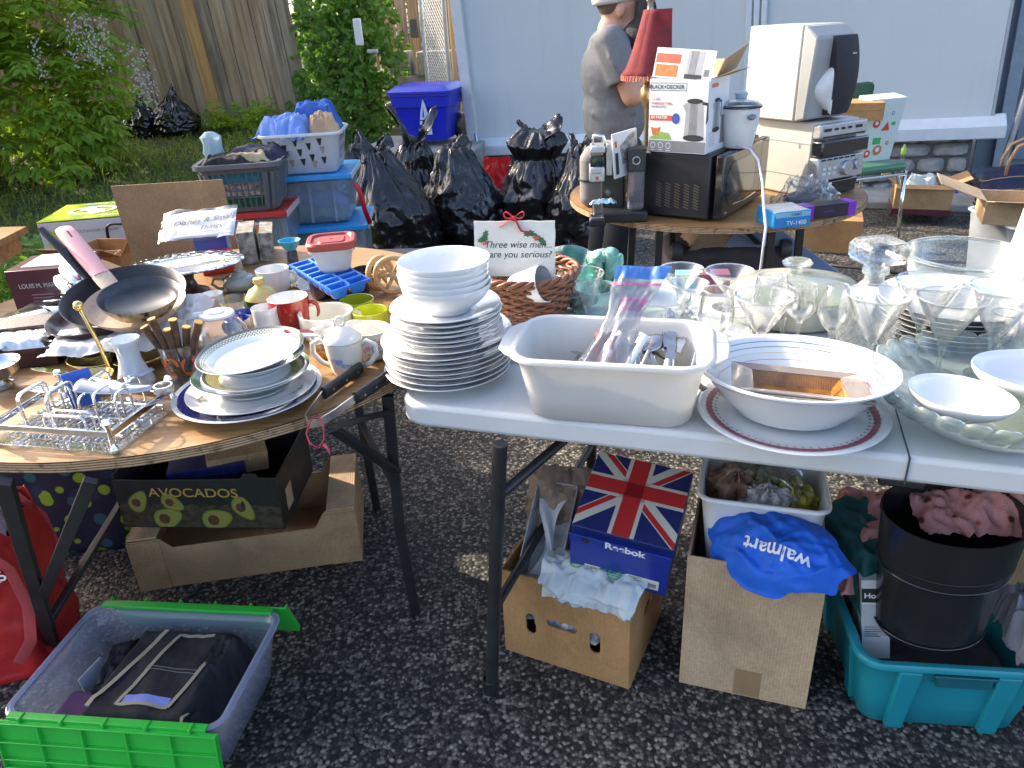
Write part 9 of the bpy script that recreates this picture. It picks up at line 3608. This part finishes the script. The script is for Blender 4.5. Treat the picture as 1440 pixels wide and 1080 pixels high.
# navy bag
q = at(1402,300,0)
hb_ = thing('striped_handbag','navy fabric holdall with tan stripes and tan handles near the right edge','handbag',(q.x + .12,q.y + .02,0),R(-12))
m = M()
def hbf(u,v):
 an_ = u * 2 * PI
 cx_ = math.copysign(abs(math.cos(an_)) ** .7,math.cos(an_))
 cy_ = math.copysign(abs(math.sin(an_)) ** .7,math.sin(an_))
 k_ = (1 - .72 * v ** 1.6)
 return (cx_ * .27 * (1 - .12 * v) * (1 + .06 * nz(cx_ * 2,v * 3,cy_,1)),cy_ * .13 * k_ * (1 + .12 * nz(cx_ * 3,cy_ * 2,v * 4,1.2)),.32 * v - .05 * v * (cx_ ** 2))
m.surf(hbf,64,20,cu=True)
m.add([hbf(i / 64,0) for i in range(64)],[tuple(range(64))])
m.add([hbf(i / 64,1) for i in range(64)],[tuple(range(64))])
part('bag_body',m,pm('navy canvas',(.014,.02,.06),.75,var=.25,bump=.3,bscale=250),hb_,smooth=60)
TAN = pm('tan leather',(.42,.24,.12),.45,var=.12)
for v_ in (.28,.55,.80):
 m = M()
 m.tube([Vector(hbf(i / 80,v_)) * 1.005 + Vector((0,0,.001)) for i in range(80)],1,6,closed=True,flat=(.004,.014 if v_ == .55 else .004,(0,0,1)))
 part('tan_stripe',m,TAN,hb_,smooth=60)
for y in (-.05,.06):
 m = M()
 m.tube([(-.12,y,.26),(-.115,y,.36),(-.08,y,.45),(0,y,.49),(.08,y,.45),(.115,y,.36),(.12,y,.26)],.012,8)
 part('handle',m,TAN,hb_,smooth=180)
# white bin on the right edge with a torn carton on top
q = at(1425,400,0)
tb_ = thing('tall_white_bin','tall grey white plastic bin at the right edge before the navy holdall','bin',(aty(1445,400,3.3).x,3.35,0),R(-5))
ztb = aty(1420,318,3.2).z
m = M()
tub(m,.34,.34,.42,.42,ztb,.05,.004,.012)
part('tub',m,pm('bluish white plastic',(.50,.54,.58),.4,var=.05),tb_,smooth=50)
carton('torn_carton','torn pale carton with a long front flap lying on the tall white bin','box',(aty(1442,300,3.25).x,3.30,ztb + .002),R(-24),.30,.26,.10,CARDL,flaps=(('f',.17,78),('l',.20,70)))
# ================================================================ the man behind the far table
YP = 3.85
P0 = aty(868,190,YP)
man_p = thing('person','man in pale cap and grey T shirt holding a black bag, behind the lamp','person',(P0.x,YP,0))
SKIN = pm('warm skin',(.50,.27,.18),.5,var=.08,scale=12,sub=.1)  # one even warm skin tone
def loc(px_,py_,dy=0):
 r_ = aty(px_,py_,YP + dy)
 return Vector((r_.x - P0.x,dy,r_.z))
def cap_(m,a_,b_,ra,rb):
 a_,b_ = Vector(a_),Vector(b_)
 m.tube([a_,a_.lerp(b_,.33),a_.lerp(b_,.66),b_],[ra,ra + (rb - ra) * .33,ra + (rb - ra) * .66,rb],14)
 m.blob(a_,(ra,ra,ra),None,14,8)
 m.blob(b_,(rb,rb,rb),None,14,8)
eye = loc(884,4)
hd = loc(871,13)
neckb = loc(858,42)
sh = loc(858,58,-.16)
shr = loc(862,58,.17)
elb = loc(888,136,-.20)
wr_p = loc(912,82,-.06)
hip = loc(866,200)
m = M()
m.blob(hd + Vector((0,0,.035)),(.098,.076,.105))
m.blob(hd + Vector((.045,0,-.02)),(.055,.058,.085))
m.blob(hd + Vector((.070,0,-.095)),(.028,.030,.022))          # chin
m.tube([hd + Vector((.095,0,.035)),hd + Vector((.118,0,-.005)),hd + Vector((.100,0,-.022))],[.008,.014,.012],8)   # nose
m.blob(hd + Vector((.094,0,.045)),(.014,.045,.012))           # brow
m.blob(hd + Vector((.096,0,-.052)),(.010,.024,.007))          # lips
m.blob(hd + Vector((.095,0,-.064)),(.009,.020,.006))
for sgy in (-1,1):
 m.blob(hd + Vector((-.005,sgy * .078,-.005)),(.020,.012,.033),(0,.2,0))    # ears
 m.blob(hd + Vector((.055,sgy * .045,-.075)),(.035,.02,.02))
cap_(m,neckb,hd + Vector((-.01,0,-.05)),.062,.055)
for s_,e_,w_2,sg in ((sh,elb,wr_p,-1),(shr,elb + Vector((.03,.40,.02)),wr_p + Vector((.02,.20,.05)),1)):
 cap_(m,s_,e_,.055,.045)
 cap_(m,e_,w_2,.046,.030)
 d_ = (w_2 - e_).normalized()
 pal = w_2 + d_ * .05
 m.blob(pal,(.045,.022,.040))
 for k_ in range(4):
  o_ = Vector((0,0,.028 - .018 * k_))
  f0_ = pal + d_ * .035 + o_
  L = (.036,.042,.039,.030)[k_]
  m.tube([f0_,f0_ + d_ * L + Vector((0,.012 * -sg,0)),f0_ + d_ * (L * 1.25) + Vector((0,.036 * -sg,-.005)),f0_ + d_ * (L * .9) + Vector((0,.055 * -sg,-.008))],[.0095,.009,.0085,.007],8)
 m.tube([pal + Vector((0,0,.03)),pal + Vector((.02,.02 * -sg,.055)),pal + Vector((.045,.035 * -sg,.06))],[.012,.011,.009],8)
m.blob((sh + shr) / 2 + Vector((0,0,-.10)),(.11,.18,.17))
m.blob(hip + Vector((0,0,.12)),(.11,.15,.22))
for sgy in (-1,1):
 kn = Vector((hip.x + .02 * sgy * -1,sgy * .11,.46))
 cap_(m,hip + Vector((0,sgy * .09,-.04)),kn,.085,.06)
 cap_(m,kn,Vector((kn.x - .06,sgy * .12,.09)),.055,.038)
 m.blob((kn.x + .02,sgy * .12,.045),(.12,.045,.04))
part('body',m,SKIN,man_p,remesh=.0085,smooth=180)
# T shirt
TEE = pm('heather grey cotton',(.155,.158,.165),.85,var=.12,scale=60,bump=.3,bscale=400)
m = M()
m.blob((sh + shr) / 2 + Vector((-.005,0,-.02)),(.105,.205,.085))
m.blob((sh + shr) / 2 + Vector((0,0,-.14)),(.148,.20,.19))
m.blob((sh + shr) / 2 + Vector((.01,0,-.30)),(.150,.19,.17))
m.blob(hip + Vector((-.01,0,.10)),(.150,.185,.14))
m.tube([neckb + Vector((-.005,0,.005)),(sh + shr) / 2 + Vector((0,0,-.02))],[.068,.09],16)
for s_,e_ in ((sh,elb),(shr,elb + Vector((.03,.40,.02)))):
 mid_ = s_.lerp(e_,.70)
 m.tube([s_ + (s_ - e_) * .1,s_.lerp(e_,.35),mid_],[.068,.076,.080],18)
 m.blob(s_,(.072,.070,.070))
def drape_line(a_,b_,sag,r_):
 a_,b_ = Vector(a_),Vector(b_)
 m.tube([a_.lerp(b_,t_) + Vector((0,-.012 * math.sin(t_ * PI),-sag * math.sin(t_ * PI))) for t_ in (0,.25,.5,.75,1)],[r_ * .3,r_,r_ * 1.2,r_,r_ * .3],8)
c_ = (sh + shr) / 2
for z0_,z1_,sg in ((-.13,-.20,.02),(-.20,-.30,.03),(-.30,-.36,.02),(-.40,-.44,.015),(-.47,-.50,.01)):
 drape_line(c_ + Vector((-.118,-.13,z0_)),c_ + Vector((.10,-.17,z1_)),sg,.016)
drape_line(sh + Vector((-.03,-.07,-.02)),elb + Vector((-.05,-.05,.09)),.01,.012)
part('shirt',m,TEE,man_p,remesh=.010,smooth=180)
JEA = pm('black denim',(.022,.023,.027),.8,var=.25,bump=.3,bscale=300)
m = M()
m.blob(hip + Vector((0,0,-.05)),(.138,.17,.12))
for sgy in (-1,1):
 kn = Vector((hip.x + .02 * sgy * -1,sgy * .11,.46))
 cap_(m,hip + Vector((0,sgy * .09,-.04)),kn,.105,.082)
 m.tube([kn,Vector((kn.x - .03,sgy * .115,.28)),Vector((kn.x - .055,sgy * .12,.06))],[.082,.076,.078],16)
 m.blob(kn,(.082,.082,.082))
part('trousers',m,JEA,man_p,remesh=.012,smooth=180)
m = M()
for sgy in (-1,1):
 kx_ = hip.x + .02 * sgy * -1
 m.blob((kx_ + .03,sgy * .12,.045),(.14,.055,.045))
part('shoe',m,BLKPL,man_p,smooth=180)
m = M()
m.blob(hd + Vector((-.030,0,.035)),(.076,.0785,.075))
part('hair',m,pm('short brown hair',(.10,.065,.045),.8,var=.3,bump=.4,bscale=200),man_p,smooth=180)
m = M()
m.lathe([(.098,.04),(.104,.055),(.103,.09),(.085,.135),(.045,.158),(0,.164)],32,sx=1.08,sy=.86)
m.surf(lambda u,v: (.085 + .105 * v * math.sin(.25 + u * (PI - .5)) ** .7,(u - .5) * .15 * (1 - .2 * v),.052 - .02 * v - .02 * (2 * u - 1) ** 2),16,8)
part('cap',m,pm('pale grey cap',(.52,.52,.50),.75,var=.1),man_p,hd + Vector((-.008,0,-.012)),(0,R(-6),0),smooth=60,solid=.003)
for sgy in (-1,1):
 m = M()
 m.blob(hd + Vector((.083,sgy * .032,.028)),(.010,.013,.009))
 part('eye',m,pm('eye white',(.6,.58,.55),.3),man_p,smooth=180)
# black bag he holds
q = loc(897,55,-.06)
m = M()
m.blob((0,0,0),(.075,.10,.085),None,28,16)
m.blob((.03,-.02,.10),(.05,.06,.09),None,24,14)
m.blob((.10,0,-.06),(.10,.07,.05),(0,.5,0),24,14)
single('black_shoulder_bag',m,pm('black plush fabric',(.012,.012,.016),.8,var=.4,bump=.8,bscale=60,bdist=.01),'fuzzy black bag held up before the man in the grey T shirt','bag',Vector((P0.x,YP,0)) + q,smooth=180,remesh=.010)
